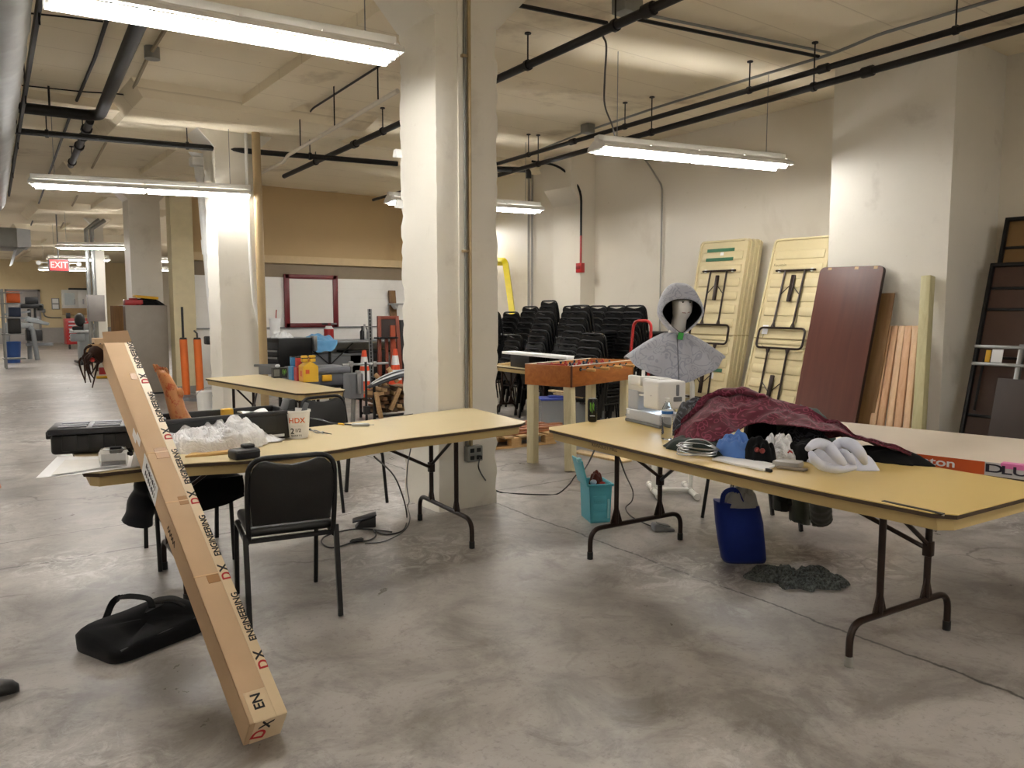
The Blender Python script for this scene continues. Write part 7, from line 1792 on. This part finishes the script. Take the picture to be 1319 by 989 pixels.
# ------------------------------------------------------------------ far aisle
def far_box(u0, v0, u1, v1, Y, dep): 
    a = PY(u0, v0, Y); c = PY(u1, v1, Y); return a, c
a, c = far_box(122, 436, 146, 466, 20.6, 1)
o = thing('cardboard_box', 'upright tan cardboard box beside the table saw', 'box', ((a.x + c.x) / 2, 20.6, 0)); b = MB(); b.box(a.x, c.x, 20.6, 21.1, 0.002, a.z, .01); b.build('box_body', m_card, o)
b = MB(); b.box(a.x + .1, c.x - .1, 20.595, 20.6, a.z * .45, a.z * .55); b.build('tape_strip', m_tape, o)
k = P(138, 487, 0); o = thing('cardboard_box', 'small printed box with red and yellow on the aisle floor', 'box', k); b = MB(); b.box(k.x - .24, k.x + .24, k.y - .15, k.y + .2, .002, .36, .008); b.build('box_body', M('pale_print_card', '#c9c3b4', .6, var=.2), o)
b = MB(); b.box(k.x - .18, k.x + .04, k.y - .156, k.y - .15, .1, .26, .01); b.build('red_print', m_red, o); b = MB(); b.box(k.x - .24, k.x + .24, k.y - .157, k.y - .15, .01, .07, .002); b.build('yellow_print', MATS['yellow_plastic'], o)
# table saw
YS2 = 25.0; a = PY(103, 426, YS2); c = PY(130, 464, YS2); m_saw = M('machine_grey', '#858a8c', .45)
o = thing('table_saw', 'grey table saw cabinet standing in the far aisle', 'table saw', ((a.x + c.x) / 2, YS2 + .3, 0))
b = MB(); b.box(a.x, c.x, YS2, YS2 + .7, .12, a.z - .05, .02); b.build('cabinet', m_saw, o)
l_ = PY(94, 423, YS2); r_ = PY(134, 421, YS2); b = MB(); b.box(l_.x, r_.x, YS2 - .1, YS2 + .8, a.z - .05, a.z + .02, .01); b.build('saw_table', m_steel, o)
b = MB(); q = PY(108, 415, YS2); b.box(q.x, r_.x + .1, YS2 + .1, YS2 + .2, a.z + .02, a.z + .2, .01); b.build('fence', m_galv, o)
b = MB(); q = PY(104, 412, YS2); b.ball((q.x, YS2 + .2, q.z), (.14, .1, .2), 12, 8); b.box(q.x - .2, q.x + .2, YS2 + .15, YS2 + .25, a.z + .02, a.z + .12, .02); b.build('blade_guard', m_black, o)
b = MB(); q = PY(103, 434, YS2); b.box(q.x - .25, q.x + .1, YS2 - .12, YS2, q.z - .12, q.z + .1, .03); b.build('switch_box', m_saw, o)
b = MB(); b.box(a.x - .1, c.x + .1, YS2 - .05, YS2 + .7, .05, .12, .01); b.build('mobile_base', m_black, o)
for x in (a.x, c.x):
    b = MB(); b.cyl((x - .03, YS2 - .05, .07), (x + .03, YS2 - .05, .07), .068, 12); b.build('caster', m_black, o)
# red tool chest
YD_ = 36; a = PY(84, 410, YD_); c = PY(116, 440, YD_)
o = thing('tool_chest', 'red rolling tool chest against the far wall', 'tool chest', ((a.x + c.x) / 2, YD_, 0)); b = MB(); b.box(a.x, c.x, YD_, YD_ + .7, .2, a.z, .02); b.build('chest_body', m_red, o)
for i in range(6):
    z = a.z - .15 - i * (a.z - .4) / 6; b = MB(); b.box(a.x + .08, c.x - .08, YD_ - .03, YD_ + .01, z - .14, z + .02, .01); d_ = b.build('drawer', m_red, o); b = MB(); b.box(a.x + .1, c.x - .1, YD_ - .06, YD_ - .03, z - .02, z + .03, .01); b.build('drawer_pull', m_steel, d_)
for x in (a.x + .12, c.x - .12):
    b = MB(); b.cyl((x - .03, YD_ + .1, .1), (x + .03, YD_ + .1, .1), .098, 12); b.build('caster', m_black, o)
b = MB(); q = PY(86, 408, YD_); b.box(q.x, q.x + .15, YD_ + .1, YD_ + .3, a.z + .002, a.z + .22, .02); tag(b.build('radio', m_black), 'small black box on the red rolling chest', 'box')
# wall cabinet, notice, door, conduit on the far wall
YW2 = YF - .04
a = PY(80, 373, YW2 - .5); c = PY(113, 397, YW2 - .5)
o = thing('wall_cabinet', 'white wall cabinet above the red tool chest', 'cabinet', ((a.x + c.x) / 2, YW2, c.z)); b = MB(); b.box(a.x, c.x, YW2 - .5, YW2 + .04, c.z, a.z, .01); b.build('cabinet_body', m_white, o)
mid = (a.x + c.x) / 2
for x0_, x1_ in ((a.x + .06, mid + .1), (mid + .14, c.x - .06)):
    b = MB(); b.box(x0_, x1_, YW2 - .53, YW2 - .5, c.z + .06, a.z - .06, .01); d_ = b.build('door', m_white, o); b = MB(); b.box(x1_ - .16, x1_ - .1, YW2 - .57, YW2 - .53, c.z + .2, c.z + .45, .01); b.build('handle', m_steel, d_)
b = MB(); b.box(a.x + .08, mid - .02, YW2 - .54, YW2 - .531, c.z + .15, a.z - .15); b.build('notice_sheet', M('pale_blue_sheet', '#c8d3d6', .6), o)
b = MB(); b.box(a.x, c.x, YW2 - .4, YW2 + .04, c.z - .32, c.z - .005, .01); b.build('under_shelf', wood('tan_shelf', '#9c7f55', '#b69768', 'x'), o)
b = MB(); b.box(a.x + .3, a.x + 1.2, YW2 - .4, YW2 - .1, a.z + .002, a.z + .09, .02); tag(b.build('folder', m_black), 'dark flat item on top of the white wall cabinet', 'folder')
a = PY(66, 384, YW2); c = PY(77, 398.5, YW2); o = thing('wall_notice', 'framed white notice on the far wall beside the door', 'notice', ((a.x + c.x) / 2, YW2, c.z)); b = MB(); b.box(a.x, c.x, YW2 + .01, YW2 + .04, c.z, a.z, .006); b.build('frame', m_galv, o)
zm = (a.z + c.z) / 2
for z0, z1 in ((c.z + .03, zm - .03), (zm + .03, a.z - .03)):
    b = MB(); b.box(a.x + .04, c.x - .04, YW2, YW2 + .012, z0, z1); b.build('sheet', m_paper, o)
a = PY(9, 375, YW2); c = PY(52, 446, YW2); o = struct(bpy.data.objects.new('door_1', None), 'pale grey steel double door in the far wall', 'door'); COL.objects.link(o); o.location = ((a.x + c.x) / 2, YF, 0)
m_dr = M('pale_grey_door_paint', '#a8a29d', .5, var=.04)
b = MB(); b.box(a.x, c.x, YF - .06, YF - .02, 0, a.z, .006); b.build('door_leaf', m_dr, o)
b = MB(); b.box(a.x - .1, a.x, YF - .1, YF, 0, a.z + .1); b.box(c.x, c.x + .1, YF - .1, YF, 0, a.z + .1); b.box(a.x - .1, c.x + .1, YF - .1, YF, a.z, a.z + .1); b.build('door_frame', M('grey_door_frame', '#8d8884', .5), o)
k = PY(49, 409, YF - .08); b = MB(); b.cyl((k.x, YF - .12, k.z), (k.x, YF - .06, k.z), .06, 10); b.build('door_handle', m_steel, o)
b = MB(); a = PY(56, 402, YW2); q = [a, PY(58, 407, YW2), PY(66, 409, YW2), PY(79, 409, YW2)]; b.tube(spline(q, 5), .03, 6); b.box(a.x - .08, a.x + .08, YW2 - .05, YW2 + .03, a.z - .02, a.z + .16, .01); tag(b.build('conduit', m_galv), 'thin conduit with a switch box on the far wall beside the door', 'conduit')
for i, (u, lab) in enumerate(((116, 'left dark pipe beside the far aisle column'), (123, 'right dark pipe beside the far aisle column'))):
    k = PY(u, 400, 21.5); b = MB(); b.tube([(k.x, 21.5, .3), (k.x, 21.5, 3.5), (k.x + .3, 21.5, 3.75)], .05, 8); tag(b.build('riser_pipe', m_galv), lab, 'pipe')
k = PY(124.5, 395, 21.45); b = MB(); b.box(k.x - .2, k.x + .16, 21.3, 21.6, PY(124, 414, 21.45).z, PY(124, 380, 21.45).z, .01); tag(b.build('electrical_panel', M('panel_grey', '#77726f', .5)), 'grey electrical panel on the far aisle column', 'panel')
# exit sign
k = P(76, 341.5, 2.62); o = thing('exit_sign', 'lit red exit sign hanging over the far aisle', 'exit sign', k)
b = MB(); w_, h_ = .19, .125; b.box(k.x - w_ - .03, k.x + w_ + .03, k.y + .005, k.y + .09, k.z - h_ - .02, k.z + h_ + .02, .01); b.build('housing', m_grey, o)
b = MB(); b.box(k.x - w_, k.x + w_, k.y - .003, k.y + .006, k.z - h_, k.z + h_); b.build('lit_face', emit('exit_face', (1.0, .05, .045), .38, (.5, .04, .04)), o)
text('EXIT', .21, emit('exit_letters', (1.0, .42, .38), .42, (.6, .3, .3)), o, (k.x, k.y - .004, k.z), (1, 0, 0), (0, 0, 1), bold=True, sx=.85)
b = MB(); b.tube([(k.x, k.y + .05, k.z + h_), (k.x, k.y + .05, ZC)], .015, 6); b.build('hanger', m_galv, o)
for s in (-1, 1):
    q = Vector((k.x + s * .42, k.y + .03, k.z + .06)); b = MB(); b.tube([q + Vector((0, .06, 0)), q + Vector((0, -.05, -.02))], [.03, .055], 12); b.tube([q, (k.x + s * .2, k.y + .05, k.z + .05)], .012, 6); b.build('emergency_lamp', m_white, o)
# drill press bench and far-left shelving
YM = 28.0; k = P(38, 457, 0)
o = thing('milling_bench', 'grey bench with a black machine on it in front of the far door', 'machine bench', (PY(30, 430, YM).x, YM, 0)); m_mb = M('bench_steel', '#7f8284', .45, .2)
def fy(u, v): return PY(u, v, YM)
b = MB(); b.box(fy(6, 420).x, fy(43, 420).x, YM, YM + .8, fy(0, 423).z, fy(0, 416).z, .02); b.build('bench_top', m_mb, o)
b = MB(); b.tube(fillet([fy(37, 422), fy(42, 424), fy(46, 450), (fy(48, 455).x, YM, .03)], .1), .07, 10); b.build('leg', m_mb, o)
b = MB(); b.tube(fillet([fy(37, 422) + Vector((0, .7, 0)), fy(40, 424) + Vector((0, .7, 0)), (fy(41, 455).x, YM + .7, .03)], .1), .07, 10); b.build('leg', m_mb, o)
b = MB(); b.tube([fy(9, 422), (fy(9, 455).x, YM, .01)], .07, 10); b.build('leg', m_mb, o)
b = MB(); b.box(fy(9, 0).x, fy(46, 0).x, YM + .3, YM + .4, fy(0, 447).z, fy(0, 443).z, .01); b.build('stretcher', m_mb, o)
b = MB(); b.box(fy(10, 0).x, fy(31, 0).x, YM + .1, YM + .7, fy(0, 440).z, fy(0, 425.5).z, .02); b.build('storage_bin', m_black, o)
b = MB(); b.prism([(fy(9, 0).x, fy(0, 414).z), (fy(40, 0).x, fy(0, 420).z), (fy(42, 0).x, fy(0, 416.5).z), (fy(22, 0).x, fy(0, 410).z), (fy(12, 0).x, fy(0, 407).z)], YM + .1, YM + .5, 'y', bev=.02); b.build('machine_bed', m_saw, o)
b = MB(); b.beam(fy(6, 405) + Vector((0, .3, 0)), fy(40, 401) + Vector((0, .3, 0)), .2, .06); b.beam(fy(26, 410) + Vector((0, .3, 0)), fy(50, 410.5) + Vector((0, .3, 0)), .2, .06); b.build('slide', m_saw, o)
b = MB(); b.box(fy(14, 0).x, fy(18, 0).x, YM + .2, YM + .5, fy(0, 416).z, fy(0, 398).z, .02); b.box(fy(22, 0).x, fy(25, 0).x, YM + .2, YM + .4, fy(0, 412).z, fy(0, 390).z, .02); b.build('column', m_black, o)
b = MB(); b.box(fy(4, 0).x, fy(34, 0).x, YM + .1, YM + .6, fy(0, 397).z, fy(0, 391).z, .03); b.box(fy(27, 0).x, fy(35, 0).x, YM + .1, YM + .6, fy(0, 400).z, fy(0, 391).z, .04); b.build('motor', m_black, o)
b = MB(); b.box(fy(11, 0).x, fy(29, 0).x, YM + .25, YM + .35, fy(0, 391).z, fy(0, 382).z, .02); b.build('monitor', m_black, o)
b = MB(); q = fy(15, 450); b.lathe([(0, 0), (.17, 0), (.21, .62), (.215, .63), (.19, .63), (.16, .02), (0, .02)], 18, (q.x, YM - .6, .001)); tag(b.build('waste_bin', M('blue_bin_plastic', '#1f4580', .45)), 'blue waste bin beside the machine bench', 'bin')
YL = 24.5; o = thing('shelf_rack', 'steel shelf rack at the far left edge', 'shelf', (PY(2, 430, YL).x, YL, 0))
def ly(u, v): return PY(u, v, YL)
for u in (-22, 6):
    for dy in (0, .5):
        b = MB(); q = ly(u, 430); b.box(q.x - .025, q.x + .025, YL + dy - .025, YL + dy + .025, 0.001, ly(0, 372).z); b.build('post', m_galv, o)
for v in (462, 430, 408, 390, 376):
    b = MB(); b.box(ly(-23, 0).x, ly(7, 0).x, YL - .03, YL + .53, ly(0, v).z - .03, ly(0, v).z, .004); b.build('shelf_board', m_galv, o)
for i, (u0, u1, v, h_, m, lab) in enumerate(((-14, 3, 430, .4, m_black, 'black box on the middle shelf at the far left edge'), (-12, 4, 408, .25, M('navy_box', '#23324f', .5), 'navy box on the upper shelf at the far left edge'), (-14, 4, 390, .3, m_orange, 'orange box on the top shelf at the far left edge'))):
    b = MB(); z = ly(0, v).z + .001; b.box(ly(u0, 0).x, ly(u1, 0).x, YL + .05, YL + .45, z, z + h_, .02); tag(b.build('storage_bin', m), lab, 'box')
